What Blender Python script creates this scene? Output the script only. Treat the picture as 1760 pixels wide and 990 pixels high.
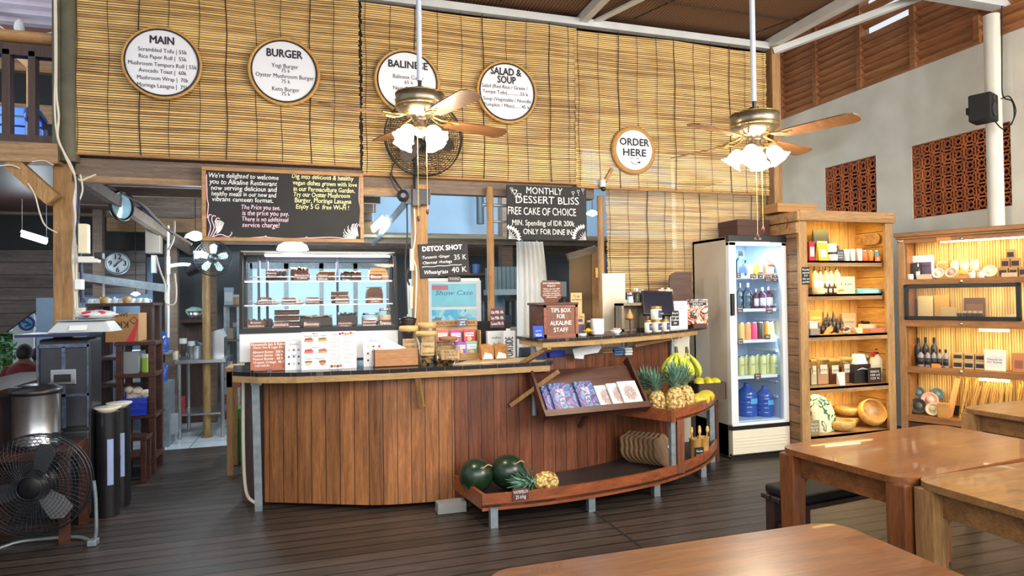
import bpy, math, random
from mathutils import Matrix, Vector, noise as mnoise
random.seed(7)
S = bpy.context.scene
for o in list(bpy.data.objects): bpy.data.objects.remove(o)
COL = S.collection
PI = math.pi
R = math.radians

# ------------------------------------------------------------------ camera
FPX, EYE = 1100.0, 1.5                       # focal length in pixels of the 1760 wide frame, eye height
YAW, PITCH, ROLL = R(17.5), R(0.85), 0.0135
_s, _c, _sp, _cp = math.sin(YAW), math.cos(YAW), math.sin(PITCH), math.cos(PITCH)
FW = Vector((_s*_cp, _c*_cp, _sp)); _r = Vector((_c, -_s, 0)); _u = _r.cross(FW)
RT = _r*math.cos(ROLL) - _u*math.sin(ROLL); UP = _u*math.cos(ROLL) + _r*math.sin(ROLL)
cam_d = bpy.data.cameras.new('camera'); cam = bpy.data.objects.new('camera', cam_d); COL.objects.link(cam)
cam_d.sensor_width = 36.0; cam_d.lens = 36.0*FPX/1760.0; cam_d.clip_start = 0.05; cam_d.clip_end = 200
M3 = Matrix((RT, UP, -FW)).transposed()
cam.matrix_world = Matrix.Translation((0, 0, EYE)) @ M3.to_4x4()
S.camera = cam

# ------------------------------------------------------------------ world, daylight, added fill, exposure
S.view_settings.view_transform = 'Standard'; S.view_settings.look = 'None'
S.view_settings.gamma = 1.0; S.view_settings.use_curve_mapping = False
S.view_settings.exposure = 0.0
W = bpy.data.worlds.new('world'); S.world = W; W.use_nodes = True
bg = W.node_tree.nodes['Background']; bg.inputs[0].default_value = (0.86, 0.93, 1.0, 1); bg.inputs[1].default_value = 0.95
def area(name, loc, target, sx, sy, power, col=(1, 1, 1)):
    d = bpy.data.lights.new(name, 'AREA'); d.shape = 'RECTANGLE'; d.size = sx; d.size_y = sy; d.energy = power; d.color = col
    o = bpy.data.objects.new(name, d); COL.objects.link(o); o.location = loc
    o.rotation_euler = (Vector(target)-Vector(loc)).to_track_quat('-Z', 'Y').to_euler(); return o
def point(name, loc, power, col=(1, 1, 1), r=0.05):
    d = bpy.data.lights.new(name, 'POINT'); d.energy = power; d.color = col; d.shadow_soft_size = r
    o = bpy.data.objects.new(name, d); COL.objects.link(o); o.location = loc; return o
area('daylight_open_side', (1.5, -3.2, 3.3), (2.0, 5.0, 2.0), 8, 3, 400, (1.0, 0.96, 0.90))
area('daylight_side_openings', (5.6, -0.5, 3.2), (3.6, 5.2, 1.6), 3, 2, 330, (1.0, 0.95, 0.86))
area('kitchen_wall_fill', (1.3, 7.0, 3.75), (1.0, 9.4, 2.0), 4.5, 1.2, 260, (0.78, 0.9, 1.0))  # fill lamp added to brighten the upper kitchen wall
area('loft_bounce_fill', (-3.6, 5.9, 3.1), (-3.3, 7.8, 4.3), 2, 0.8, 60, (0.8, 0.88, 1.0))  # unseen lamp added as upward bounce for the dark loft ceiling

# ------------------------------------------------------------------ pixel helpers: a pixel of the photo back onto a plane of the place
def ray(px, py): return FW + RT*((px-880)/FPX) + UP*((495-py)/FPX)
CAM = Vector((0, 0, EYE))
def AZ(px, py, z): d = ray(px, py); return CAM + d*((z-EYE)/d.z)
def AY(px, py, y): d = ray(px, py); return CAM + d*(y/d.y)
def AX(px, py, x): d = ray(px, py); return CAM + d*(x/d.x)
def X(px, y, z):
    k = px-880; zz = z-EYE
    return (k*(y*FW.y+zz*FW.z) - FPX*(y*RT.y+zz*RT.z)) / (FPX*RT.x - k*FW.x)
def ZY(px, py, y): return AY(px, py, y).z
def MPP(x, y, z=1.5): return (Vector((x, y, z))-CAM).dot(FW)/FPX       # metres per pixel there

# ------------------------------------------------------------------ mesh builder
KIDS = {}
class MB:
    def __init__(s): s.v = []; s.f = []; s.sm = []; s.mi = []; s.m = 0; s.M = Matrix.Identity(4)
    def at(s, loc=(0, 0, 0), rx=0, ry=0, rz=0, sc=None):
        s.M = Matrix.Translation(loc) @ Matrix.Rotation(rz, 4, 'Z') @ Matrix.Rotation(ry, 4, 'Y') @ Matrix.Rotation(rx, 4, 'X')
        if sc: s.M = s.M @ Matrix.Diagonal((*sc, 1))
        return s
    def mat(s, i): s.m = i; return s
    def add(s, vs, fs, smooth=False):
        b = len(s.v); s.v += [tuple(s.M @ Vector(p)) for p in vs]
        for f in fs: s.f.append([i+b for i in f]); s.sm.append(smooth); s.mi.append(s.m)
        return s
    def box(s, x0, x1, y0, y1, z0, z1):
        return s.add([(x0,y0,z0),(x1,y0,z0),(x1,y1,z0),(x0,y1,z0),(x0,y0,z1),(x1,y0,z1),(x1,y1,z1),(x0,y1,z1)],
                     [(3,2,1,0),(4,5,6,7),(0,1,5,4),(1,2,6,5),(2,3,7,6),(3,0,4,7)])
    def cbox(s, c, d): return s.box(c[0]-d[0]/2, c[0]+d[0]/2, c[1]-d[1]/2, c[1]+d[1]/2, c[2]-d[2]/2, c[2]+d[2]/2)
    def bar(s, a, b, w, h, up=(0, 0, 1)):                # a straight bar of section w x h from a to b
        a = Vector(a); b = Vector(b); d = b-a; L = d.length; d.normalize(); u = Vector(up)
        if abs(d.dot(u)) > 0.98: u = Vector((1, 0, 0))
        r = d.cross(u).normalized(); u = r.cross(d).normalized()
        vs = [p + r*i*w/2 + u*j*h/2 for p in (a, b) for i, j in ((-1,-1),(1,-1),(1,1),(-1,1))]
        return s.add(vs, [(0,1,2,3),(7,6,5,4),(0,4,5,1),(1,5,6,2),(2,6,7,3),(3,7,4,0)])
    def lathe(s, prof, n=20, cap=True, smooth=True, rfun=None):
        vs = []; fs = []
        for k, (r, z) in enumerate(prof):
            for i in range(n):
                a = 2*PI*i/n; q = r*(rfun(a, k) if rfun else 1); vs.append((q*math.cos(a), q*math.sin(a), z))
        for k in range(len(prof)-1):
            for i in range(n):
                j = (i+1) % n; fs.append((k*n+i, k*n+j, (k+1)*n+j, (k+1)*n+i))
        s.add(vs, fs, smooth)
        if cap:
            if prof[0][0] > 1e-5: s.add(vs[:n], [tuple(reversed(range(n)))])
            if prof[-1][0] > 1e-5: s.add(vs[-n:], [tuple(range(n))])
        return s
    def cyl(s, r, z0, z1, n=20, r2=None): return s.lathe([(r, z0), (r2 if r2 is not None else r, z1)], n)
    def tube(s, pts, r, n=8, closed=False, cap=True):
        P = [Vector(p) for p in pts]; m = len(P); rad = r if isinstance(r, (list, tuple)) else [r]*m
        vs = []; fs = []; pr = None
        for k in range(m):
            t = (P[(k+1) % m]-P[k-1]) if closed else (P[min(k+1, m-1)]-P[max(k-1, 0)])
            if t.length < 1e-9: t = Vector((0, 0, 1))
            t.normalize()
            if pr is None:
                ref = Vector((0, 0, 1)) if abs(t.z) < 0.9 else Vector((1, 0, 0)); pr = t.cross(ref).normalized()
            else: pr = (pr - t*pr.dot(t)).normalized()
            q = t.cross(pr)
            for i in range(n):
                a = 2*PI*i/n; vs.append(P[k] + (pr*math.cos(a)+q*math.sin(a))*rad[k])
        for k in range(m if closed else m-1):
            k2 = (k+1) % m
            for i in range(n):
                j = (i+1) % n; fs.append((k*n+i, k2*n+i, k2*n+j, k*n+j))
        s.add(vs, fs, True)
        if cap and not closed: s.add(vs[:n], [tuple(range(n))]); s.add(vs[-n:], [tuple(reversed(range(n)))])
        return s
    def ring(s, R0, r, n=36, m=8, plane='xz', c=(0, 0, 0), sx=1.0):
        pts = []
        for i in range(n):
            a = 2*PI*i/n; p = (R0*sx*math.cos(a), R0*math.sin(a))
            pts.append((c[0]+p[0], c[1], c[2]+p[1]) if plane == 'xz' else (c[0]+p[0], c[1]+p[1], c[2]))
        return s.tube(pts, r, m, closed=True)
    def prism(s, poly, d0, d1, plane='xz', smooth=False):   # outline extruded: plane xz -> along y, xy -> along z, yz -> along x
        n = len(poly)
        f = {'xz': lambda p, d: (p[0], d, p[1]), 'xy': lambda p, d: (p[0], p[1], d), 'yz': lambda p, d: (d, p[0], p[1])}[plane]
        vs = [f(p, d0) for p in poly]+[f(p, d1) for p in poly]
        s.add(vs, [tuple(range(n)), tuple(reversed(range(n, 2*n)))])
        return s.add(vs, [(i, n+i, n+(i+1) % n, (i+1) % n) for i in range(n)], smooth)
    def ball(s, c, rx, ry=None, rz=None, n=16, m=10, bump=None):
        ry = rx if ry is None else ry; rz = rx if rz is None else rz; vs = []; fs = []
        for k in range(m+1):
            p = PI*k/m
            for i in range(n):
                a = 2*PI*i/n; d = Vector((math.sin(p)*math.cos(a), math.sin(p)*math.sin(a), -math.cos(p))); q = bump(d) if bump else 1
                vs.append((c[0]+rx*d.x*q, c[1]+ry*d.y*q, c[2]+rz*d.z*q))
        for k in range(m):
            for i in range(n):
                j = (i+1) % n; fs.append((k*n+i, k*n+j, (k+1)*n+j, (k+1)*n+i))
        return s.add(vs, fs, True)
    def strip(s, line, off, z0, z1, smooth=False):       # a wall that follows a plan line, thickness along +off of the left normal
        n = len(line); P = [Vector((p[0], p[1], 0)) for p in line]; N = []
        for k in range(n):
            t = (P[min(k+1, n-1)]-P[max(k-1, 0)]).normalized(); N.append(Vector((-t.y, t.x, 0)))
        z0 = z0 if isinstance(z0, (list, tuple)) else [z0]*n; z1 = z1 if isinstance(z1, (list, tuple)) else [z1]*n
        vs = []
        for k in range(n):
            a = P[k]; b = P[k]+N[k]*off
            vs += [(a.x, a.y, z0[k]), (b.x, b.y, z0[k]), (b.x, b.y, z1[k]), (a.x, a.y, z1[k])]
        fs = []
        for k in range(n-1):
            o = 4*k
            for i in range(4): j = (i+1) % 4; fs.append((o+i, o+4+i, o+4+j, o+j))
        s.add(vs, fs, smooth); s.add(vs[:4], [(0,1,2,3)]); return s.add(vs[-4:], [(3,2,1,0)])
    def mesh(s, name, mats):
        me = bpy.data.meshes.new(name); me.from_pydata(s.v, [], s.f)
        for m in (mats if isinstance(mats, (list, tuple)) else [mats]): me.materials.append(m)
        me.polygons.foreach_set('use_smooth', s.sm); me.polygons.foreach_set('material_index', s.mi)
        me.update(); return me
    def build(s, name, mats, parent=None, loc=None, rz=0, rot=None, bevel=0, label=None, cat=None, group=None, kind=None, seg=2, solid=0):
        o = bpy.data.objects.new(name, s.mesh(name, mats)); COL.objects.link(o)
        if parent is not None: o.parent = parent; KIDS.setdefault(parent.name, []).append(o)
        if loc is not None: o.location = loc
        o.rotation_euler = rot if rot else (0, 0, rz)
        if solid: m = o.modifiers.new('t', 'SOLIDIFY'); m.thickness = solid; m.offset = 0
        if bevel: m = o.modifiers.new('b', 'BEVEL'); m.width = bevel; m.segments = seg; m.limit_method = 'ANGLE'; m.angle_limit = R(40)
        return tag(o, label, cat, group, kind)
def tag(o, label=None, cat=None, group=None, kind=None):
    if label: o['label'] = label
    if cat: o['category'] = cat
    if group: o['group'] = group
    if kind: o['kind'] = kind
    return o
def thing(name, label, cat, loc=(0, 0, 0), rz=0, group=None, rot=None):
    o = bpy.data.objects.new(name, None); COL.objects.link(o); o.empty_display_size = 0.05
    o.location = loc; o.rotation_euler = rot if rot else (0, 0, rz); return tag(o, label, cat, group)
def dup(src, loc, label, rz=None, group=None, sc=None):
    def rec(o, par):
        c = o.copy(); COL.objects.link(c)
        if par is not None: c.parent = par; KIDS.setdefault(par.name, []).append(c)
        for k in list(KIDS.get(o.name, [])): rec(k, c)
        return c
    c = rec(src, None); c.location = loc
    if rz is not None: c.rotation_euler = (0, 0, rz)
    if sc: c.scale = (sc, sc, sc) if not isinstance(sc, tuple) else sc
    if label: c['label'] = label
    if group: c['group'] = group
    return c
def struct(mb, name, mats, **k): return mb.build(name, mats, kind='structure', **k)
def arc(fn, n): return [fn(i/(n-1)) for i in range(n)]
def sag(a, b, d, n=9, side=(0, 0, 0)):
    a = Vector(a); b = Vector(b); sd = Vector(side); return [a.lerp(b, i/(n-1)) + (Vector((0, 0, -d))+sd)*(4*(i/(n-1))*(1-i/(n-1))) for i in range(n)]
def smooth_line(pts, n=8):                              # Catmull-Rom through the points
    P = [Vector(p) for p in pts]; out = []
    for i in range(len(P)-1):
        p0, p1, p2, p3 = P[max(i-1, 0)], P[i], P[i+1], P[min(i+2, len(P)-1)]
        for k in range(n):
            t = k/n; out.append(0.5*((2*p1)+(p2-p0)*t+(2*p0-5*p1+4*p2-p3)*t*t+(3*p1-p0-3*p2+p3)*t**3))
    return out+[P[-1]]

# ------------------------------------------------------------------ lettering
def letters(parent, items, m, name='lettering', y=0.0, jit=0.0, wob=0.0, M=None, bold=0.0, shear=0.0):
    """items: (text, x, z, size, align) in the local xz plane that faces -y; one mesh of all the words"""
    V = []; Fc = []; rnd = random.Random(len(items)*31+len(items[0][0]))
    for it in items:
        t, x0, z0, size = it[:4]; al = it[4] if len(it) > 4 else 'C'; fit = it[5] if len(it) > 5 else None
        cu = bpy.data.curves.new('t', 'FONT'); cu.body = t; cu.size = size*1.38; cu.resolution_u = 2; cu.shear = shear
        cu.align_x = {'C': 'CENTER', 'L': 'LEFT', 'R': 'RIGHT'}[al]; cu.align_y = 'CENTER'
        ob = bpy.data.objects.new('t', cu); COL.objects.link(ob); bpy.context.view_layer.update()
        me = bpy.data.meshes.new_from_object(ob.evaluated_get(bpy.context.evaluated_depsgraph_get()))
        vs = [v.co.copy() for v in me.vertices]; fs = [list(p.vertices) for p in me.polygons]
        bpy.data.objects.remove(ob); bpy.data.curves.remove(cu); bpy.data.meshes.remove(me)
        if not vs: continue
        if fit:
            w = max(v.x for v in vs)-min(v.x for v in vs); k = fit/w
            for v in vs: v.x *= k
        if jit:
            par = list(range(len(vs)))
            def fd(a):
                while par[a] != a: par[a] = par[par[a]]; a = par[a]
                return a
            for f in fs:
                for a in f[1:]: par[fd(a)] = fd(f[0])
            gr = {}
            for i in range(len(vs)): gr.setdefault(fd(i), []).append(i)
            for g in gr.values():
                cx = sum(vs[i].x for i in g)/len(g); cy = sum(vs[i].y for i in g)/len(g)
                a = rnd.uniform(-1, 1)*jit; k = 1+rnd.uniform(-1, 1)*jit*0.8; dy = rnd.uniform(-1, 1)*jit*size*0.35
                for i in g:
                    dx, dz = vs[i].x-cx, vs[i].y-cy
                    vs[i].x = cx+(dx*math.cos(a)-dz*math.sin(a))*k; vs[i].y = cy+(dx*math.sin(a)+dz*math.cos(a))*k+dy
        bo = bold*size; cop = ((0, 0),) if bo <= 0 else ((-bo, 0), (bo, 0), (0, bo), (0, -bo)) if bold > 0.02 else ((-bo, 0), (bo, 0))
        for q, (ox, oz) in enumerate(cop): b = len(V); V += [(v.x+x0+ox, y-0.00003*q, v.y+z0+oz) for v in vs]; Fc += [[i+b for i in f] for f in fs]
    mb = MB()
    if M is not None: mb.M = M
    mb.add(V, Fc); return mb.build(name, m, parent)
# ------------------------------------------------------------------ materials (all node based)
def _new(name):
    m = bpy.data.materials.new(name); m.use_nodes = True; nt = m.node_tree; return m, nt, nt.nodes['Principled BSDF'], nt.nodes, nt.links
def C4(c): return (c[0], c[1], c[2], 1)
def srgb(r, g, b):
    f = lambda v: (v/255/12.92) if v/255 <= 0.04045 else ((v/255+0.055)/1.055)**2.4
    return (f(r), f(g), f(b))
def ramp(nd, stops):
    r = nd.new('ShaderNodeValToRGB'); e = r.color_ramp.elements
    while len(e) < len(stops): e.new(0.5)
    for i, (p, c) in enumerate(stops): e[i].position = p; e[i].color = C4(c)
    return r
def plain(name, c, rough=0.5, metal=0.0, var=0.12, scale=8, bump=0.0, c2=None, coat=0.0, emit=0, tr=0.0):
    m, nt, b, nd, lk = _new(name); tc = nd.new('ShaderNodeTexCoord'); n = nd.new('ShaderNodeTexNoise'); n.inputs['Scale'].default_value = scale; n.inputs['Detail'].default_value = 4
    lk.new(tc.outputs['Object'], n.inputs['Vector'])
    c2 = c2 or tuple(max(0, v*(1-var)) for v in c); r = ramp(nd, [(0.3, c2), (0.7, c)]); lk.new(n.outputs['Fac'], r.inputs[0]); lk.new(r.outputs[0], b.inputs['Base Color'])
    b.inputs['Roughness'].default_value = rough; b.inputs['Metallic'].default_value = metal
    if coat: b.inputs['Coat Weight'].default_value = coat
    if tr: b.inputs['Transmission Weight'].default_value = tr
    if emit: lk.new(r.outputs[0], b.inputs['Emission Color']); b.inputs['Emission Strength'].default_value = emit
    if bump: bp = nd.new('ShaderNodeBump'); bp.inputs['Strength'].default_value = bump; bp.inputs['Distance'].default_value = 0.01; lk.new(n.outputs['Fac'], bp.inputs['Height']); lk.new(bp.outputs[0], b.inputs['Normal'])
    return m
def wood(name, c1, c2, axis='x', grain=6, stretch=14, rough=0.5, width=0, waxis='z', gap=0.03, gapc=(0.01, 0.007, 0.005), tone=0.35, bump=0.25, coat=0.0, knots=0.0, spec=0.5, fine=0.75):
    """streaked grain along an axis; with width: boards of that width across waxis, each with its own tone and a dark joint"""
    m, nt, b, nd, lk = _new(name); tc = nd.new('ShaderNodeTexCoord'); mp = nd.new('ShaderNodeMapping'); i = 'xyz'.index(axis)
    sc = [stretch]*3; sc[i] = 1.0; mp.inputs['Scale'].default_value = sc; lk.new(tc.outputs['Object'], mp.inputs['Vector'])
    n = nd.new('ShaderNodeTexNoise'); n.inputs['Scale'].default_value = grain/3; n.inputs['Detail'].default_value = 7; n.inputs['Roughness'].default_value = 0.65; n.inputs['Distortion'].default_value = 0.6
    vec = mp.outputs[0]; h = n.outputs['Fac']
    if width:
        sp = nd.new('ShaderNodeSeparateXYZ'); lk.new(tc.outputs['Object'], sp.inputs[0])
        dv = nd.new('ShaderNodeMath'); dv.operation = 'DIVIDE'; dv.inputs[1].default_value = width; lk.new(sp.outputs['xyz'.index(waxis)], dv.inputs[0])
        fl = nd.new('ShaderNodeMath'); fl.operation = 'FLOOR'; lk.new(dv.outputs[0], fl.inputs[0])
        wn = nd.new('ShaderNodeTexWhiteNoise'); wn.noise_dimensions = '1D'; lk.new(fl.outputs[0], wn.inputs['W'])
        ad = nd.new('ShaderNodeVectorMath'); ad.operation = 'MULTIPLY_ADD'; ad.inputs[1].default_value = (9, 9, 9); lk.new(wn.outputs['Color'], ad.inputs[0]); lk.new(vec, ad.inputs[2]); vec = ad.outputs[0]
        fr = nd.new('ShaderNodeMath'); fr.operation = 'FRACT'; lk.new(dv.outputs[0], fr.inputs[0])
        pp = nd.new('ShaderNodeMath'); pp.operation = 'PINGPONG'; pp.inputs[1].default_value = 0.5; lk.new(fr.outputs[0], pp.inputs[0])
        gt = nd.new('ShaderNodeMath'); gt.operation = 'GREATER_THAN'; gt.inputs[1].default_value = gap; lk.new(pp.outputs[0], gt.inputs[0])
    lk.new(vec, n.inputs['Vector']); r = ramp(nd, [(0.28, c2), (0.5, tuple((p+q)/2 for p, q in zip(c1, c2))), (0.72, c1)]); lk.new(n.outputs['Fac'], r.inputs[0]); col = r.outputs[0]
    if width:
        hs = nd.new('ShaderNodeHueSaturation'); mr = nd.new('ShaderNodeMapRange'); mr.inputs[3].default_value = 1-tone; mr.inputs[4].default_value = 1+tone; lk.new(wn.outputs['Value'], mr.inputs[0]); lk.new(mr.outputs[0], hs.inputs['Value']); lk.new(col, hs.inputs['Color'])
        mx = nd.new('ShaderNodeMixRGB'); mx.inputs[1].default_value = C4(gapc); lk.new(gt.outputs[0], mx.inputs[0]); lk.new(hs.outputs[0], mx.inputs[2]); col = mx.outputs[0]
    fv = nd.new('ShaderNodeTexNoise'); fv.inputs['Scale'].default_value = grain*2.2; fv.inputs['Detail'].default_value = 5; fv.inputs['Roughness'].default_value = 0.7; lk.new(vec, fv.inputs['Vector']); fr_ = ramp(nd, [(0.3, (0.55, 0.52, 0.5)), (0.6, (1.12, 1.12, 1.12))]); lk.new(fv.outputs['Fac'], fr_.inputs[0]); fm = nd.new('ShaderNodeMixRGB'); fm.blend_type = 'MULTIPLY'; fm.inputs[0].default_value = fine; lk.new(col, fm.inputs[1]); lk.new(fr_.outputs[0], fm.inputs[2]); col = fm.outputs[0]
    if knots:
        vo = nd.new('ShaderNodeTexVoronoi'); vo.inputs['Scale'].default_value = knots; m2 = nd.new('ShaderNodeMapping'); s2 = [1.6]*3; s2[i] = 0.7; m2.inputs['Scale'].default_value = s2; lk.new(tc.outputs['Object'], m2.inputs[0]); lk.new(m2.outputs[0], vo.inputs['Vector'])
        kr = ramp(nd, [(0.02, (0.18, 0.14, 0.12)), (0.1, (1, 1, 1))]); lk.new(vo.outputs['Distance'], kr.inputs[0]); mk = nd.new('ShaderNodeMixRGB'); mk.blend_type = 'MULTIPLY'; mk.inputs[0].default_value = 0.85; lk.new(col, mk.inputs[1]); lk.new(kr.outputs[0], mk.inputs[2]); col = mk.outputs[0]
    lk.new(col, b.inputs['Base Color']); b.inputs['Roughness'].default_value = rough; b.inputs['Coat Weight'].default_value = coat; b.inputs['Specular IOR Level'].default_value = spec
    if bump: bp = nd.new('ShaderNodeBump'); bp.inputs['Strength'].default_value = bump; bp.inputs['Distance'].default_value = 0.004; lk.new(h, bp.inputs['Height']); lk.new(bp.outputs[0], b.inputs['Normal'])
    return m
def emis(name, c, s):
    m, nt, b, nd, lk = _new(name); b.inputs['Base Color'].default_value = C4(c); b.inputs['Emission Color'].default_value = C4(c); b.inputs['Emission Strength'].default_value = s; return m
def glass(name, tint=(1, 1, 1), refl=0.12, rough=0.02):
    m = bpy.data.materials.new(name); m.use_nodes = True; nt = m.node_tree; nd = nt.nodes; lk = nt.links; nd.remove(nd['Principled BSDF'])
    t = nd.new('ShaderNodeBsdfTransparent'); t.inputs[0].default_value = C4(tint); g = nd.new('ShaderNodeBsdfGlossy'); g.inputs['Roughness'].default_value = rough
    fr = nd.new('ShaderNodeFresnel'); fr.inputs[0].default_value = 1.45; ma = nd.new('ShaderNodeMath'); ma.operation = 'MULTIPLY'; ma.inputs[1].default_value = refl*8; lk.new(fr.outputs[0], ma.inputs[0])
    mx = nd.new('ShaderNodeMixShader'); lk.new(ma.outputs[0], mx.inputs[0]); lk.new(t.outputs[0], mx.inputs[1]); lk.new(g.outputs[0], mx.inputs[2]); lk.new(mx.outputs[0], nd['Material Output'].inputs[0]); return m
def spots(name, base, cols, scale=20, rough=0.5, th=0.5):
    """blotches of several colours, for printed covers"""
    m, nt, b, nd, lk = _new(name); tc = nd.new('ShaderNodeTexCoord'); n = nd.new('ShaderNodeTexNoise'); n.inputs['Scale'].default_value = scale; n.inputs['Detail'].default_value = 3; n.inputs['Distortion'].default_value = 1.2; lk.new(tc.outputs['Object'], n.inputs['Vector'])
    k = len(cols); r = ramp(nd, [(0.0, base)]+[(0.36+0.3*i/max(1, k-1) if k > 1 else th, c) for i, c in enumerate(cols)]); r.color_ramp.interpolation = 'CONSTANT' if th else 'LINEAR'; lk.new(n.outputs['Fac'], r.inputs[0]); lk.new(r.outputs[0], b.inputs['Base Color']); b.inputs['Roughness'].default_value = rough; return m
def bamboo_slats(name, ca, cb, pitch, axis='z', run='x', rough=0.55):
    m, nt, b, nd, lk = _new(name); tc = nd.new('ShaderNodeTexCoord'); sp = nd.new('ShaderNodeSeparateXYZ'); lk.new(tc.outputs['Object'], sp.inputs[0])
    dv = nd.new('ShaderNodeMath'); dv.operation = 'DIVIDE'; dv.inputs[1].default_value = pitch; lk.new(sp.outputs['xyz'.index(axis)], dv.inputs[0]); fl = nd.new('ShaderNodeMath'); fl.operation = 'ROUND'; lk.new(dv.outputs[0], fl.inputs[0])
    wn = nd.new('ShaderNodeTexWhiteNoise'); wn.noise_dimensions = '1D'; lk.new(fl.outputs[0], wn.inputs['W'])
    mp = nd.new('ShaderNodeMapping'); sc = [30]*3; sc['xyz'.index(run)] = 1.2; mp.inputs['Scale'].default_value = sc; lk.new(tc.outputs['Object'], mp.inputs[0])
    n = nd.new('ShaderNodeTexNoise'); n.inputs['Scale'].default_value = 1.4; n.inputs['Detail'].default_value = 4; lk.new(mp.outputs[0], n.inputs['Vector'])
    n2 = nd.new('ShaderNodeTexNoise'); n2.inputs['Scale'].default_value = 2.4; n2.inputs['Detail'].default_value = 3; lk.new(tc.outputs['Object'], n2.inputs['Vector'])
    a1 = nd.new('ShaderNodeMath'); a1.operation = 'MULTIPLY_ADD'; a1.inputs[1].default_value = 0.35; lk.new(wn.outputs['Value'], a1.inputs[0]); lk.new(n.outputs['Fac'], a1.inputs[2])
    a2 = nd.new('ShaderNodeMath'); a2.operation = 'MULTIPLY_ADD'; a2.inputs[1].default_value = 0.5; lk.new(n2.outputs['Fac'], a2.inputs[0]); lk.new(a1.outputs[0], a2.inputs[2])
    r = ramp(nd, [(0.62, cb), (0.85, tuple((p+q)/2 for p, q in zip(ca, cb))), (1.1, ca)]); lk.new(a2.outputs[0], r.inputs[0])
    r.color_ramp.elements[2].position = 1.0
    lk.new(r.outputs[0], b.inputs['Base Color']); b.inputs['Roughness'].default_value = rough; return m
def weave(name, c1, c2, sx=40, rough=0.7, rz=0.0):
    m, nt, b, nd, lk = _new(name); tc = nd.new('ShaderNodeTexCoord'); mp = nd.new('ShaderNodeMapping'); mp.inputs['Rotation'].default_value = (0, 0, rz); lk.new(tc.outputs['Object'], mp.inputs[0])
    w1 = nd.new('ShaderNodeTexWave'); w1.inputs['Scale'].default_value = sx/6; w1.inputs['Distortion'].default_value = 3.0; w1.inputs['Detail'].default_value = 2; lk.new(mp.outputs[0], w1.inputs['Vector'])
    w2 = nd.new('ShaderNodeTexWave'); w2.bands_direction = 'Y'; w2.inputs['Scale'].default_value = sx/3; w2.inputs['Distortion'].default_value = 2.0; lk.new(mp.outputs[0], w2.inputs['Vector'])
    mu = nd.new('ShaderNodeMath'); mu.operation = 'MULTIPLY'; lk.new(w1.outputs['Fac'], mu.inputs[0]); lk.new(w2.outputs['Fac'], mu.inputs[1])
    r = ramp(nd, [(0.1, c2), (0.6, c1)]); lk.new(mu.outputs[0], r.inputs[0]); lk.new(r.outputs[0], b.inputs['Base Color']); b.inputs['Roughness'].default_value = rough
    bp = nd.new('ShaderNodeBump'); bp.inputs['Strength'].default_value = 0.4; bp.inputs['Distance'].default_value = 0.01; lk.new(mu.outputs[0], bp.inputs['Height']); lk.new(bp.outputs[0], b.inputs['Normal']); return m
def grid_mat(name, c, gc, size, gap=0.03, rough=0.3, ax=('x', 'y'), var=0.1):
    m, nt, b, nd, lk = _new(name); tc = nd.new('ShaderNodeTexCoord'); sp = nd.new('ShaderNodeSeparateXYZ'); lk.new(tc.outputs['Object'], sp.inputs[0]); g = None
    for k, a in enumerate(ax):
        dv = nd.new('ShaderNodeMath'); dv.operation = 'DIVIDE'; dv.inputs[1].default_value = size[k]; lk.new(sp.outputs['xyz'.index(a)], dv.inputs[0])
        fr = nd.new('ShaderNodeMath'); fr.operation = 'FRACT'; lk.new(dv.outputs[0], fr.inputs[0]); pp = nd.new('ShaderNodeMath'); pp.operation = 'PINGPONG'; pp.inputs[1].default_value = 0.5; lk.new(fr.outputs[0], pp.inputs[0])
        gt = nd.new('ShaderNodeMath'); gt.operation = 'GREATER_THAN'; gt.inputs[1].default_value = gap; lk.new(pp.outputs[0], gt.inputs[0])
        if g is None: g = gt.outputs[0]
        else: mu = nd.new('ShaderNodeMath'); mu.operation = 'MULTIPLY'; lk.new(g, mu.inputs[0]); lk.new(gt.outputs[0], mu.inputs[1]); g = mu.outputs[0]
    n = nd.new('ShaderNodeTexNoise'); n.inputs['Scale'].default_value = 5; lk.new(tc.outputs['Object'], n.inputs['Vector']); r = ramp(nd, [(0.3, tuple(v*(1-var*2) for v in c)), (0.7, c)]); lk.new(n.outputs['Fac'], r.inputs[0])
    mx = nd.new('ShaderNodeMixRGB'); mx.inputs[1].default_value = C4(gc); lk.new(g, mx.inputs[0]); lk.new(r.outputs[0], mx.inputs[2]); lk.new(mx.outputs[0], b.inputs['Base Color']); b.inputs['Roughness'].default_value = rough; return m

m_floor = wood('floor_boards', srgb(80, 69, 62), srgb(46, 40, 38), 'x', 9, 10, 0.4, 0.118, 'y', 0.065, (0.004, 0.004, 0.004), 0.32, 0.5)
m_tile = grid_mat('pale_floor_tile', srgb(205, 215, 222), srgb(120, 128, 135), (0.4, 0.4), 0.012, 0.25)
m_plaster = plain('aged_white_plaster', srgb(226, 222, 210), 0.85, 0, 0.05, 3, 0.15, c2=srgb(212, 206, 192))
m_greywall = plain('blue_grey_wall', srgb(150, 178, 200), 0.8, 0, 0.15, 2, 0.1)
m_plankwall = wood('weathered_wall_planks', srgb(96, 86, 82), srgb(58, 52, 52), 'x', 8, 12, 0.8, 0.14, 'z', 0.03, (0.01, 0.01, 0.01), 0.25)
m_darkwood = wood('dark_brown_wood', srgb(78, 52, 44), srgb(44, 30, 28), 'z', 8, 12, 0.5)
m_beam = wood('ochre_beam_wood', srgb(178, 136, 84), srgb(128, 92, 56), 'z', 8, 12, 0.6)
m_beamx = wood('ochre_beam_wood_long', srgb(176, 140, 96), srgb(116, 92, 70), 'x', 8, 12, 0.6)
m_greybeam = wood('grey_brown_beam', srgb(128, 108, 92), srgb(88, 76, 68), 'x', 8, 12, 0.65)
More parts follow.
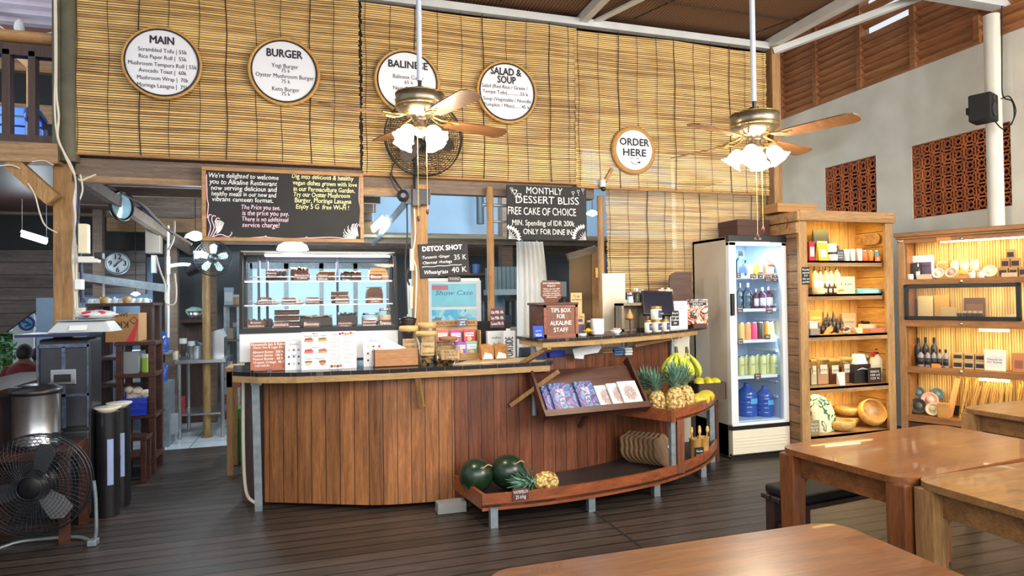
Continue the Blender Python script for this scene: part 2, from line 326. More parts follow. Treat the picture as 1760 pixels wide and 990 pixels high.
m_joist = wood('old_joist_wood', srgb(136, 116, 102), srgb(84, 72, 66), 'x', 8, 12, 0.75)
m_woven = weave('woven_ceiling_mat', srgb(150, 112, 78), srgb(88, 62, 42), 60, 0.75)
m_whitesteel = plain('white_painted_steel', srgb(214, 216, 216), 0.4, 0.1, 0.12, 6)
m_galv = plain('galvanised_steel', srgb(160, 172, 180), 0.42, 0.6, 0.3, 20)
m_blind = bamboo_slats('bamboo_blind_slats', srgb(222, 184, 116), srgb(154, 112, 62), 0.018)
m_cord = plain('brown_cord', srgb(62, 40, 30), 0.8)
m_rattan = plain('rattan_rim', srgb(196, 148, 78), 0.5, 0, 0.3, 40)
m_signwhite = plain('white_sign_board', srgb(220, 221, 228), 0.35, 0, 0.02)
m_ink = plain('black_ink', srgb(28, 26, 40), 0.6)
m_black = plain('black_plastic', srgb(24, 24, 27), 0.35)
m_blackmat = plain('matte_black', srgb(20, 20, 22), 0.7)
m_slate = plain('chalkboard_slate', srgb(48, 47, 52), 0.75, 0, 0.25, 5)
m_slate2 = plain('dark_chalkboard', srgb(40, 40, 42), 0.75, 0, 0.25, 5)
m_chalk = plain('white_chalk', srgb(240, 240, 240), 0.9, 0, 0.05)
m_chalky = plain('yellow_chalk', srgb(238, 236, 176), 0.9, 0, 0.05)
m_chalkp = plain('pink_chalk', srgb(240, 206, 226), 0.9, 0, 0.05)
m_framewood = wood('oak_frame', srgb(184, 140, 90), srgb(140, 100, 60), 'x', 8, 12, 0.5)
m_brownsign = plain('brown_sign', srgb(112, 66, 50), 0.7, 0, 0.15)
m_tagbrown = plain('brown_price_tag', srgb(92, 54, 44), 0.7, 0, 0.1)
m_terrasign = plain('terracotta_sign', srgb(176, 106, 78), 0.6, 0, 0.12)
m_counter = wood('counter_planks', srgb(182, 120, 70), srgb(104, 62, 34), 'z', 6, 16, 0.42, 0.098, 'x', 0.025, (0.02, 0.01, 0.006), 0.22, 0.3, 0.15, knots=2.2)
m_counter2 = wood('dark_counter_planks', srgb(138, 78, 48), srgb(74, 40, 26), 'z', 6, 16, 0.42, 0.1, 'x', 0.025, (0.012, 0.006, 0.004), 0.2, 0.3, 0.15)
m_topblack = grid_mat('black_counter_tile', srgb(34, 32, 36), srgb(80, 74, 70), (0.13, 0.13), 0.02, 0.18)
m_fascia = wood('tan_fascia', srgb(188, 152, 100), srgb(150, 118, 76), 'x', 6, 12, 0.5)
m_redwood = wood('reddish_wood', srgb(168, 92, 52), srgb(102, 52, 30), 'x', 8, 10, 0.4, coat=0.2)
m_redwoodz = wood('reddish_wood_upright', srgb(140, 82, 54), srgb(88, 50, 32), 'z', 8, 10, 0.4, coat=0.2)
m_rackwood = wood('dark_rack_wood', srgb(92, 52, 38), srgb(54, 30, 24), 'x', 8, 10, 0.4)
m_table = wood('varnished_table', srgb(150, 94, 52), srgb(106, 62, 32), 'x', 5, 9, 0.28, bump=0.08, coat=0.35)
m_tableleg = wood('varnished_table_leg', srgb(146, 88, 48), srgb(100, 56, 30), 'z', 5, 9, 0.35, coat=0.3)
m_teak = wood('pale_teak', srgb(160, 116, 68), srgb(116, 80, 46), 'x', 5, 9, 0.4, bump=0.1, coat=0.2)
m_teakz = wood('pale_teak_leg', srgb(184, 140, 88), srgb(132, 94, 56), 'z', 5, 9, 0.45, coat=0.15)
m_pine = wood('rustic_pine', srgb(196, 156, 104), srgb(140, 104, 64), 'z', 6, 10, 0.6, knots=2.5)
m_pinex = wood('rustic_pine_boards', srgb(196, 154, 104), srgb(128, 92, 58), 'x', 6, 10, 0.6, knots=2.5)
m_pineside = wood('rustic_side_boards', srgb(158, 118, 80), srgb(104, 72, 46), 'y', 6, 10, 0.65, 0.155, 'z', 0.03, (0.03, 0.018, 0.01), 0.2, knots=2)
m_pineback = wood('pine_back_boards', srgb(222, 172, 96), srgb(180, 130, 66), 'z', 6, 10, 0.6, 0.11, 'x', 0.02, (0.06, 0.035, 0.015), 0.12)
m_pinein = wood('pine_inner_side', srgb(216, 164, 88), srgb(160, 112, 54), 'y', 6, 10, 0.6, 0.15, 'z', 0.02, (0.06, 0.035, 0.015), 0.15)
m_reed = bamboo_slats('upright_reed_lining', srgb(232, 194, 126), srgb(190, 144, 82), 0.02, 'x', 'z')
m_cab = wood('warm_cabinet_wood', srgb(176, 122, 70), srgb(122, 80, 44), 'x', 6, 10, 0.45)
m_cream = plain('cream_enamel', srgb(226, 218, 196), 0.45, 0, 0.06, 3)
m_fridgeside = plain('worn_fridge_side', srgb(200, 190, 176), 0.5, 0, 0.1, 2, c2=srgb(180, 168, 152))
m_white = plain('white_paint', srgb(222, 226, 230), 0.4, 0, 0.04)
m_paper = plain('white_paper', srgb(226, 228, 232), 0.8, 0, 0.03)
m_cardboard = plain('cardboard', srgb(178, 132, 84), 0.85, 0, 0.1)
m_steel = plain('brushed_steel', srgb(190, 192, 196), 0.28, 0.95, 0.1, 30)
m_chrome = plain('chrome', srgb(220, 220, 224), 0.15, 1.0, 0.03)
m_bronze = plain('antique_pewter', srgb(150, 138, 118), 0.32, 0.85, 0.3, 30)
m_brass = plain('brass', srgb(206, 168, 96), 0.25, 0.9, 0.1)
m_blade = wood('fan_blade_wood', srgb(150, 104, 62), srgb(104, 68, 40), 'x', 5, 9, 0.4)
m_shade = emis('lit_frosted_shade', (1.0, 0.9, 0.72), 5.0)
m_bulb = emis('warm_bulb', (1.0, 0.88, 0.68), 30.0)
m_tube = emis('cool_lamp_tube', (0.82, 0.93, 1.0), 14.0)
m_warmtube = emis('warm_lamp_tube', (1.0, 0.93, 0.74), 12.0)
m_led = emis('cool_led', (0.86, 0.95, 1.0), 9.0)
m_glass = glass('clear_glass', (0.97, 0.99, 1.0), 0.035); m_glassjar = glass('jar_glass', (0.94, 0.97, 0.96), 0.06)
m_bluebottle = plain('blue_water_bottle', srgb(48, 84, 170), 0.12, 0, 0.15, 20, coat=0.4)
m_terracotta = plain('terracotta_block', srgb(214, 124, 72), 0.8, 0, 0.25, 6, c2=srgb(170, 92, 58))
m_blocksdark = plain('block_void_shade', srgb(22, 14, 11), 0.95)
m_louvre = wood('louvre_teak', srgb(196, 132, 84), srgb(134, 86, 54), 'y', 6, 12, 0.5)
m_terr_dark = plain('dark_terracotta', srgb(96, 62, 48), 0.85, 0, 0.2, 12)
m_cable_w = plain('white_cable', srgb(214, 206, 190), 0.5); m_cable_b = plain('black_cable', srgb(22, 22, 24), 0.5); m_cable_u = plain('blue_cable', srgb(60, 80, 150), 0.5)
m_green = plain('green_plastic', srgb(20, 130, 66), 0.4); m_blueplastic = plain('blue_plastic', srgb(40, 70, 210), 0.4)
m_melon = plain('melon_rind', srgb(30, 56, 34), 0.32, 0, 0.4, 14, coat=0.2, c2=srgb(16, 34, 22))
m_pinebody, _nt, _b, _nd, _lk = _new('pineapple_skin'); _tc = _nd.new('ShaderNodeTexCoord'); _vo = _nd.new('ShaderNodeTexVoronoi'); _vo.inputs['Scale'].default_value = 52; _lk.new(_tc.outputs['Object'], _vo.inputs['Vector']); _rp = ramp(_nd, [(0.22, srgb(228, 204, 140)), (0.52, srgb(196, 158, 88)), (0.8, srgb(104, 78, 42))]); _lk.new(_vo.outputs['Distance'], _rp.inputs[0]); _lk.new(_rp.outputs[0], _b.inputs['Base Color']); _b.inputs['Roughness'].default_value = 0.6
m_pineleaf = plain('pineapple_leaf', srgb(128, 164, 140), 0.5, 0, 0.4, 25, c2=srgb(62, 104, 90))
m_banana = plain('banana_skin', srgb(212, 214, 74), 0.5, 0, 0.2, 30, c2=srgb(172, 190, 62)); m_stalk = plain('banana_stalk', srgb(96, 92, 48), 0.8)
m_papaya = plain('papaya_skin', srgb(232, 196, 44), 0.45, 0, 0.3, 7, c2=srgb(150, 160, 50))
m_mango = plain('yellow_fruit', srgb(210, 200, 40), 0.45, 0, 0.2, 9)
m_board = wood('cutting_board_wood', srgb(150, 118, 84), srgb(104, 78, 54), 'z', 5, 9, 0.55)
m_bowl = wood('turned_bowl_wood', srgb(232, 190, 112), srgb(198, 146, 78), 'x', 5, 6, 0.4, coat=0.15)
m_kraft = plain('kraft_label', srgb(206, 172, 124), 0.8)
m_cake = plain('chocolate_cake', srgb(92, 58, 44), 0.8, 0, 0.5, 40, 0.5); m_cake2 = plain('dark_chocolate', srgb(46, 30, 28), 0.55, 0, 0.4, 40, 0.4); m_crumb = plain('crumble_topping', srgb(172, 130, 84), 0.9, 0, 0.6, 90, 0.6); m_choc = plain('glossy_chocolate', srgb(84, 48, 38), 0.25, 0, 0.2, 30)
m_leaf = plain('garden_leaf', srgb(96, 168, 60), 0.6, 0, 0.6, 9); m_skin = plain('skin', srgb(120, 78, 58), 0.6); m_redcloth = plain('red_shirt', srgb(104, 26, 34), 0.85); m_hair = plain('dark_hair', srgb(18, 14, 14), 0.6)
m_fabricw = plain('white_curtain', srgb(236, 236, 234), 0.9, 0, 0.08, 2); m_hessian = weave('hessian_panel', srgb(170, 140, 96), srgb(110, 86, 56), 160)
m_bluecloth = plain('blue_fabric', srgb(84, 160, 190), 0.8); m_screen = plain('dark_screen', srgb(34, 36, 52), 0.15)
m_silver_led = emis('soft_lit_panel', (0.45, 0.8, 1.0), 1.0)
PM = {}
def col(r, g, b, rough=0.5):
    k = (r, g, b, rough)
    if k not in PM: PM[k] = plain('paint_%02x%02x%02x' % (r, g, b), srgb(r, g, b), rough, 0, 0.08, 12)
    return PM[k]
# ================================================================== SETTING
WY = 5.34                                    # plane of the bamboo blinds
RX = 6.3                                     # right wall
m = MB(); m.box(-9, 9, -5, 7.28, -0.12, 0); struct(m, 'floor', m_floor)
m = MB(); m.box(-3, 7, 7.28, 10.2, -0.13, -0.005); struct(m, 'floor_kitchen', m_tile)
m = MB(); m.box(1.862, 1.878, -1, 4.12, 0.0, 0.0015); struct(m, 'trim_floor_seam', m_blackmat)
# right wall with two openings for the pierced blocks
V1 = (AX(1505, 267, RX).y, AX(1417, 289, RX).y, AX(1507, 362, RX).z-0.35, AX(1460, 278, RX).z)
V2 = (AX(1736, 208, RX).y, AX(1566, 250, RX).y, AX(1572, 376, RX).z, AX(1650, 230, RX).z)
LB = AX(1500, 143, RX).z                      # foot of the louvres
m = MB(); ys = [-1.0, V2[0], V2[1], V1[0], V1[1], 7.4]; T = 0.16
for i in range(5):
    v = V2 if i == 1 else V1 if i == 3 else None
    if v: m.box(RX, RX+T, ys[i], ys[i+1], 0, v[2]); m.box(RX, RX+T, ys[i], ys[i+1], v[3], LB)
    else: m.box(RX, RX+T, ys[i], ys[i+1], 0, LB)
struct(m, 'wall_right', m_plaster)
m = MB(); m.box(4.62, RX+T, 7.4, 7.5, 0, 5); struct(m, 'wall_corner', m_plaster)
def vent(n, v, cols, rows, lab):
    fr = MB(); y0, y1, z0, z1 = v; cw = (y1-y0)/cols; ch = (z1-z0)/rows; x0, x1 = RX+0.012, RX+0.034; t = 0.008
    for i in range(cols+1): fr.box(x0, x1, y0+i*cw-t*(0.6 if i % 2 else 1), y0+i*cw+t*(0.6 if i % 2 else 1), z0, z1)
    for j in range(rows+1): fr.box(x0, x1, y0, y1, z0+j*ch-t, z0+j*ch+t)
    for i in range(cols):
        for j in range(rows):
            cy, cz = y0+(i+0.5)*cw, z0+(j+0.5)*ch; a, b = cw*0.30, ch*0.30
            P = [(cy, cz+b), (cy+a, cz), (cy, cz-b), (cy-a, cz)]
            for k in range(4):
                p, q = P[k], P[(k+1) % 4]; fr.bar(((x0+x1)/2, *p), ((x0+x1)/2, *q), 0.010, x1-x0, (1, 0, 0))
                mx, mz = (p[0]+q[0])/2, (p[1]+q[1])/2; c = (cy+(cw/2 if mx > cy else -cw/2), cz+(ch/2 if mz > cz else -ch/2))
                fr.bar(((x0+x1)/2, mx, mz), ((x0+x1)/2, *c), 0.009, x1-x0, (1, 0, 0))
    o = fr.build('pierced_brick_window', m_terracotta, None, kind='structure')
    bk = MB(); bk.box(RX+0.14, RX+0.155, y0, y1, z0, z1); bk.build('void_shade_sheet', m_blocksdark, o)  # near-black sheet painted in for the shade behind the block holes
    return o
vent(1, V1, 6, 6, ''); vent(2, V2, 9, 6, '')
# louvred openings above the right wall
px_posts = [1345, 1404, 1480, 1573, 1683, 1790]
ly = [AX(p, 120-(p-1404)*0.3, RX).y for p in px_posts]
for i in range(5):
    y1, y0 = ly[i], ly[i+1]; top = LB+1.25
    f = MB(); f.box(RX-0.05, RX+0.1, y1-0.03, y1+0.03, LB-0.02, top); f.box(RX-0.015, RX+0.1, y0+0.03, y1-0.03, LB-0.02, LB+0.05)
    o = struct(f, 'window_%d' % (i+1), m_louvre)
    s = MB(); n = int((top-LB-0.05)/0.088)
    for k in range(n):
        if i == 2 and k in (6, 8, 10, 11, 12): continue
        z = LB+0.1+k*0.088; s.bar((RX+0.0, y0+0.01, z), (RX+0.0, y1-0.01, z), 0.105, 0.011, (0.6, 0, 0.8))
    s.build('louvre_slats', m_louvre, o)
# column, roof beams, ceilings
cx = 6.15; cyy = AX(1708, 200, cx).y
m = MB(); m.at((cx, cyy, 0)).cyl(0.066, 0, 4.1, 24); struct(m, 'column_right', m_plaster)
zb = ZY(1600, 12, cyy-0.03)
m = MB(); m.box(2.0, 6.6, cyy-0.06, cyy+0.06, AX(1706, 12, cx).z, AX(1706, 12, cx).z+0.14); struct(m, 'trim_1', m_whitesteel)
BZ = 3.985
m = MB(); m.box(4.42, 4.5, 0.5, WY+0.1, BZ, BZ+0.09); struct(m, 'trim_2', m_whitesteel)
m = MB(); m.box(2.36, 2.43, 0.5, WY+0.1, BZ+0.01, BZ+0.09); m.bar((2.52, WY, BZ+0.04), (3.1, 4.0, BZ+0.1), 0.06, 0.02); struct(m, 'trim_3', m_whitesteel)
m = MB(); m.bar((4.46, 5.3, BZ-0.05), (5.7, 4.3, BZ+0.35), 0.06, 0.06); m.bar((4.5, 5.2, BZ+0.05), (5.9, 4.3, BZ+0.75), 0.05, 0.05); struct(m, 'trim_4', m_whitesteel)
m = MB(); m.box(-1.6, 4.52, WY-0.02, WY+0.05, BZ-0.015, BZ+0.05); struct(m, 'trim_5', m_whitesteel)
m = MB(); m.box(-1.7, 4.5, 0.0, WY+0.2, BZ+0.10, BZ+0.12); struct(m, 'ceiling', m_woven)
m = MB()
for k in range(5): m.bar((-1.0+k*1.3, 5.3, BZ+0.096), (0.6+k*1.3, 1.0, BZ+0.096), 0.012, 0.008)
for k in range(3): m.box(-1.7, 4.5, 4.9-k*1.2, 4.912-k*1.2, BZ+0.09, BZ+0.1)
struct(m, 'trim_ceiling_seams', m_darkwood)
m = MB(); m.add([(4.45, 0, 4.1), (7.4, 0, 5.55), (7.4, 7.5, 5.55), (4.45, 7.5, 4.1)], [(0, 1, 2, 3)]); struct(m, 'ceiling_side_slope', m_woven, solid=0.03)
m = MB(); m.box(-1.66, 2.44, WY+0.16, WY+0.2, 2.5, BZ+0.1); m.box(2.44, 4.6, WY+0.16, WY+0.2, 2.88, BZ+0.1); struct(m, 'wall_upper_dark_backing', m_darkwood)  # dark sheet added behind the blinds to keep the slat gaps dark
# header beam, posts
m = MB(); m.box(-1.62, 2.5, WY+0.04, WY+0.14, 2.395, 2.56); struct(m, 'trim_6', m_greybeam)
m = MB(); m.box(-1.62, -0.1, WY+0.03, WY+0.1, 2.385, 2.43); m.box(0.40, 0.98, WY+0.02, WY+0.1, 2.36, 2.42); struct(m, 'trim_7', m_beamx)
xq = X(112.5, 5.45, 1.5); m = MB(); m.box(xq-0.062, xq+0.062, 5.40, 5.52, 0, 2.52); struct(m, 'column_left', m_beam, bevel=0.006)
m = MB(); m.at((-1.655, WY+0.02, 0)).cyl(0.065, 2.52, 4.3, 20); m.at(); m.box(-1.74, -1.69, WY-0.04, WY+0.06, 2.52, 4.3); struct(m, 'column_upper_left', plain('moss_dark_pole', srgb(92, 88, 68), 0.6, 0, 0.4, 8))
xr = X(1331, WY, 3); m = MB(); m.box(xr-0.05, xr+0.05, WY-0.05, WY+0.05, 0, BZ); struct(m, 'column_blind_end', m_beam, bevel=0.006)
m = MB(); m.box(xr+0.09, xr+0.16, WY+0.3, WY+0.36, 0, 4.1); struct(m, 'column_dark', m_darkwood)
m = MB(); m.box(xr+0.12, xr+0.55, 6.9, 7.35, ZY(1345, 322, 7.1), ZY(1345, 318, 7.1)); struct(m, 'trim_nook_ledge', m_framewood)
xp = X(721, WY+0.02, 2); m = MB(); m.box(xp-0.062, xp+0.062, WY-0.03, WY+0.09, 0, 2.46); struct(m, 'column_middle', m_beam, bevel=0.006)
def bamboo_pole(name, px, y, r, z0, z1):
    x = X(px, y, 1.9); m = MB(); pr = []
    z = z0
    while z < z1-0.01:
        e = min(z+0.34, z1); pr += [(r*1.08, z), (r, z+0.012), (r*0.98, (z+e)/2), (r, e-0.012)]; z = e
    pr.append((r*1.05, z1)); m.at((x, y, 0)).lathe(pr, 16); return struct(m, name, m_beam)
bamboo_pole('column_bamboo', 843, WY, 0.032, 0, 2.46); bamboo_pole('column_bamboo_end', 1033, WY, 0.03, 0, 2.42)
# loft on the left
m = MB(); m.box(-8, -1.75, WY+0.02, 9.4, 2.50, 2.63); struct(m, 'floor_loft', m_darkwood)
m = MB(); m.box(-8, -1.70, WY-0.06, WY+0.06, 2.495, 2.635); struct(m, 'trim_loft_beam', m_beamx)
m = MB(); m.bar((X(20, WY, 2.5), WY, 2.5), (-1.74, WY, ZY(100, 345, WY)), 0.1, 0.1, (0, 1, 0)); struct(m, 'trim_loft_brace', m_beam)
m = MB(); m.box(-8, -1.72, WY+0.0, WY+0.09, 2.64, 2.70); struct(m, 'trim_loft_sill', m_darkwood)
z1 = ZY(60, 66, WY+0.05); m = MB(); m.at((-8, WY+0.05, z1), ry=PI/2).cyl(0.045, 0, 6.3, 16); struct(m, 'trim_loft_rail', m_framewood)
m = MB(); m.box(-8, -1.72, WY+0.02, WY+0.1, z1-0.14, z1-0.055); struct(m, 'trim_loft_underrail', m_darkwood)
for p, w in ((14, 0.05), (58, 0.045)):
    x = X(p, WY+0.06, 3); m = MB(); m.box(x-w/2, x+w/2, WY+0.02, WY+0.1, 2.7, z1-0.1); struct(m, 'column_loft_rail', m_darkwood, bevel=0.004)
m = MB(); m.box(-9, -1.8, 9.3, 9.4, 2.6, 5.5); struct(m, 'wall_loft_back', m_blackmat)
m = MB(); m.box(-9, -1.8, 9.22, 9.3, 3.72, 3.95); m.box(-9, -1.8, 9.2, 9.3, 4.35, 4.5); struct(m, 'trim_loft_band', m_beamx)
m = MB(); m.box(-9, -1.7, 9.0, 9.2, 2.63, 3.05); struct(m, 'wall_loft_parapet', m_greybeam)
m = MB(); m.add([(-9, 5.3, 4.57), (-1.7, 5.3, 4.57), (-1.7, 9.4, 4.57), (-9, 9.4, 4.57)], [(0, 1, 2, 3)]); struct(m, 'ceiling_loft', plain('pinkish_ceiling_tiles', srgb(176, 128, 112), 0.85, 0, 0.2, 6), solid=0.02)
m = MB()
for k in range(9): y = 8.1-k*0.24; m.box(-9, -1.72, y-0.055, y+0.055, 4.51, 4.56)
struct(m, 'trim_loft_battens', plain('lilac_batten', srgb(206, 198, 210), 0.6))
# under the loft and the garden side
m = MB(); m.box(-8, -1.78, 7.5, 7.6, ZY(50, 337, 7.5), ZY(50, 312, 7.5)); struct(m, 'trim_under_loft_beam', m_beamx)
m = MB(); m.box(-8, -1.3, 8.2, 8.3, ZY(50, 400, 8.2)+0.2, ZY(50, 350, 8.2)); struct(m, 'trim_under_loft_fascia', m_greybeam)
pl = [AY(p[0], p[1], 8.3) for p in ((-60, 430), (250, 430), (250, 505), (95, 505), (95, 508), (8, 572), (-60, 590))]
m = MB(); m.prism([(p.x, p.z) for p in pl], 8.3, 8.36); struct(m, 'wall_stair_planks', m_plankwall)
a = AY(62, 512, 8.0); b = AY(104, 512, 8.0); m = MB(); m.box(a.x, b.x+0.5, 8.0, 8.08, 0, a.z); struct(m, 'wall_grey_panel', plain('grey_blue_panel', srgb(104, 124, 146), 0.5))
m = MB(); m.box(-2.2, -2.0, 3.2, 6.2, 0.0, 0.89); m.box(-2.28, -1.93, 3.2, 6.25, 0.89, 0.94); struct(m, 'wall_left', m_darkwood)
m = MB(); m.box(-8, -1.25, 8.4, 8.46, ZY(60, 440, 8.4), 2.52); struct(m, 'dark_backing_under_loft', m_blackmat)  # black sheet added for the shade under the loft, covers bright sky gaps
a = AY(100, 500, 8.2).x; m = MB(); m.box(a, -1.75, 8.37, 8.42, 0, 2.0); struct(m, 'wall_kitchen_left', plain('dim_blue_wall', srgb(84, 104, 124), 0.8, 0, 0.3, 3))
m = MB(); m.box(-40, -2.4, 7.3, 60, -0.6, -0.55); struct(m, 'ground_outside', plain('garden_soil', srgb(92, 96, 70), 0.9))
# kitchen shell
m = MB(); m.box(-2.6, 7, 9.9, 10, 0, 4.2); struct(m, 'wall_kitchen_back', m_greywall)
m = MB(); m.box(-2.6, 6.5, 9.8, 9.89, 0, ZY(800, 402, 9.8)); struct(m, 'wall_kitchen_lower', plain('dark_blue_grey', srgb(96, 100, 106), 0.7, 0, 0.4, 2))
A = AY(430, 462, 9.7); B = AY(668, 556, 9.7); m = MB(); m.box(A.x, B.x, 9.7, 9.72, B.z, A.z); o = struct(m, 'window_6', emis('glowing_pane', (0.5, 0.78, 0.92), 0.7)); m = MB(); n = 4  # pane glows by itself, added for the aqua brightness behind the cake case
for i in range(n+1): x = A.x+(B.x-A.x)*i/n; m.box(x-0.03, x+0.03, 9.66, 9.74, B.z-0.08, A.z+0.08)
m.box(A.x, B.x, 9.66, 9.74, A.z, A.z+0.09); m.box(A.x, B.x, 9.66, 9.74, B.z-0.09, B.z); m.build('window_frame', m_galv, o)
m = MB(); m.box(-1.72, 4.45, WY+0.25, 9.9, 4.0, 4.05); struct(m, 'ceiling_kitchen', m_joist)
m = MB(); m.box(-1.6, 5, 9.6, 9.8, ZY(800, 425, 9.6), ZY(800, 402, 9.6)); struct(m, 'trim_kitchen_beam', m_joist)
for k in range(6):
    y = 5.9+k*0.5; z = ZY(250, 303+k*17, y); m = MB(); m.box(-2.2, 0.72, y, y+0.07, z, z+0.12); struct(m, 'trim_joist_%d' % (k+1), m_joist)
    z2 = ZY(250, 303+(k+1)*17, y+0.5); m = MB(); m.add([(-2.2, y, z+0.13), (0.72, y, z+0.13), (0.72, y+0.5, z2+0.13), (-2.2, y+0.5, z2+0.13)], [(0, 1, 2, 3)]); struct(m, 'ceiling_stair_boards_%d' % (k+1), m_darkwood, solid=0.01)
m = MB(); m.box(-2.2, 0.9, 8.3, 8.38, ZY(250, 398, 8.3), ZY(250, 372, 8.3)); struct(m, 'trim_kitchen_tie', m_beamx)
zc_ = ZY(800, 410, 7.3); m = MB(); m.box(-0.4, 4.3, 7.3, 9.78, zc_, zc_+0.03); struct(m, 'ceiling_canopy', plain('olive_boards', srgb(126, 122, 100), 0.8, 0, 0.3, 4))
m = MB()
for k in range(6): m.box(-0.4, 4.3, 7.5+k*0.42, 7.56+k*0.42, zc_-0.05, zc_)
struct(m, 'trim_canopy_battens', m_joist)
a = AY(130, 300, 5.7); b = AY(330, 432, 8.2); m = MB(); m.bar(a, b, 0.06, 0.09); struct(m, 'trim_kitchen_rafter', m_greybeam)
a = AY(640, 418, 7.6); b = AY(712, 330, 5.9); m = MB(); m.bar(a, b, 0.035, 0.06); struct(m, 'trim_stair_stringer', m_galv)
m = MB(); m.at(AY(640, 411, 8.6)+Vector((0, 0, 0)), ry=PI/2).cyl(0.02, -1.6, 3.4, 10); struct(m, 'trim_kitchen_pipe', m_galv)
for p, y, w, z1p, zt in ((170, 7.9, 0.09, 510, 318), (212, 8.5, 0.09, 560, 350), (296, 8.2, 0.13, 700, 420), (365, 8.8, 0.1, 700, 420)):
    x = X(p, y, 1.6); m = MB(); m.box(x-w/2, x+w/2, y-w/2, y+w/2, 0 if p > 180 else ZY(p, z1p, y), ZY(p, zt, y)); struct(m, 'column_kitchen', m_greybeam)
a = AY(356, 750, 7.85); m = MB(); m.at((a.x, 7.85, 0)).cyl(0.042, 0, ZY(356, 400, 7.85), 16); m.cyl(0.06, 0, 0.02, 16); struct(m, 'column_kitchen_pole', wood('yellowed_pole', srgb(166, 132, 80), srgb(96, 72, 44), 'z', 4, 6, 0.5))
m = MB(); a = AY(100, 470, 8.0); b = AY(290, 496, 7.4); m.bar(a, b, 0.05, 0.08); struct(m, 'trim_kitchen_shelf_rail', m_galv)
# ================================================================== BAMBOO BLINDS
def blind(label, x0, x1, z0, z1, y, skew=0.0, cords=(), group='bamboo blinds above the counter', roll=True):
    o = thing('bamboo_blind', label, 'blind', ((x0+x1)/2, y, z0), 0, group); w = (x1-x0)/2; P = 0.018; n = int((z1-z0)/P)
    m = MB(); rnd = random.Random(int(x0*100)+5); ph = rnd.uniform(0, 6)
    for k in range(n):
        z = k*P; seg = 6; lj = rnd.uniform(-0.006, 0.006); rj = rnd.uniform(-0.006, 0.006); h = P*rnd.uniform(0.56, 0.76)/2
        vs = []; fs = []
        for i in range(seg+1):
            t = i/seg; x = (-w+lj)+(2*w+rj-lj)*t; dz = 0.006*math.sin(t*7+ph+z*2)+skew*(t-0.5); dy = 0.008*math.sin(t*9+z*3+ph)+rnd.uniform(-0.001, 0.001)
            vs += [(x, dy-0.003, z+dz-h), (x, dy+0.003, z+dz-h), (x, dy+0.003, z+dz+h), (x, dy-0.003, z+dz+h)]
        for i in range(seg):
            q = 4*i
            for a in range(4): b = (a+1) % 4; fs.append((q+a, q+b, q+4+b, q+4+a))
        m.add(vs, fs)
    m.build('slats', m_blind, o)
    c = MB(); k = 0; x = -w+0.03
    while x < w:
        thick = 0.0042 if k % 3 == 2 else 0.0022
        c.tube([(x+0.006*math.sin(j*1.3+k), -0.013, (z1-z0)*j/10) for j in range(11)], thick, 4); x += 0.2+0.02*math.sin(k*3); k += 1
    c.build('cord_stitching', m_cord, o)
    if roll:
        r = MB(); r.at((-w, 0.0, 0.0), ry=PI/2).cyl(0.014, 0, 2*w, 8); r.build('bottom_rail', m_framewood, o)
    return o
xa, xb = X(125, WY, 3), X(618, WY, 3); xc0, xc = X(623, WY, 3), X(992, WY, 3); xd = X(1318, WY, 3)
blind('wide bamboo slat blind on the left end, behind two round menu signs', xa, xb, ZY(400, 276, WY), 3.97, WY-0.005)
blind('bamboo slat blind in the middle, behind the black cage fan', xc0, xc, ZY(800, 307, WY), 3.96, WY)
blind('upper bamboo slat blind over the fridge, beside the order sign', xc-0.02, xd, ZY(1150, 328, WY), 3.95, WY-0.012)
blind('lower bamboo slat blind hanging beneath another blind beside the fridge', X(1043, WY+0.2, 2), X(1318, WY+0.2, 2), ZY(1110, 501, WY+0.2), ZY(1150, 322, WY+0.2)+0.03, WY+0.2)
# ================================================================== ROUND SIGNS
def round_sign(px, py, ro, ri, items, label, wide=False, y=WY-0.045):
    c = AY(px, py, y); k = MPP(c.x, c.y, c.z); o = thing('menu_sign' if not wide else 'order_sign', label, 'sign', c, 0, None if wide else 'round menu signs on the blinds'); RO, RI = ro*k, ri*k; kx = k/(math.cos(YAW)-(px-880)/FPX*math.sin(YAW))
    m = MB()
    if wide:
        m.at((0, 0.012, 0), rx=PI/2).lathe([(RI*0.96, 0.0), (RI*0.99, 0.022), ((RI+RO)/2, 0.03), (RO, 0.018), (RO, -0.008), (RI*0.96, -0.008)], 48, cap=False)
        m.build('woven_rim', weave('woven_rattan', srgb(206, 164, 98), srgb(160, 116, 62), 220), o)
    else:
        n = 168; pts = [((RO+RI)/2*math.cos(2*PI*i/n), -0.012, (RO+RI)/2*math.sin(2*PI*i/n)) for i in range(n)]
        m.tube(pts, [(RO-RI)/2*(1.04 if i % 2 else 0.8) for i in range(n)], 8, closed=True); m.build('rattan_rim', m_rattan, o)
        m = MB(); m.ring(RI*0.985, 0.005, 60, 6, c=(0, -0.02, 0)); m.build('black_edging', m_ink, o)
    b = MB(); b.at((0, 0.0, 0), rx=PI/2).cyl(RI, -0.006, 0.014, 60); b.build('sign_board', m_signwhite, o)
    head = [(t, x*kx, z*k, s*k, 'C', w*kx if w else None) for t, x, z, s, w in items if s > 11]; body = [(t, x*kx, z*k, s*k, 'C', w*kx if w else None) for t, x, z, s, w in items if s <= 11]
    if head: letters(o, head, m_ink, 'heading_lettering', -0.0165, bold=0.045)
    if body: letters(o, body, m_ink, 'menu_lettering', -0.0165, bold=0.008)
    return o, k
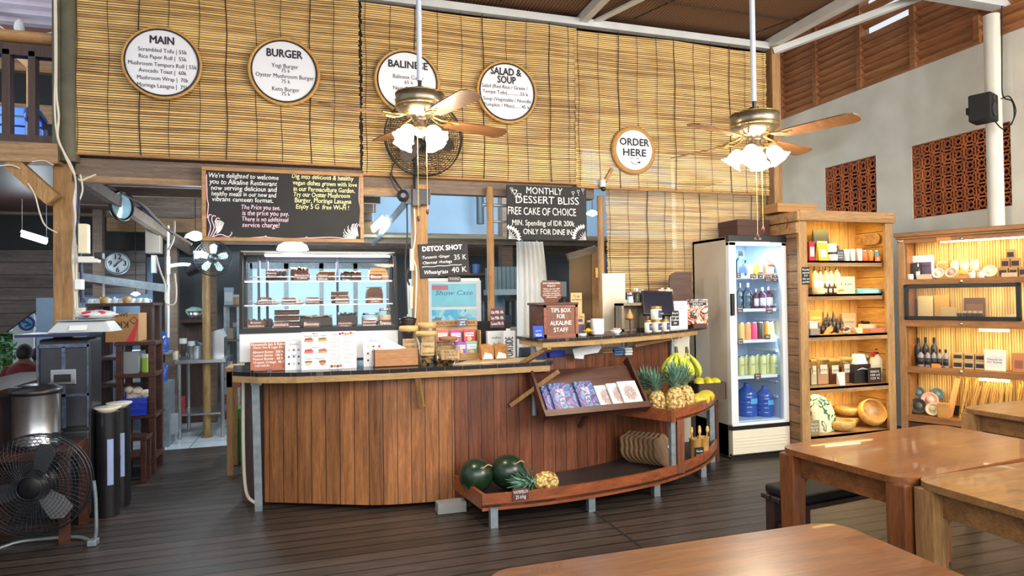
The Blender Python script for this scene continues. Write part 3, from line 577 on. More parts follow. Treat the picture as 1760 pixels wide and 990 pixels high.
round_sign(279.5, 109, 63, 57.5, [('MAIN', 0, 38, 13.5, 41), ('Scrambled Tofu | 55k', 1, 20.5, 7.2, 84), ('Rice Paper Roll |  55k', 1, 8.5, 7.2, 82), ('Mushroom Tempura Roll | 55k', 1, -4, 7.2, 118), ('Avocado Toast |  60k', 1, -15.5, 7.2, 82), ('Mushroom Wrap |  70k', 1, -28, 7.2, 88), ('Moringa Lasagna |  75k', 1, -40.5, 7.2, 88)],
    'round white MAIN menu sign with rattan rim, at the left end of the row')
round_sign(489, 124, 59.5, 53, [('BURGER', 0, 30, 13.5, 61), ('Yogi Burger', 1, 9, 7.4, 46), ('75 k', 2, 1, 6.6, 15), ('Oyster Mushroom Burger', 1, -8.5, 7.4, 100), ('75 k', 2, -17.5, 6.6, 15), ('Keto Burger', 2, -31, 7.4, 47), ('75 k', 2, -39, 6.6, 15)],
    'round white BURGER menu sign with rattan rim')
round_sign(700, 141, 57, 51, [('BALINESE', 1, 28, 12.5, 67), ('Balinese Curry', 1, 7, 7, 52), ('65 k', 2, -2, 6.4, 15), ('Nasi Campur', 0, -13, 7, 50), ('65 k', 2, -22, 6.4, 15), ('Gado Gado', 0, -34, 7, 44)],
    'round white BALINESE menu sign partly behind the ceiling fan rod')
round_sign(871, 159, 54.5, 49, [('SALAD &', -2, 34, 12.5, 52), ('SOUP', -1, 20, 12.5, 31), ('Salad (Red Rice / Green /', -4, 8, 6.4, 78), ('Tempe Tofu).............55 k', -3, -2, 6.4, 78), ('Soup (Vegetable / Noodle', 0, -14, 6.4, 82), ('Pumpkin / Miso).......45 k', -1, -24, 6.4, 78)],
    'round white SALAD & SOUP menu sign right of the ceiling fan')
o, k = round_sign(1089, 258.5, 41.5, 34, [('ORDER', 0, 13, 12.5, 50), ('HERE', 0, -5, 12.5, 39)], 'small round ORDER HERE sign in a broad woven frame', True, WY-0.05)
m = MB(); m.tube([((-7+14*i/10)*k, -0.018, (-20-5*math.sin(PI*i/10))*k) for i in range(11)], 0.0022, 5)
for s in (-1, 1): m.tube([((s*6-2.5+5*i/6)*k, -0.018, (-16+2.5*math.sin(PI*i/6))*k) for i in range(7)], 0.0018, 5)
m.ball((9*k, -0.018, -21*k), 0.012, 0.003, 0.009); m.build('smiling_face', m_ink, o)
a = AY(1052, 290, WY-0.03); b = AY(1040, 312, WY-0.03); m = MB(); m.bar(a, b, 0.03, 0.03)
m.build('bracket_stub', m_beam, None, label='short bamboo stub slanting up to the order sign', cat='pole')
c = AY(1036, 318, WY-0.05); m = MB(); m.at((0, 0, 0)).cyl(0.026, -0.02, 0.03, 16).ball((0, 0, 0.03), 0.028); m.mat(1).ball((0, -0.01, -0.035), 0.024)
m.build('security_camera', [m_white, m_black], None, c, label='small white and black dome camera on the bamboo post', cat='camera')
# ================================================================== CHALKBOARDS
def board(name, label, cat, x0, z0, x1, z1, y, thick, m, frame=None, fw=0.03, tilt=0, bevel=0.003):
    cx, cz = (x0+x1)/2, (z0+z1)/2; w, h = (x1-x0)/2, (z1-z0)/2; o = thing(name, label, cat, (cx, y, cz), rot=(0, tilt, 0)); b = MB(); b.box(-w, w, 0, thick, -h, h); b.build('board', m, o, bevel=bevel)
    if frame:
        for nm, q in (('frame', ((-w-fw, w+fw, -0.012, thick+0.004, h, h+fw), (-w-fw, w+fw, -0.012, thick+0.004, -h-fw, -h), (-w-fw, -w, -0.012, thick+0.004, -h, h), (w, w+fw, -0.012, thick+0.004, -h, h))),):
            f = MB()
            for r in q: f.box(*r)
            f.build(nm, frame, o, bevel=0.004)
    return o, w, h
y = WY-0.04; A = AY(354, 293, y); B = AY(619, 411, y)
o, w, h = board('welcome_chalkboard', 'large wood framed chalkboard with yellow and pink handwriting, above the cake case', 'chalkboard', A.x, B.z, B.x, A.z, y, 0.02, m_slate2, m_framewood, 0.03)
def L(px, py): p = AY(px, py, y); return p.x-(A.x+B.x)/2, p.z-(A.z+B.z)/2
k = MPP(-0.2, y, 2.2)
def line(t, px0, px1, py, s): x0, z0 = L(px0, py); x1, _ = L(px1, py); return (t, x0, z0, s*k, 'L', x1-x0)
letters(o, [line("We're delighted to welcome", 358, 478, 301, 8.5), line('you to Alkaline Restaurant', 360, 476, 312, 8.5), line('now serving delicious and', 362, 475, 322.5, 8.5), line('healthy meals in our new and', 363, 474, 332.5, 8), line('vibrant canteen format.', 364, 469, 342, 8)], m_chalk, 'white_lettering', -0.002, 0.12, bold=0.012, shear=0.1)
letters(o, [line('Dig into delicious & healthy', 501, 607, 303, 8.5), line('vegan dishes grown with love', 503, 613, 314, 8.2), line('in our Permaculture Garden.', 504, 609, 324.5, 8.5), line('Try our Oyster Mushroom', 504, 601, 334, 8.5), line('Burger, Moringa Lasagna', 506, 603, 344, 8.5), line('Enjoy 5 G  free Wi-Fi !', 508, 599, 355, 8.5)], m_chalky, 'yellow_lettering', -0.002, 0.12, bold=0.012, shear=0.1)
letters(o, [line('The Price you see.', 414, 481, 356, 8.5), line('is the price you pay.', 416, 496, 366, 8), line('There is no additional', 415, 495, 376.5, 8), line('service charge!', 416, 480, 386.5, 8.5)], m_chalkp, 'pink_lettering', -0.002, 0.12, bold=0.012, shear=0.1)
d = MB()
def curl(pts, r=0.004): d.tube([(L(*p)[0], -0.002, L(*p)[1]) for p in smooth_line([(a, b, 0) for a, b in pts], 5) for p in [(p[0], p[1])]], r, 5)
for pts in ([(357, 408), (362, 390), (358, 376), (360, 369), (364, 370)], [(360, 409), (368, 392), (364, 378), (366, 371), (371, 372)], [(364, 409), (374, 390), (371, 380), (373, 375), (378, 376)], [(362, 409), (378, 403), (392, 407), (398, 402), (398, 399)], [(366, 409), (385, 408), (400, 411), (404, 407)], [(400, 411), (430, 409), (455, 407), (457, 405), (460, 408), (500, 410), (524, 409), (527, 407), (531, 409), (570, 408), (600, 411)], [(355, 300), (356, 340), (358, 352), (356, 375)], [(618, 300), (617, 340), (619, 360), (618, 390)]): curl(pts)
d.build('chalk_scrolls', m_chalkp, o)
d = MB(); rnd = random.Random(3)
for i in range(16):
    a = R(92+i*5.6); l = 18+6*rnd.random(); px, py = 616, 410; curl([(px+4*math.cos(a), py-4*math.sin(a)), (px+l*math.cos(a+0.1), py-l*math.sin(a+0.1)), (px+(l+5)*math.cos(a-0.05), py-(l+5)*math.sin(a-0.05))], 0.003)
for i in range(10):
    a = R(40+i*6); l = 22; curl([(372, 402), (372+10*math.cos(a), 402-10*math.sin(a)), (374+l*math.cos(a+0.2)*0.8, 400-l*math.sin(a+0.2))], 0.0025)
d.build('chalk_flower', m_chalk, o)
y = WY-0.049; A = AY(720, 417, y); B = AY(806, 475, y); k = MPP(1, y, 1.8)
o, w, h = board('detox_chalkboard', 'small tilted chalkboard listing detox shots, on the middle post', 'chalkboard', A.x, B.z, B.x, A.z, y, 0.018, m_slate, None, tilt=R(-4))
letters(o, [('DETOX SHOT', -w+0.03, h*0.69, 0.042, 'L', 2*w*0.80)], m_chalk, 'heading_lettering', -0.002, 0.08, bold=0.05)
letters(o, [('\u00b7Turmeric \u00b7Ginger', -w+0.018, h*0.2, 0.025, 'L', w*1.13), ('\u00b7Charcoal \u00b7Moringa', -w+0.018, -h*0.12, 0.025, 'L', w*1.2), ('Wheatgrass', -w+0.03, -h*0.7, 0.034, 'L', w*0.95)], m_chalk, 'list_lettering', -0.002, 0.14, bold=0.012, shear=0.15)
letters(o, [('35 K', w-0.02, h*0.08, 0.045, 'R', w*0.5), ('40 K', w-0.025, -h*0.66, 0.048, 'R', w*0.62)], m_chalk, 'price_lettering', -0.002, 0.05, bold=0.004)
d = MB(); d.tube([(-w+0.02+i*w*0.145, -0.002, -h*0.36+0.003*math.sin(i*1.7)) for i in range(12)], 0.003, 5); d.build('chalk_rule', m_chalk, o)
y = WY-0.07; A = AY(871, 317, y); B = AY(1009, 414, y); k = MPP(2, y, 2.2)
o, w, h = board('dessert_chalkboard', 'chalkboard announcing a monthly free cake, above the white curtain', 'chalkboard', A.x, B.z, B.x, A.z, y, 0.02, m_slate2)
letters(o, [('MONTHLY', -0.03, h*0.80, 0.062, 'C', w*0.90), ('DESSERT BLISS', 0.0, h*0.46, 0.066, 'C', w*1.58), ('FREE CAKE OF CHOICE', -0.05, h*0.04, 0.068, 'C', w*1.7), ('MIN. Spending of IDR 200k', -0.04, -h*0.38, 0.05, 'C', w*1.56), ('ONLY FOR DINE IN', 0.0, -h*0.7, 0.05, 'C', w*1.22)], m_chalk, 'chalk_lettering', -0.002, 0.07, bold=-0.004)
d = MB()
for sx in (-1, 1):
    for i in range(8):
        a = R(88-i*13) if sx < 0 else R(92+i*13); r0, r1 = 0.075, 0.122; cx0, cz0 = sx*(w-0.005), -h+0.01
        if sx > 0: cx0, cz0 = w-0.03, -h+0.03
        q = Vector((math.cos(a), 0, math.sin(a))); t = Vector((-q.z, 0, q.x)); c0 = Vector((cx0, -0.002, cz0))
        d.add([c0+q*r0, c0+q*(r0+r1)/2+t*0.013, c0+q*r1, c0+q*(r0+r1)/2-t*0.013], [(0, 1, 2, 3)])
    for i in range(5): c0 = (sx*(w-0.01), -0.002, -h+0.01); d.tube([(c0[0]-sx*0.016*i, -0.002, -h+0.005), (c0[0]-sx*0.002, -0.002, -h+0.018*i+0.01)], 0.002, 4); d.tube([(c0[0]-sx*0.075*math.cos(R(i*20)), -0.002, -h+0.01+0.075*math.sin(R(i*20))), (c0[0], -0.002, -h+0.01)], 0.0016, 4)
d.build('chalk_sunflowers', m_chalk, o)
d = MB()
for x, z, r in ((-w+0.07, h-0.06, 0.022), (-w+0.11, h-0.09, 0.02), (-w+0.04, h-0.035, 0.012), (w-0.13, h-0.05, 0.014), (w-0.08, h-0.035, 0.013), (w-0.035, h-0.02, 0.012)): d.at((x, -0.002, z), rx=PI/2).lathe([(r, 0), (r*0.6, 0.0005), (r, 0.001)], 10, cap=False, rfun=lambda a, k: 1+0.3*math.sin(3*a)); d.at(); d.tube([(x, -0.002, z-r), (x+0.006, -0.002, z-r-0.03)], 0.0014, 4)
d.build('chalk_blooms', m_chalk, o)
# ================================================================== CEILING FANS
def ceiling_fan(label, loc, a0, top, n=4):
    o = thing('ceiling_fan', label, 'ceiling fan', loc, a0, 'ceiling fans with lamps')
    m = MB(); m.cyl(0.017, 0.25, top-loc[2], 14); m.build('downrod', plain('pale_blue_rod', srgb(206, 216, 236), 0.4), o)
    m = MB(); m.cyl(0.03, 0.17, 0.21, 14).cyl(0.012, 0.2, 0.26, 10); m.lathe([(0.05, 0.165), (0.03, 0.2), (0.012, 0.21)], 14); m.build('hanger_joint', m_black, o)
    m = MB(); m.lathe([(0.05, 0.175), (0.13, 0.172), (0.152, 0.16), (0.155, 0.10), (0.148, 0.088)], 40, rfun=lambda a, k: 1+(0.012*math.sin(40*a) if k in (2, 3) else 0)); m.lathe([(0.148, 0.088), (0.154, 0.08), (0.148, 0.068), (0.12, 0.045), (0.085, 0.028), (0.05, 0.02), (0.05, -0.01)], 40); m.build('motor_housing', m_bronze, o)
    m = MB(); m.ring(0.153, 0.006, 40, 6, 'xy', (0, 0, 0.083)); m.ring(0.154, 0.004, 40, 6, 'xy', (0, 0, 0.16)); m.build('brass_band', m_brass, o)
    for k in range(n):
        q = MB(); q.at((0, 0, 0), rz=2*PI*k/n); ir = MB(); ir.M = q.M.copy()
        for s in (-1, 1): ir.tube([(0.09, s*0.012, 0.03), (0.13, s*0.03, 0.012), (0.17, s*0.042, 0.004), (0.215, s*0.03, 0.0), (0.235, s*0.012, 0.0)], 0.007, 6)
        ir.box(0.19, 0.27, -0.035, 0.035, -0.001, 0.005); ir.build('blade_iron', m_brass, o)
        q.M = q.M @ Matrix.Rotation(R(-12), 4, 'X'); L0, L1 = 0.19, 0.66
        out = [(L0, -0.045), (L0+0.12, -0.058), (L1-0.05, -0.068), (L1-0.012, -0.05), (L1, -0.02), (L1, 0.02), (L1-0.012, 0.05), (L1-0.05, 0.068), (L0+0.12, 0.058), (L0, 0.045)]
        q.prism(out, -0.0035, 0.0035, 'xy'); q.build('blade', m_blade, o, bevel=0.002)
    m = MB(); m.lathe([(0.04, 0.0), (0.042, -0.03), (0.055, -0.045), (0.055, -0.075), (0.03, -0.1), (0.008, -0.115)], 24); m.build('light_fitter', m_bronze, o)
    for k in range(4):
        a = 2*PI*k/4+R(20); ar = MB(); ar.at((0, 0, 0), rz=a); ar.tube([(0.045, 0, -0.06), (0.075, 0, -0.055), (0.095, 0, -0.07)], 0.008, 8); arm = ar.build('lamp_arm', m_brass, o)
        s = MB(); s.M = Matrix.Rotation(a, 4, 'Z') @ Matrix.Translation((0.09, 0, -0.065)) @ Matrix.Rotation(R(-38), 4, 'Y')
        s.lathe([(0.022, 0), (0.038, -0.02), (0.046, -0.05), (0.045, -0.075), (0.055, -0.095), (0.068, -0.108)], 24, cap=False, rfun=lambda t, k: 1+(0.10*math.sin(6*t) if k == 5 else 0.05*math.sin(6*t) if k == 4 else 0)); s.build('tulip_shade', m_shade, o, solid=0.003)
        b = MB(); b.M = s.M.copy(); b.ball((0, 0, -0.06), 0.026, 0.026, 0.034); b.build('bulb', m_bulb, o)
    for x, z in ((0.03, -0.57), (-0.035, -0.62)):
        ch = MB(); ch.tube([(x, -0.03, -0.08), (x, -0.03, z)], 0.002, 5); c = ch.build('pull_chain', m_brass, o); kn = MB(); kn.at((x, -0.03, 0)).lathe([(0.004, z), (0.011, z-0.01), (0.009, z-0.03), (0.003, z-0.04)], 10); kn.build('chain_knob', m_redwoodz, c)
    point('fan_lamp_light', (loc[0], loc[1], loc[2]-0.22), 70, (1.0, 0.85, 0.63), 0.12)
    return o
f1 = AY(722, 206, 4.07); ceiling_fan('ceiling fan with lit tulip lamps in front of the cage fan', f1, R(18), 4.09)
f2 = AY(1297, 240, 3.5); ceiling_fan('ceiling fan with lit tulip lamps right of the order sign', f2, R(20), 4.09)
# ================================================================== CAGE FANS
def cage(o, r, d, m, wires=36, rings=9, wr=0.0016, name='cage'):
    c = MB(); prof = lambda t: (0.22+0.78*t)*r
    for side, dy in ((-1, -d/2), (1, d/2)):
        for k in range(rings+1): t = k/rings; c.ring(prof(t)*0.995, wr*(2.2 if k in (0, rings) else 1), 40, 4, c=(0, dy*(1-0.55*t**2.5), 0))
        for i in range(wires):
            a = 2*PI*i/wires; c.tube([(prof(t)*math.cos(a+0.35*t*side), dy*(1-0.55*t**2.5), prof(t)*math.sin(a+0.35*t*side)) for t in (0, 0.33, 0.66, 0.85, 1)], wr, 4, cap=False)
    c.ring(r, wr*3.5, 48, 6, c=(0, 0, 0)); return c.build(name, m, o)
def fan_blades(o, r, m, n=3, hub=0.07, yy=0.0, a0=0.4):
    for k in range(n):
        b = MB(); a = a0+2*PI*k/n; pts = [(0.1, -0.06), (0.45, -0.2), (0.8, -0.26), (0.97, -0.1), (0.92, 0.16), (0.6, 0.2), (0.25, 0.12), (0.1, 0.06)]
        vs = [(p*r*math.cos(a)-q*r*math.sin(a), yy+q*r*0.35, p*r*math.sin(a)+q*r*math.cos(a)) for p, q in pts]; vs += [(x, v+0.004, z) for x, v, z in vs]; n8 = len(pts)
        b.add(vs, [tuple(range(n8)), tuple(range(2*n8-1, n8-1, -1))]+[(i, n8+i, n8+(i+1) % n8, (i+1) % n8) for i in range(n8)]); b.build('fan_blade', m, o)
    h = MB(); h.at((0, yy, 0), rx=PI/2).lathe([(hub*0.9, -0.03), (hub, 0.0), (hub*0.9, 0.04), (hub*0.5, 0.055), (0.001, 0.058)], 24); h.build('hub_cap', m_black, o)
c = AY(728, 236, 5.12); r = 66.5*MPP(c.x, 5.12, c.z)
o = thing('cage_fan', 'large black cage fan on a short pole in front of the blind', 'fan', c); cage(o, r, 0.16, m_black, 40, 13, 0.0017); fan_blades(o, r*0.86, col(70, 56, 46), 3, 0.06, a0=1.9)
m = MB(); m.at((0, 0.06, 0), rx=PI/2).lathe([(0.06, -0.14), (0.085, -0.1), (0.085, 0.0), (0.05, 0.03)], 20); m.build('motor', m_black, o)
zb = ZY(718, 350, 5.2)-c.z; m = MB(); m.tube([(0, 0.12, 0), (-0.05, 0.12, -0.02), (-0.05, 0.1, zb)], 0.022, 12); m.build('pole', m_black, o)
m = MB(); m.box(-0.14, 0.07, 0.12, 0.135, zb, zb+0.13); m.box(-0.085, -0.015, 0.07, 0.12, zb-0.02, zb+0.12); m.at((-0.16, 0.1, zb+0.06), rx=PI/2).lathe([(0.05, 0), (0.05, 0.03), (0.02, 0.045)], 12, rfun=lambda a, k: 1+0.1*math.sin(6*a)); m.build('clamp_bracket', plain('dark_bracket', srgb(50, 52, 60), 0.4, 0.5), o, bevel=0.003)
m = MB(); m.tube(smooth_line([AY(682, 270, 5.2), AY(672, 300, 5.22), AY(680, 325, 5.22), AY(698, 336, 5.22)], 6), 0.006, 6); m.tube(smooth_line([AY(671, 298, 5.28), AY(684, 318, 5.24), AY(700, 340, 5.22)], 6), 0.008, 6); m.build('fan_cables', m_cable_b, None, label='black and pale cables hanging from the cage fan clamp', cat='cable')
# ================================================================== SPEAKER ON COLUMN
c = AX(1690, 187, 6.0); o = thing('wall_speaker', 'black loudspeaker mounted on the white column', 'speaker', c, R(20)); m = MB()
m.box(-0.105, 0.105, -0.09, 0.09, -0.125, 0.125); m.build('cabinet', m_blackmat, o, bevel=0.012)
m = MB(); m.at((-0.02, -0.092, -0.03), rx=PI/2).lathe([(0.062, 0), (0.066, 0.008), (0.05, 0.004), (0.03, -0.004), (0.02, 0.006), (0.001, 0.01)], 24); m.at((-0.02, -0.092, 0.075), rx=PI/2).lathe([(0.03, 0), (0.03, 0.006), (0.012, 0.002), (0.001, 0.006)], 20); m.build('cone', plain('speaker_cone', srgb(52, 52, 54), 0.5), o)
m = MB(); m.box(-0.03, 0.03, 0.09, 0.13, -0.03, 0.03); m.build('bracket', m_black, o)
m = MB(); P = lambda px, py: AX(px, py, 6.07)
m.tube(smooth_line([P(1722, 10), P(1722, 120), P(1724, 165), P(1740, 175), P(1742, 205), P(1725, 222), P(1708, 206)], 6), 0.006, 6); m.tube(smooth_line([P(1720, 170), P(1735, 166), P(1746, 190), P(1738, 215)], 6), 0.005, 6)
m.build('speaker_cable', m_cable_b, None, label='looped black cable beside the wall speaker', cat='cable')
# ================================================================== SERVICE COUNTER
PLN = smooth_line([(-.33, 5.03, 0), (.09, 4.835, 0), (.44, 4.68, 0), (.72, 4.63, 0), (.99, 4.605, 0), (1.43, 4.62, 0), (1.83, 4.655, 0), (2.15, 4.73, 0), (2.5, 4.87, 0), (2.8, 5.03, 0), (3.24, 5.27, 0)], 4)
SC = thing('service_counter', 'long curved bar counter clad in upright reddish planks with a raised till end', 'counter', (0, 0, 0))
left = [p for p in PLN if p.x <= 1.0]; right = [p for p in PLN if p.x >= 0.98]
m = MB(); m.strip(left, 0.03, 0.03, 0.965); m.build('front_panel', m_counter, SC)
m = MB(); m.strip(right, 0.03, [0.03]*len(right), [0.97+max(0, min(1, (p.x-1.2)/0.6))*0.06+max(0, (p.x-2.4))*0.14 for p in right]); m.build('rear_panel', m_counter2, SC)
TB = 0.985
fe = [AZ(a, b, TB) for a, b in ((400, 646), (443, 648), (510, 647.5), (580, 645), (650, 642.5), (724, 639), (840, 633.5), (947, 628), (953, 622))]
fe = [(p.x, p.y) for p in fe]; top = fe+[(1.72, 4.95), (1.5, 5.27), (-0.56, 5.27)]
m = MB(); m.prism(top, TB, TB+0.028, 'xy'); m.build('tiled_top', m_topblack, SC, bevel=0.004)
fl = [AZ(a, b, TB-0.001) for a, b in ((399, 646.5), (443, 648.5), (510, 648), (580, 645.5), (650, 643), (724, 639.5), (840, 634), (946, 628.5))]
m = MB(); m.strip([(p.x, p.y+0.008) for p in fl], 0.025, TB-0.043, TB); m.build('fascia', m_fascia, SC)
m = MB(); m.box(-0.5, 1.5, 5.2, 5.24, 0.0, TB); m.box(-0.25, 1.5, 5.08, 5.24, 0.55, 0.58); m.build('carcass', m_darkwood, SC)
a = AZ(445, 877, 0); m = MB(); m.bar((a.x, a.y, 0), (a.x-0.01, a.y-0.08, TB-0.03), 0.05, 0.05); m.box(a.x-0.04, a.x+0.03, a.y-0.1, a.y+0.0, TB-0.08, TB-0.02); m.build('leg', m_galv, SC)
# upper top
UT = 1.2
up = [(1.564, 4.253), (1.9, 4.315), (2.17, 4.41), (2.5, 4.545), (2.8, 4.69), (3.1, 4.86), (3.34, 5.02), (3.55, 5.19), (3.5, 5.28), (2.9, 5.2), (2.4, 4.98), (2.0, 4.82), (1.525, 4.75)]
m = MB(); m.prism(up, UT-0.02, UT, 'xy'); m.build('raised_top', m_topblack, SC, bevel=0.004)
m = MB(); m.strip([(p[0]+0.004, p[1]+0.012) for p in up[:7]], 0.025, UT-0.06, UT-0.02); m.strip([(1.54, 4.72), (1.572, 4.27)], 0.025, UT-0.06, UT-0.02); m.build('raised_fascia', m_fascia, SC)
for x, y in ((1.62, 4.62), (2.55, 4.95), (3.18, 5.2)):
    m = MB(); m.at((x, y, 0)).cyl(0.022, 0.6, UT-0.02, 12); m.build('riser_post', m_galv, SC)
for (x0, y0, z0), (x1, y1, z1), mm in (((1.72, 4.36, 0.955), (1.43, 4.60, 0.69), m_beam), ((1.62, 4.28, UT-0.06), (1.50, 4.60, 0.99), m_beam), ((0.72, 4.53, 0.95), (0.76, 4.6, 0.72), m_beam), ((3.1, 4.92, UT-0.06), (2.62, 4.88, 1.08), m_framewood)):
    m = MB(); m.bar((x0, y0, z0), (x1, y1, z1), 0.035, 0.03); m.build('bracket', mm, SC)
m = MB(); m.prism([(1.50, 4.67), (2.2, 4.80), (2.9, 5.1), (2.7, 5.26), (1.4, 5.1)], 0.98, 1.0, 'xy'); m.build('inner_worktop', m_blackmat, SC)
m = MB(); m.cbox((0.93, 4.45, 0.04), (0.2, 0.1, 0.07)); m.build('concrete_block', plain('concrete', srgb(150, 150, 146), 0.9), None, label='grey concrete block under the counter beside the watermelon shelf', cat='block')
# ------------------------------------------------------------------ produce shelf
PS = thing('produce_shelf', 'curved two tier wooden produce shelf on steel legs along the counter', 'shelf', (0, 0, 0))
FR = smooth_line([(1.06, 4.07, 0), (1.42, 4.05, 0), (1.77, 4.07, 0), (2.1, 4.12, 0), (2.43, 4.2, 0), (2.8, 4.36, 0), (3.1, 4.56, 0), (3.35, 4.80, 0), (3.46, 4.92, 0)], 5)
bk = [p for p in PLN if 1.0 <= p.x <= 3.0]
poly = [(p.x, p.y) for p in FR]+[(3.4, 5.2)]+[(p.x, p.y-0.012) for p in reversed(bk)]
m = MB(); m.prism(poly, 0.125, 0.145, 'xy'); m.build('lower_board', plain('dark_shelf_board', srgb(48, 40, 38), 0.5), PS)
m = MB(); m.strip([(0.985, 4.59)]+[(1.062, 4.072)], 0.022, 0.11, 0.215); m.strip([(p.x, p.y) for p in FR], 0.022, 0.105, 0.212); m.build('lower_rim', m_redwood, PS)
TR = [p for p in FR if p.x >= 2.6]; c0 = (2.6, 4.235)
poly = [c0]+[(p.x, p.y) for p in TR]+[(3.4, 5.2)]+[(p.x, p.y-0.012) for p in reversed(bk) if p.x > 2.35]
m = MB(); m.prism(poly, 0.55, 0.568, 'xy'); m.build('upper_board', m_rackwood, PS)
m = MB(); m.strip([(2.34, 4.70), c0], 0.022, 0.545, 0.635); m.strip([c0]+[(p.x, p.y) for p in TR], 0.022, 0.545, 0.635); m.build('upper_rim', m_redwood, PS)
m = MB(); m.box(2.655, 2.715, 4.285, 4.345, 0.145, 0.55); m.build('upright', m_redwoodz, PS); m = MB(); m.box(2.61, 2.65, 4.30, 4.34, 0.145, 0.55); m.build('upright', m_galv, PS)
for px, py in ((850, 908), (1018, 880), (1130, 853), (1210, 820)):
    a = AZ(px, py, 0); m = MB(); m.box(a.x-0.025, a.x+0.025, a.y, a.y+0.05, 0, 0.125); m.build('leg', m_galv, PS)
m = MB(); m.box(3.40, 3.45, 4.95, 5.0, 0, 0.56); m.build('leg', m_galv, PS); m = MB(); m.box(3.465, 3.5, 4.96, 5.0, 0, 0.63); m.build('end_post', m_rackwood, PS)
m = MB(); a = AZ(892, 850, 0.165); m.box(-0.055, 0.055, 0, 0.006, -0.04, 0.04); o = thing('price_sign', 'small brown WATERMELON 25 k/kg price sign on the lower shelf rim', 'sign', AY(895, 850, 4.045)); m.build('plate', m_tagbrown, o)
letters(o, [('WATERMELON', 0, 0.017, 0.022, 'C', 0.1), ('25 k/kg', 0, -0.016, 0.024, 'C', 0.07)], m_chalk, 'lettering', -0.001, 0.1)
# ------------------------------------------------------------------ fruit
def pineapple_make(name, label, loc, s=1.0, rot=(0, 0, 0), group='pineapples'):
    o = thing(name, label, 'pineapple', loc, group=group, rot=rot); m = MB(); h, r = 0.19*s, 0.068*s; nv, nr = 56, 44; prof = []
    vs = []; fs = []
    for k in range(nr+1):
        t = k/nr; rad = r*(1-abs(2*t-1)**2.6)**0.5*(1.06-0.14*t)+0.002; z = h*t
        for i in range(nv):
            a = 2*PI*i/nv; b = abs(math.sin(a*4+t*11))*abs(math.sin(a*4-t*11)); q = rad*(0.93+0.12*b); vs.append((q*math.cos(a), q*math.sin(a), z))
    for k in range(nr):
        for i in range(nv): j = (i+1) % nv; fs.append((k*nv+i, k*nv+j, (k+1)*nv+j, (k+1)*nv+i))
    m.add(vs, fs, True); m.build('body', m_pinebody, o)
    c = MB(); rnd = random.Random(int(abs(loc[0])*1000))
    for k in range(46):
        lv = k/46; a = k*2.399; L = (0.09+0.06*lv)*s*rnd.uniform(0.85, 1.15); out = (1-lv)*0.95+0.08; w = 0.0125*s; b0 = Vector((math.cos(a)*0.02*s, math.sin(a)*0.02*s, h-0.008*s+lv*0.05*s)); d = Vector((math.cos(a), math.sin(a), 0)); t = Vector((-d.y, d.x, 0)); P = []
        for q, ww in ((0, 0.8), (0.35, 1), (0.7, 0.7), (1, 0.05)):
            p = b0 + d*(out*L*q*(0.6+0.5*q)) + Vector((0, 0, L*(q*1.05-out*0.45*q*q))); P += [p+t*w*ww, p+Vector((0, 0, -0.003))+d*0.003, p-t*w*ww]
        f = []
        for q in range(3): f += [(3*q, 3*q+1, 3*q+4, 3*q+3), (3*q+1, 3*q+2, 3*q+5, 3*q+4)]
        c.add(P, f, True)
    c.build('leaf_crown', m_pineleaf, o); return o
zt = 0.568
for nm, lab, px, y, s, r in (('pineapple', 'pineapple leaning in the corner between the book rack and the bananas', 1114, 4.60, 0.95, (R(-4), R(-3), 0)), ('pineapple', 'pineapple behind the front one, closest to the book rack of the group of three', 1132, 4.49, 1.0, (0, R(-12), 0.5)), ('pineapple', 'front pineapple of the group of three in the corner of the upper tray', 1160, 4.41, 1.12, (0, R(2), 1.0)), ('pineapple', 'pineapple of the group of three that touches the papaya', 1181, 4.55, 1.05, (0, R(8), 2.0))):
    pineapple_make(nm, lab, (X(px, y, 0.65), y, zt+0.005), s, r)
pineapple_make('pineapple', 'pineapple lying on its side on the lower shelf next to the watermelons', Vector((X(958, 4.16, 0.21), 4.16, 0.222)), 0.98, (0, R(-84), R(8)))
for lab, px, py, r in (('left watermelon with a dry curled stem, by the shelf corner', 818, 815, 29), ('dark green watermelon between its twin and the lying pineapple', 873, 811, 30)):
    y = 4.365; k = MPP(1.2, y, 0.25); c = AY(px, py, y); o = thing('watermelon', lab, 'watermelon', (c.x, y, 0.147), group='watermelons on the lower shelf'); m = MB(); rr = r*k
    m.ball((0, 0, rr*0.97), rr*1.02, rr, rr*0.97, 28, 18); m.build('rind', m_melon, o)
    m = MB(); m.tube(smooth_line([(0.01, -rr*0.75, rr*1.55), (0.03, -rr*0.95, rr*1.65), (0.06, -rr*0.9, rr*1.75), (0.09, -rr*0.8, rr*1.62)], 4), 0.0035, 5); m.build('stem', m_kraft, o)
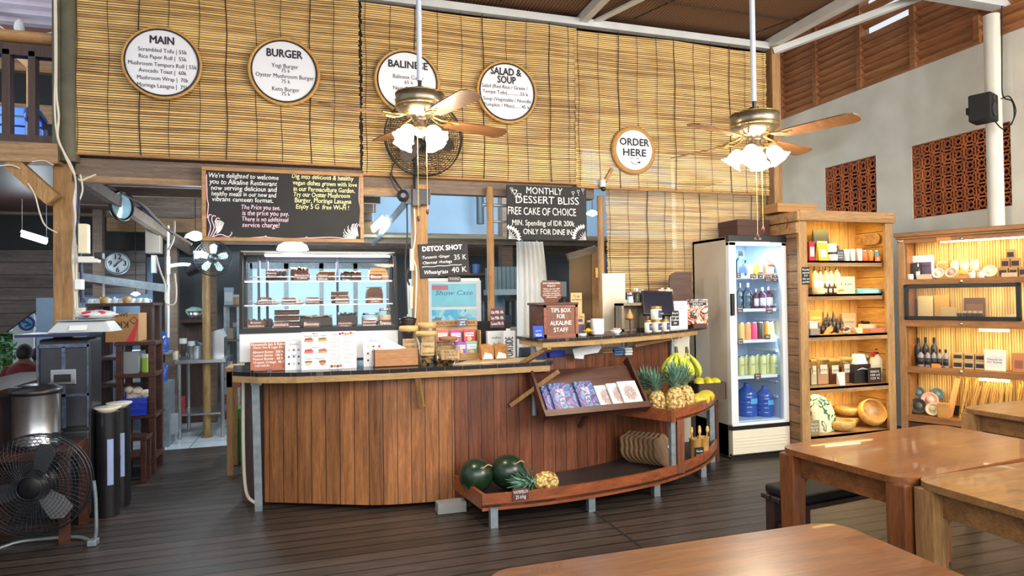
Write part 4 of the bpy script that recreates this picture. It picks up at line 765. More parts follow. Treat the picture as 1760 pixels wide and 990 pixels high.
# bananas hanging from the raised counter
def banana_bunch(loc, label, n, spread, a_off):
    o = thing('banana_bunch', label, 'bananas', loc, group='banana bunches under the raised counter'); m = MB(); m.tube([(0, 0, 0.05), (0.005, 0, 0), (0.0, 0, -0.03)], [0.012, 0.016, 0.012], 8); m.build('stalk', m_stalk, o)
    for k in range(n):
        a = a_off+spread*(k/(n-1)-0.5); row = (k % 2); L = 0.2-0.05*row; d = Vector((math.cos(a), math.sin(a), 0)); b = MB()
        P = [Vector((0, 0, -0.005-0.05*row))+d*(0.012+0.1*math.sin(t*1.9)*(1-0.25*row)-0.0*t)+Vector((0, 0, -L*t)) for t in (0, 0.12, 0.28, 0.45, 0.62, 0.8, 0.93, 1)]
        b.tube(P, [0.006, 0.01, 0.019, 0.0225, 0.0225, 0.02, 0.011, 0.004], 8); b.build('banana', m_banana, o)
    s = MB()
    for x in (-0.02, 0.03): s.tube([(x*0.3, 0, 0.04), (x, 0.01, 0.09), (x*1.6, 0.02, 0.13)], 0.0013, 4)
    s.build('string', m_paper, o); return o
y = 4.72; c = AY(1162, 606, y); banana_bunch(c, 'bunch of green yellow bananas hanging in front, over the pineapples', 11, 3.6, R(215)); y = 4.86; c = AY(1180, 606, y); banana_bunch(c, 'smaller bunch of bananas hanging behind, beside the fridge', 4, 2.2, R(-70))
for px, y, lab, rz in ((1203, 4.62, 'ripe papaya lying in front on the upper tray', 0.25), (1212, 4.74, 'ripe papaya lying behind its twin on the upper tray', 0.35)):
    o = MB(); o.at((0, 0, 0), rz=rz); o.ball((0, 0, 0.058), 0.115, 0.058, 0.058, 22, 14, bump=lambda d: 1-0.12*d.x*d.x+0.05*d.x); o.build('papaya', m_papaya, None, (X(px, y, 0.63), y, zt+0.002), label=lab, cat='papaya', group='papayas on the upper tray')
y = 4.98; x0, x1 = X(1188, y, 0.7), X(1234, y, 0.7); o = thing('fruit_basket', 'dark woven tray of yellow fruit against the fridge side', 'basket', ((x0+x1)/2, y, zt+0.002)); w = (x1-x0)/2; m = MB()
m.prism([(-w, -0.11), (w, -0.11), (w, 0.11), (-w, 0.11)], 0.10, 0.104, 'xy'); zz = 0.15
for q in ((-w, w, -0.115, -0.107, 0, zz), (-w, w, 0.107, 0.115, 0, zz), (-w-0.004, -w+0.004, -0.115, 0.115, 0, zz), (w-0.004, w+0.004, -0.115, 0.115, 0, zz)): m.box(*q)
m.build('tray', weave('dark_weave', srgb(92, 74, 62), srgb(42, 32, 28), 200), o)
for i, (dx, dy) in enumerate(((-0.08, -0.04), (0.02, -0.035), (0.085, -0.03), (-0.02, 0.05), (0.06, 0.05))):
    m = MB(); m.ball((0, 0, 0.04), 0.05, 0.042, 0.04, 16, 10); m.build('yellow_fruit', m_mango, None, ((x0+x1)/2+dx*w/0.13, y+dy, zt+0.107), rz=i, label=['yellow fruit in the dark tray, first from the bananas, at the front', 'yellow fruit in the dark tray, middle of the front three', 'yellow fruit in the dark tray, front corner farthest from the bananas', 'yellow fruit behind in the dark tray on the banana side', 'yellow fruit behind in the dark tray, at the far end'][i], cat='fruit', group='yellow fruit in the woven tray')
# cutting boards
for k in range(8):
    y = 4.70-0.03*k; x = 2.53+0.026*k; o = thing('cutting_board', 'wavy wooden cutting board leaning on the lower shelf, '+['rearmost', 'second from the back', 'third from the back', 'fourth from the back', 'fourth from the front', 'third from the front', 'second from the front', 'frontmost with a white tag'][k], 'cutting board', (x, y, 0.155), 0, 'leaning wooden cutting boards', rot=(R(-16), R(-14), R(16)))
    ol = []
    for i in range(40):
        a = 2*PI*i/40; rx, rz = 0.115, 0.122; wv = 1+0.085*math.sin(a*6+1)*(1 if math.sin(a) > 0.1 else 0.25); ol.append((rx*math.cos(a)*wv*(1.0-0.12*math.sin(a)), 0.122+rz*math.sin(a)*wv))
    m = MB(); m.prism(ol, -0.009, 0.009); m.build('board', m_board, o, bevel=0.004)
    if k == 7: m = MB(); m.at((0.04, -0.013, 0.13), rx=PI/2).lathe([(0.014, 0), (0.014, 0.003)], 12, rfun=lambda a, k: 1+0.3*math.cos(a)); m.build('paper_tag', m_paper, o)
# utensil holder
y = 4.60; x = X(1204, y, 0.3)
for dx, dy, lab in ((-0.05, 0, 'wooden utensil pot with a small black sign, behind the shelf upright'), (0.045, 0.03, 'plain wooden utensil pot beside the one with the black sign')):
    o = thing('utensil_pot', lab, 'pot', (x+dx, y+dy, 0.147), group='wooden utensil pots'); m = MB(); m.lathe([(0.042, 0), (0.05, 0.17), (0.053, 0.172), (0.046, 0.172), (0.04, 0.02), (0.0, 0.02)], 24, cap=False); m.build('pot', m_bowl, o)
    for i in range(4): u = MB(); a = i*1.7; u.tube([(0.02*math.cos(a), 0.02*math.sin(a), 0.03), (0.04*math.cos(a), 0.04*math.sin(a), 0.22)], 0.005, 6); u.ball((0.043*math.cos(a), 0.043*math.sin(a), 0.235), 0.016, 0.008, 0.024, 10, 8); u.build('wooden_spoon', m_bowl, o)
    if dx < 0: s = MB(); s.box(-0.04, 0.04, -0.058, -0.052, 0.02, 0.11); s.build('black_sign', m_blackmat, o); letters(o, [('Wooden', 0, 0.08, 0.018, 'C', 0.06), ('utensils', 0, 0.05, 0.018, 'C', 0.06)], m_chalk, 'sign_lettering', -0.059)
# ------------------------------------------------------------------ book rack
BR = thing('book_rack', 'dark tilted book display rack fixed to the counter front', 'rack', (1.60, 4.33, 0.635), rot=(R(-38), 0, R(6)))
Wd, Hd = 0.86, 0.39
m = MB(); m.box(0, Wd, 0.0, 0.014, 0, Hd); m.build('back_board', m_rackwood, BR); m = MB(); m.box(-0.02, Wd+0.02, -0.05, 0.0, -0.02, 0.0); m.box(-0.02, Wd+0.02, -0.055, -0.04, -0.02, 0.03); m.build('front_lip', m_rackwood, BR)
for x in (-0.02, Wd): m = MB(); m.box(x, x+0.02, -0.05, 0.03, -0.02, Hd+0.05); m.build('side_rail', m_rackwood, BR)
m = MB(); m.bar((0.4, 0.02, 0.05), (0.38, 0.22, -0.0), 0.03, 0.03); m.build('support', m_rackwood, BR)
MR = BR.matrix_basis.copy() if False else Matrix.Translation(BR.location) @ BR.rotation_euler.to_matrix().to_4x4()
m_cov = spots('painted_book_cover', srgb(40, 44, 110), [srgb(58, 90, 150), srgb(96, 130, 180), srgb(50, 50, 110), srgb(120, 80, 160), srgb(190, 180, 220), srgb(70, 70, 140)], 7, 0.35)
m_covw = plain('white_book_cover', srgb(232, 230, 226), 0.4)
books = [(0.03, 0.0, 'p', 'purple fantasy book, rear one of the overlapping pair at the rack end'), (0.085, -0.02, 'p', 'purple fantasy book, front one of the overlapping pair at the rack end'), (0.245, 0.0, 'p', 'purple fantasy book, rear one of the pair beside the white books'), (0.30, -0.02, 'p', 'purple fantasy book, front one of the pair beside the white books'), (0.475, 0.0, 'w', 'white book with a mandala, next to the purple books'), (0.575, -0.018, 'w', 'white book with a mandala, middle one of three'), (0.665, -0.036, 'w', 'white book with a mandala, nearest the pineapple')]
for u, dy, kd, lab in books:
    o = thing('book', lab, 'book', MR @ Vector((u, dy-0.002, 0.0)), group='purple books on the rack' if kd == 'p' else 'white books on the rack', rot=BR.rotation_euler); w, h = (0.155, 0.25) if kd == 'p' else (0.165, 0.215)
    m = MB(); m.box(0, w, -0.016, 0, 0.001, h); m.mat(1).box(0.003, w-0.0005, -0.014, -0.002, h-0.0005, h+0.001); m.build('book_block', [m_cov if kd == 'p' else m_covw, m_paper], o)
    if kd == 'w':
        d = MB(); cx, cz = w/2, h*0.52
        for rr in (0.058, 0.05, 0.042, 0.034, 0.025, 0.016, 0.008): d.tube([(cx+rr*0.85*math.cos(2*PI*i/28)*(1+0.12*math.sin(8*2*PI*i/28)), -0.0165, cz+rr*1.15*math.sin(2*PI*i/28)*(1+0.12*math.sin(8*2*PI*i/28))) for i in range(28)], 0.0017, 4, closed=True)
        for i in range(16): a = 2*PI*i/16; d.tube([(cx+0.016*math.cos(a), -0.0165, cz+0.02*math.sin(a)), (cx+0.045*math.cos(a), -0.0165, cz+0.06*math.sin(a))], 0.0016, 4)
        d.build('mandala_print', plain('sepia_print', srgb(140, 84, 76), 0.6), o)
    else:
        d = MB(); d.box(w*0.3, w*0.7, -0.017, -0.0155, h*0.55, h*0.8); d.box(w*0.35, w*0.65, -0.018, -0.0155, h*0.3, h*0.5); d.prism([(w*0.44, h*0.62), (w*0.5, h*0.92), (w*0.56, h*0.62)], -0.018, -0.0155); d.build('castle_print', spots('cover_art', srgb(30, 90, 110), [srgb(40, 120, 140), srgb(220, 180, 220), srgb(60, 40, 90), srgb(150, 60, 120)], 26, 0.35), o)
# ================================================================== THINGS ON THE COUNTER
def pth(name, label, cat, px0, px1, ptop, pbase, y, zb, group=None, rz=0.0):
    """an Empty standing at depth y on the surface zb, with the width and height the photo gives there"""
    xa, xb = X(px0, y, zb+0.05), X(px1, y, zb+0.05); k = MPP((xa+xb)/2, y, zb)
    return thing(name, label, cat, ((xa+xb)/2, y, zb), rz, group), (xb-xa), (pbase-ptop)*k, k
CT = TB+0.0285
# ------------------------------------------------------------------ cake display case
y0c = 4.90; xl, xr_ = X(411, y0c, 1.3), X(684, y0c, 1.3); zc0 = CT+0.05; zg = ZY(550, 565, y0c+0.02); zt_ = ZY(550, 433, y0c+0.1); CD = 0.36
CC = thing('cake_display_case', 'black framed glass cake case with curved front and a white base, on the counter end', 'display case', (0, y0c, 0))
def prof_case(off=0.0): return [(0.0+off, zg), (0.02+off, zg+(zt_-zg)*0.5), (0.045+off, zg+(zt_-zg)*0.82), (0.075+off, zt_-0.03+(-off*0.5)), (0.115+off, zt_-0.006-off*0.6), (0.16, zt_-off), (CD, zt_-off)]
m = MB(); m.box(xl, xr_, 0.0, CD, zc0, zg-0.02); m.build('white_base', m_white, CC, bevel=0.006)
m = MB()
for x in (xl+0.03, xr_-0.07):
    for yy in (0.05, CD-0.07): m.box(x, x+0.04, yy, yy+0.04, CT, zc0)
m.build('feet', m_black, CC)
m = MB(); m.box(xl, xr_, -0.005, CD, zg-0.022, zg+0.012); m.build('black_sill', m_black, CC)
for nm, x in (('end_frame', xl), ('end_frame', xr_-0.022)):
    m = MB(); P = prof_case(); Q = prof_case(0.022); n = len(P); vs = [(x, a, b) for a, b in P]+[(x+0.022, a, b) for a, b in P]+[(x, a, b) for a, b in Q]+[(x+0.022, a, b) for a, b in Q]; f = []
    for i in range(n-1): f += [(i, i+1, n+i+1, n+i), (2*n+i, 3*n+i, 3*n+i+1, 2*n+i+1), (i, 2*n+i, 2*n+i+1, i+1), (n+i, n+i+1, 3*n+i+1, 3*n+i)]
    m.add(vs, f); m.box(x, x+0.022, CD-0.025, CD, zg, zt_); m.build(nm, m_blackmat, CC)
m = MB(); m.box(xl, xr_, 0.15, CD, zt_-0.004, zt_+0.008); m.build('roof_panel', plain('smoky_roof_panel', srgb(120, 116, 104), 0.3), CC)
m = MB(); P = prof_case(0.004)[:6]; n = len(P); m.add([(xl+0.02, a, b) for a, b in P]+[(xr_-0.02, a, b) for a, b in P], [(i, i+1, n+i+1, n+i) for i in range(n-1)], True); m.build('curved_glass', m_glass, CC)
m = MB()
for x in (xl+0.10, xl+0.16, (xl+xr_)/2+0.12): m.box(x, x+0.018, CD-0.05, CD-0.02, zg, zt_-0.01)
m.box(xl+0.02, xr_-0.02, CD-0.02, CD-0.01, zt_-0.06, zt_-0.01); m.build('rear_frame', plain('navy_frame', srgb(40, 46, 66), 0.4), CC)
zs = [zg+0.012, ZY(550, 523, y0c+0.1), ZY(550, 483, y0c+0.12)]
for i in (1, 2):
    yy = 0.06 if i == 1 else 0.09; m = MB(); m.box(xl+0.03, xr_-0.03, yy, CD-0.06, zs[i]-0.006, zs[i]); sh = m.build('glass_shelf', glass('shelf_glass_%d' % i, (0.9, 0.97, 1.0), 0.03), CC); m = MB(); m.tube([(xl+0.06, yy+0.02, zs[i]+0.03), (xr_-0.06, yy+0.02, zs[i]+0.03)], 0.004, 6); m.box(xl+0.03, xr_-0.03, yy-0.003, yy, zs[i]-0.008, zs[i]+0.002); m.build('shelf_rail', m_chrome, sh)
m = MB(); m.box(xl+0.17, xr_-0.04, 0.12, 0.14, zt_-0.035, zt_-0.022); m.box(xl+0.16, xr_-0.04, 0.2, 0.22, zt_-0.028, zt_-0.012); m.build('led_strip', m_led, CC)
area('case_lamp', ((xl+xr_)/2, y0c+0.17, zt_-0.04), ((xl+xr_)/2, y0c+0.15, zg), xr_-xl-0.2, 0.05, 13, (0.85, 0.94, 1.0))
def cake(label, px, ptop, pw, shelf, kind, mm, m2=None, yy=0.2):
    y = y0c+yy; zb = zs[shelf]+0.001; o, w, h, k = pth('cake', label, 'cake', px-pw/2, px+pw/2, ptop, (563, 523, 483)[shelf]-1, y, zb, 'cakes in the display case'); h = max(0.025, min(h, 0.13)); w /= 2; rnd = random.Random(px)
    if kind == 'stack':
        a = MB(); nb = 3; b = MB()
        for i in range(nb):
            a.cbox((0.004*math.sin(i*5), 0, h*(i+0.42)/nb), (2*w*0.96, 0.13, h/nb*0.62)); b.cbox((0, 0, h*(i+0.86)/nb), (2*w, 0.135, h/nb*0.24))
        a.build('sponge', mm, o, bevel=0.006); b.build('icing', m2 or m_choc, o, bevel=0.005)
    elif kind == 'slab':
        a = MB(); a.cbox((0, 0, h*0.4), (2*w, 0.14, h*0.8)); a.build('slab', mm, o, bevel=0.008); b = MB(); b.at((0, 0, h*0.78)); vs = []; n = 14
        for i in range(n+1):
            for j in range(6): vs.append((-w*0.98+2*w*0.98*i/n, -0.068+0.136*j/5, rnd.uniform(0.0, h*0.25)))
        b.add(vs, [(i*6+j, i*6+j+6, i*6+j+7, i*6+j+1) for i in range(n) for j in range(5)], True); b.build('topping', m2 or m_crumb, o, solid=0.006)
    elif kind == 'loaf':
        a = MB(); a.prism([(-w, 0), (w, 0), (w*1.02, h*0.55), (w*0.9, h*0.85), (w*0.5, h), (-w*0.5, h), (-w*0.9, h*0.85), (-w*1.02, h*0.55)], -0.07, 0.07); a.build('loaf', mm, o, bevel=0.008); b = MB()
        for i in range(9): t = -w*0.8+1.6*w*i/8; b.tube([(t, -0.072, h*0.72), (t+0.006, -0.02, h*1.01), (t-0.004, 0.05, h*1.0)], 0.004, 5)
        b.build('drizzle', m2 or m_choc, o)
    elif kind == 'tray':
        a = MB(); a.box(-w, w, -0.07, 0.07, 0, 0.006); a.build('tray', m_black, o); b = MB(); n = 5
        for i in range(n): b.cbox((-w+2*w*(i+0.5)/n, 0.0, 0.006+h*0.42), (2*w/n*0.88, 0.11, h*0.84))
        b.build('pieces', mm, o, bevel=0.007); c = MB()
        for i in range(n): c.ball((-w+2*w*(i+0.5)/n, 0, 0.006+h*0.86), w/n*0.7, 0.045, h*0.12, 10, 6)
        c.build('topping', m2 or m_choc, o)
    elif kind == 'plate':
        a = MB(); a.lathe([(0, 0.004), (w*0.7, 0.0), (w, 0.014), (w*0.98, 0.018), (w*0.7, 0.006), (0, 0.006)], 28, cap=False); a.build('plate', m_white, o); b = MB()
        for i in range(5): b.prism([(-0.0, 0), (w*0.6, -0.02), (w*0.6, 0.02)], 0.008, 0.008+h*0.7, 'xy') if False else b.at((0, 0, 0), rz=i*1.2566).prism([(0.008, 0), (w*0.62, -w*0.3), (w*0.62, w*0.3)], 0.008, 0.008+h*0.6, 'xy')
        b.build('slices', mm, o, bevel=0.003); c = MB(); c.ball((0, 0, 0.008+h*0.6), w*0.45, w*0.45, h*0.2, 14, 6); c.build('topping', m2 or m_crumb, o)
    elif kind == 'jar':
        a = MB(); a.lathe([(w*0.9, 0), (w, 0.01), (w, h*0.72), (w*0.84, h*0.82), (w*0.84, h*0.86)], 22); a.build('jar', m_glassjar, o); b = MB()
        b.cyl(w*0.93, 0.004, h*0.3, 20); b.build('filling', mm, o); b = MB(); b.cyl(w*0.93, h*0.3, h*0.6, 20); b.build('cream_layer', m2 or m_white, o); c = MB(); c.lathe([(w*0.9, h*0.84), (w*0.93, h*0.86), (w*0.93, h*0.98), (w*0.86, h)], 22); c.build('lid', m_chrome, o)
    return o
def tagsign(text, px0, px1, p0, p1, y, m, label, group='price labels in the cake case', zb=None, tl=None):
    o = thing('price_label', label, 'label', AY((px0+px1)/2, (p0+p1)/2, y), 0, group); k = MPP(o.location.x, y, o.location.z); w = (px1-px0)*k/2; h = (p1-p0)*k/2
    b = MB(); b.prism([(-w, -h), (w, -h), (w, h*0.7), (w*0.86, h), (-w*0.86, h), (-w, h*0.7)], 0, 0.004); b.build('plate', m, o); L_ = text.split('\n'); n = len(L_)
    letters(o, [(t, 0, h*(1-(2*i+1)/n)*0.88, min(h*1.7/n*0.62, 0.03), 'C', min(2*w*0.9, w*0.3*len(t))) for i, t in enumerate(L_)], tl or m_chalk, 'lettering', -0.0012, 0.08, bold=0.015); return o
cake('dark red berry slice on the top shelf, at the curved end', 475, 462, 36, 2, 'tray', m_cake2, plain('berry_top', srgb(130, 40, 50), 0.4))
cake('tall crumb covered banana cake on the top shelf', 515, 459, 31, 2, 'slab', m_cake, m_crumb); cake('flat layered choco slice on the top shelf', 562, 466, 29, 2, 'stack', m_cake, m_crumb)
cake('round flat mocha cake on the top shelf', 603, 466, 34, 2, 'slab', m_cake, m_cake); cake('chocolate striped donut loaf on the top shelf', 649, 461, 31, 2, 'loaf', plain('donut_glaze', srgb(200, 140, 80), 0.5), m_cake2)
cake('plate of pale carrot slices on the middle shelf', 458, 510, 50, 1, 'plate', plain('carrot_sponge', srgb(214, 190, 130), 0.7), m_crumb, 0.22); cake('plate of yellow cheesecake slices on the middle shelf', 503, 510, 44, 1, 'plate', plain('passion_cheesecake', srgb(230, 210, 120), 0.6), plain('yellow_top', srgb(226, 196, 60), 0.4), 0.22)
cake('small tray of peanut cups on the middle shelf', 540, 513, 30, 1, 'tray', m_cake, m_crumb); cake('layered chocolate coconut cake on the middle shelf', 584, 501, 30, 1, 'stack', m_cake, m_crumb); cake('tall round topped carrot cake on the middle shelf', 643, 495, 27, 1, 'loaf', m_cake, m_crumb)
cake('low tray of dark keto bars on the case floor', 446, 547, 46, 0, 'tray', m_cake2, m_cake2, 0.14); cake('big glossy chocolate cake on the case floor', 494, 530, 44, 0, 'stack', m_cake, m_choc, 0.16); cake('tray of crumbly coconut slices on the case floor', 543, 543, 56, 0, 'slab', m_cake2, plain('coconut_crumb', srgb(150, 130, 120), 0.9), 0.16)
cake('black chocolate block cake on the case floor', 597, 540, 32, 0, 'slab', m_cake2, m_cake2, 0.14); cake('short jar of almond cheesecake on the case floor', 636, 541, 30, 0, 'jar', m_cake, m_white, 0.15); cake('tall jar of tiramisu on the case floor', 661, 529, 22, 0, 'jar', m_cake, plain('tiramisu_cream', srgb(226, 200, 160), 0.6), 0.13)
ys = y0c+0.125
for t, a, b, c, d, mm, yy in (('Banana\nBread', 458, 475, 466, 478, m_tagbrown, 2), ('Banana\nCake', 506, 532, 470, 481, m_brownsign, 2), ('Choco\nSlice', 544, 565, 470, 483, m_brownsign, 2), ('Mocha\nCake', 585, 605, 471, 485, m_slate2, 2), ('Donut', 635, 657, 471, 481, m_brownsign, 2),
    ('Raw\nCarrot', 443, 466, 511, 524, m_brownsign, 1), ('Passionfruit\nCheesecake', 485, 508, 512, 524, m_brownsign, 1), ('Peanut\nButter Cup', 526, 548, 511, 522, m_brownsign, 1), ('Chocolate\nCoconut', 576, 600, 510, 523, m_brownsign, 1), ('Carrot\nCake', 633, 656, 510, 521, m_brownsign, 1),
    ('Keto\nSnickers', 426, 454, 551, 564, m_brownsign, 0), ('Snickers', 470, 496, 553, 563, m_brownsign, 0), ('Bounty', 522, 549, 552, 562, m_brownsign, 0), ('Chocolate\nCake', 581, 605, 553, 563, m_brownsign, 0), ('Almond\nCheesecake', 623, 647, 550, 562, m_brownsign, 0), ('Tiramisu', 652, 673, 550, 561, m_brownsign, 0)):
    tagsign(t, a, b, c, d, y0c+(0.055, 0.085, 0.11)[yy], mm, 'small handwritten %s label in the cake case' % {'Keto\nSnickers': 'keto bar', 'Snickers': 'caramel bar', 'Bounty': 'coconut slice'}.get(t, t.replace('\n', ' ')))
# ------------------------------------------------------------------ menus and sign in front of the case
o, w, h, k = pth('jam_price_sign', 'terracotta coloured board with handwritten jam and nut butter prices', 'sign', 430, 492, 588, 637, 4.76, CT); o.rotation_euler = (R(-8), 0, 0); m = MB(); m.box(-w/2, w/2, 0, 0.012, 0.006, h); m.build('board', m_terrasign, o, bevel=0.003); m = MB(); m.box(-w*0.4, -w*0.05, -0.02, 0.05, 0, 0.012); m.box(w*0.1, w*0.45, -0.02, 0.05, 0, 0.012); m.build('foot', m_redwood, o)
letters(o, [('Homemade Jam & Butter', 0, h*0.93, 0.022, 'C', w*0.96), ('Gluten free & Sugar free', 0, h*0.82, 0.017, 'C', w*0.86), ('Almond Butter  200 K', -w*0.44, h*0.66, 0.018, 'L', w*0.87), ('Cashew Butter  100 K', -w*0.44, h*0.54, 0.018, 'L', w*0.85), ('Peanut Butter   60 K', -w*0.43, h*0.42, 0.018, 'L', w*0.85), ('Organic Orange  40 K', -w*0.42, h*0.30, 0.018, 'L', w*0.87), ('marmalade', -w*0.38, h*0.19, 0.016, 'L', w*0.4)], m_chalk, 'lettering', -0.0012, 0.1, bold=0.012)
def menu(label, px0, px1, pt, pb, y, style):
    o, w, h, k = pth('menu_sheet', label, 'menu', px0, px1, pt, pb, y, CT, 'upright menu sheets'); o.rotation_euler = (R(-7), 0, 0); m = MB(); m.box(-w/2, w/2, 0, 0.004, 0, h); m.build('sheet', m_paper, o); rnd = random.Random(px0)
    c = [srgb(200, 90, 80), srgb(222, 160, 60), srgb(110, 80, 120), srgb(120, 150, 70), srgb(60, 50, 60), srgb(236, 190, 150)]
    if style == 'food':
        for i in range(3):
            for j in range(2):
                x, z = -w*0.24+j*w*0.5, h*(0.78-i*0.3); q = MB(); q.at((x, -0.001, z), rx=PI/2)
                if i == 2: q.cyl(w*0.11, 0, 0.001, 18)
                else: q.prism([(-w*0.16, -0.012), (w*0.15, -0.012), (w*0.19, 0.004), (w*0.08, 0.022), (-w*0.13, 0.014)], 0, 0.001, 'xy')
                q.build('food_drawing', col(*[(196, 140, 90), (222, 170, 90), (206, 110, 100), (190, 150, 110), (214, 190, 150), (200, 120, 90)][i*2+j]), o)
                q = MB(); q.at((x, -0.002, z+0.008), rx=PI/2)
                for s in range(4): q.at((x-w*0.1+s*w*0.065, -0.0022, z+0.008), rx=PI/2).cyl(0.006, 0, 0.001, 8)
                q.build('food_drawing_detail', col(*[(90, 60, 110), (180, 50, 60), (60, 90, 60)][i]), o)
        letters(o, [('MENU', 0, h*0.95, 0.012), ('Smoothie Bowl   Waffle', 0, h*0.89, 0.009, 'C', w*0.8), ('Pancakes', 0, h*0.58, 0.009), ('Cakes   Desserts', 0, h*0.29, 0.009, 'C', w*0.7)], m_ink, 'lettering', -0.0015)
    elif style == 'text':
        t = [('Drinks', -w*0.3, h*0.92, 0.012)]
        for jx in (-0.45, 0.03):
            for i in range(13):
                if i % 4 != 3: t.append(('lorem ipsum'[:0] or ['Hot coffee and tea', 'Fresh juice', 'Kombucha and tonic', 'Cold brew milk'][(i+int(jx*9)) % 4], jx*w, h*(0.82-i*0.055), 0.0065, 'L', w*0.36))
        letters(o, t, plain('grey_ink', srgb(96, 96, 106), 0.7), 'lettering', -0.0012)
        for i in range(6): q = MB(); q.at((w*(-0.1+i*0.1), -0.001, h*0.93+0.004*math.sin(i*2)), rx=PI/2).cyl(0.009, 0, 0.001, 10); q.build('fruit_drawing', col(*[(90, 60, 110), (200, 60, 60), (190, 120, 80), (222, 150, 60), (190, 70, 60), (230, 180, 120)][i]), o)
        for i in range(4): q = MB(); q.at((-w*0.42+i*w*0.11, -0.001, h*0.07+0.004*math.sin(i*3)), rx=PI/2).cyl(0.01, 0, 0.001, 10); q.build('fruit_drawing', col(*[(60, 90, 60), (200, 120, 70), (90, 60, 60), (210, 80, 70)][i]), o)
    else:
        for i in range(3):
            for j in range(3): q = MB(); q.at((w*(-0.28+j*0.28), -0.001, h*(0.7-i*0.24)), rx=PI/2).cyl(0.008, 0, 0.001, 8); q.build('drawing', col(*[(230, 180, 120), (90, 80, 130), (200, 90, 90), (110, 80, 120), (120, 90, 140), (70, 100, 70), (60, 70, 100), (190, 190, 90), (80, 80, 90)][i*3+j]), o)
        letters(o, [('Smoothies', 0, h*0.9, 0.010), ('Bowls', 0, h*0.52, 0.009)], m_ink, 'lettering', -0.0015)
    return o
menu('narrow white menu sheet with small drawings beside the terracotta board', 490, 520, 590, 639, 4.74, 'small'); menu('tall white menu sheet with coloured cake drawings, in front of the case', 518, 566, 573, 638, 4.70, 'food'); menu('tall white menu sheet printed with two columns of text', 566.5, 613, 573, 637, 4.70, 'text'); menu('white menu sheet standing behind the tissue box', 625, 660, 585, 634, 4.74, 'small')
o, w, h, k = pth('tissue_box', 'open wooden tissue box with a white tissue sticking out, on the counter', 'tissue box', 643, 720, 608, 638, 4.66, CT); m = MB(); d = 0.13; t = 0.008; m.box(-w/2, w/2, 0, d, 0, 0.008); m.box(-w/2, w/2, 0, t, 0, h); m.box(-w/2, w/2, d-t, d, 0, h); m.box(-w/2, -w/2+t, 0, d, 0, h); m.box(w/2-t, w/2, 0, d, 0, h); m.build('box', wood('tissue_box_wood', srgb(190, 138, 92), srgb(160, 110, 70), 'x', 6, 12, 0.5), o, bevel=0.002)
m = MB(); m.add([(-w*0.42, 0.03, h*0.6), (-w*0.3, 0.06, h*1.35), (-w*0.22, 0.09, h*1.62), (0.0, 0.06, h*1.3), (w*0.25, 0.05, h*1.0), (w*0.1, 0.1, h*0.7), (-w*0.1, 0.02, h*0.98), (-w*0.2, 0.05, h*0.7)], [(0, 6, 1), (1, 6, 2), (2, 6, 3), (3, 6, 4), (4, 5, 3), (3, 5, 2), (2, 5, 7), (7, 0, 1), (7, 1, 2)]); m.build('tissue', m_paper, o)
# ------------------------------------------------------------------ jars
def jar(label, px0, px1, pt, pb, y, flare, lidm, text, fill, group='glass jars of biscuits', base=CT):
    o, w, h, k = pth('storage_jar', label, 'jar', px0, px1, pt, pb, y, base, group); r = w/2
    P = {'straight': [(r*0.94, 0), (r, 0.012), (r, h*0.8), (r*0.97, h*0.88)], 'flare': [(r*0.55, 0), (r*0.6, 0.01), (r*0.68, h*0.3), (r*0.98, h*0.78), (r, h*0.88)], 'round': [(r*0.7, 0), (r*0.95, h*0.15), (r, h*0.4), (r*0.9, h*0.66), (r*0.72, h*0.76), (r*0.72, h*0.84)]}[flare]
    m = MB(); m.lathe(P, 28, cap=False); m.add([], []); m.build('glass', m_glassjar, o); lr = P[-1][0]*1.03; m = MB(); m.lathe([(lr*0.9, h*0.86), (lr, h*0.88), (lr, h*0.97), (lr*0.9, h)], 28); m.build('lid', lidm, o)
    rnd = random.Random(px0); m = MB()
    for i in range(15 if fill else 0):
        z = 0.012+rnd.random()*h*0.32; rr = (P[1][0] if flare != 'flare' else r*0.55)*0.62; a = rnd.uniform(0, 6.28); q = rr*rnd.random()**0.5; m.at((q*math.cos(a), q*math.sin(a), z), rnd.uniform(0, 1), rnd.uniform(0, 1), a).cbox((0, 0, 0), (r*0.55, r*0.42, 0.009))
    if fill: m.build('biscuits', fill, o)
    if text:
        m = MB(); n = 9; sp = 0.75; zl, zh = (h*0.3, h*0.68) if flare != 'round' else (h*0.2, h*0.55); rr = r*(1.01 if flare != 'flare' else 0.9)+0.002; vs = [(rr*math.sin(-sp+2*sp*i/(n-1)), -rr*math.cos(-sp+2*sp*i/(n-1)), z) for z in (zl, zh) for i in range(n)]; m.add(vs, [(i, i+1, n+i+1, n+i) for i in range(n-1)]); m.build('kraft_label', m_kraft, o, solid=0.001)
        L_ = text.split('\n'); letters(o, [(t, 0, zh-(zh-zl)*(i+0.6)/len(L_), min(0.02, r*0.3), 'C', min(r*1.1, 0.16*r*len(t)+0.01)) for i, t in enumerate(L_)], m_ink, 'label_lettering', -rr-0.0025, 0.08)
    return o
m_cracker = plain('seed_cracker', srgb(190, 146, 96), 0.9, 0, 0.4, 40); m_lidwood = plain('bamboo_lid', srgb(206, 164, 104), 0.5)
jar('tall glass cracker jar with a bamboo lid, nearest the cake case', 686, 719, 563, 629, 4.78, 'straight', m_lidwood, 'FLAXSEED\nCRACKERS\nGluten free', m_cracker); jar('glass jar with a bamboo lid behind the flared jar', 719, 750, 561, 629, 4.88, 'straight', m_lidwood, 'MORINGA', m_cracker)
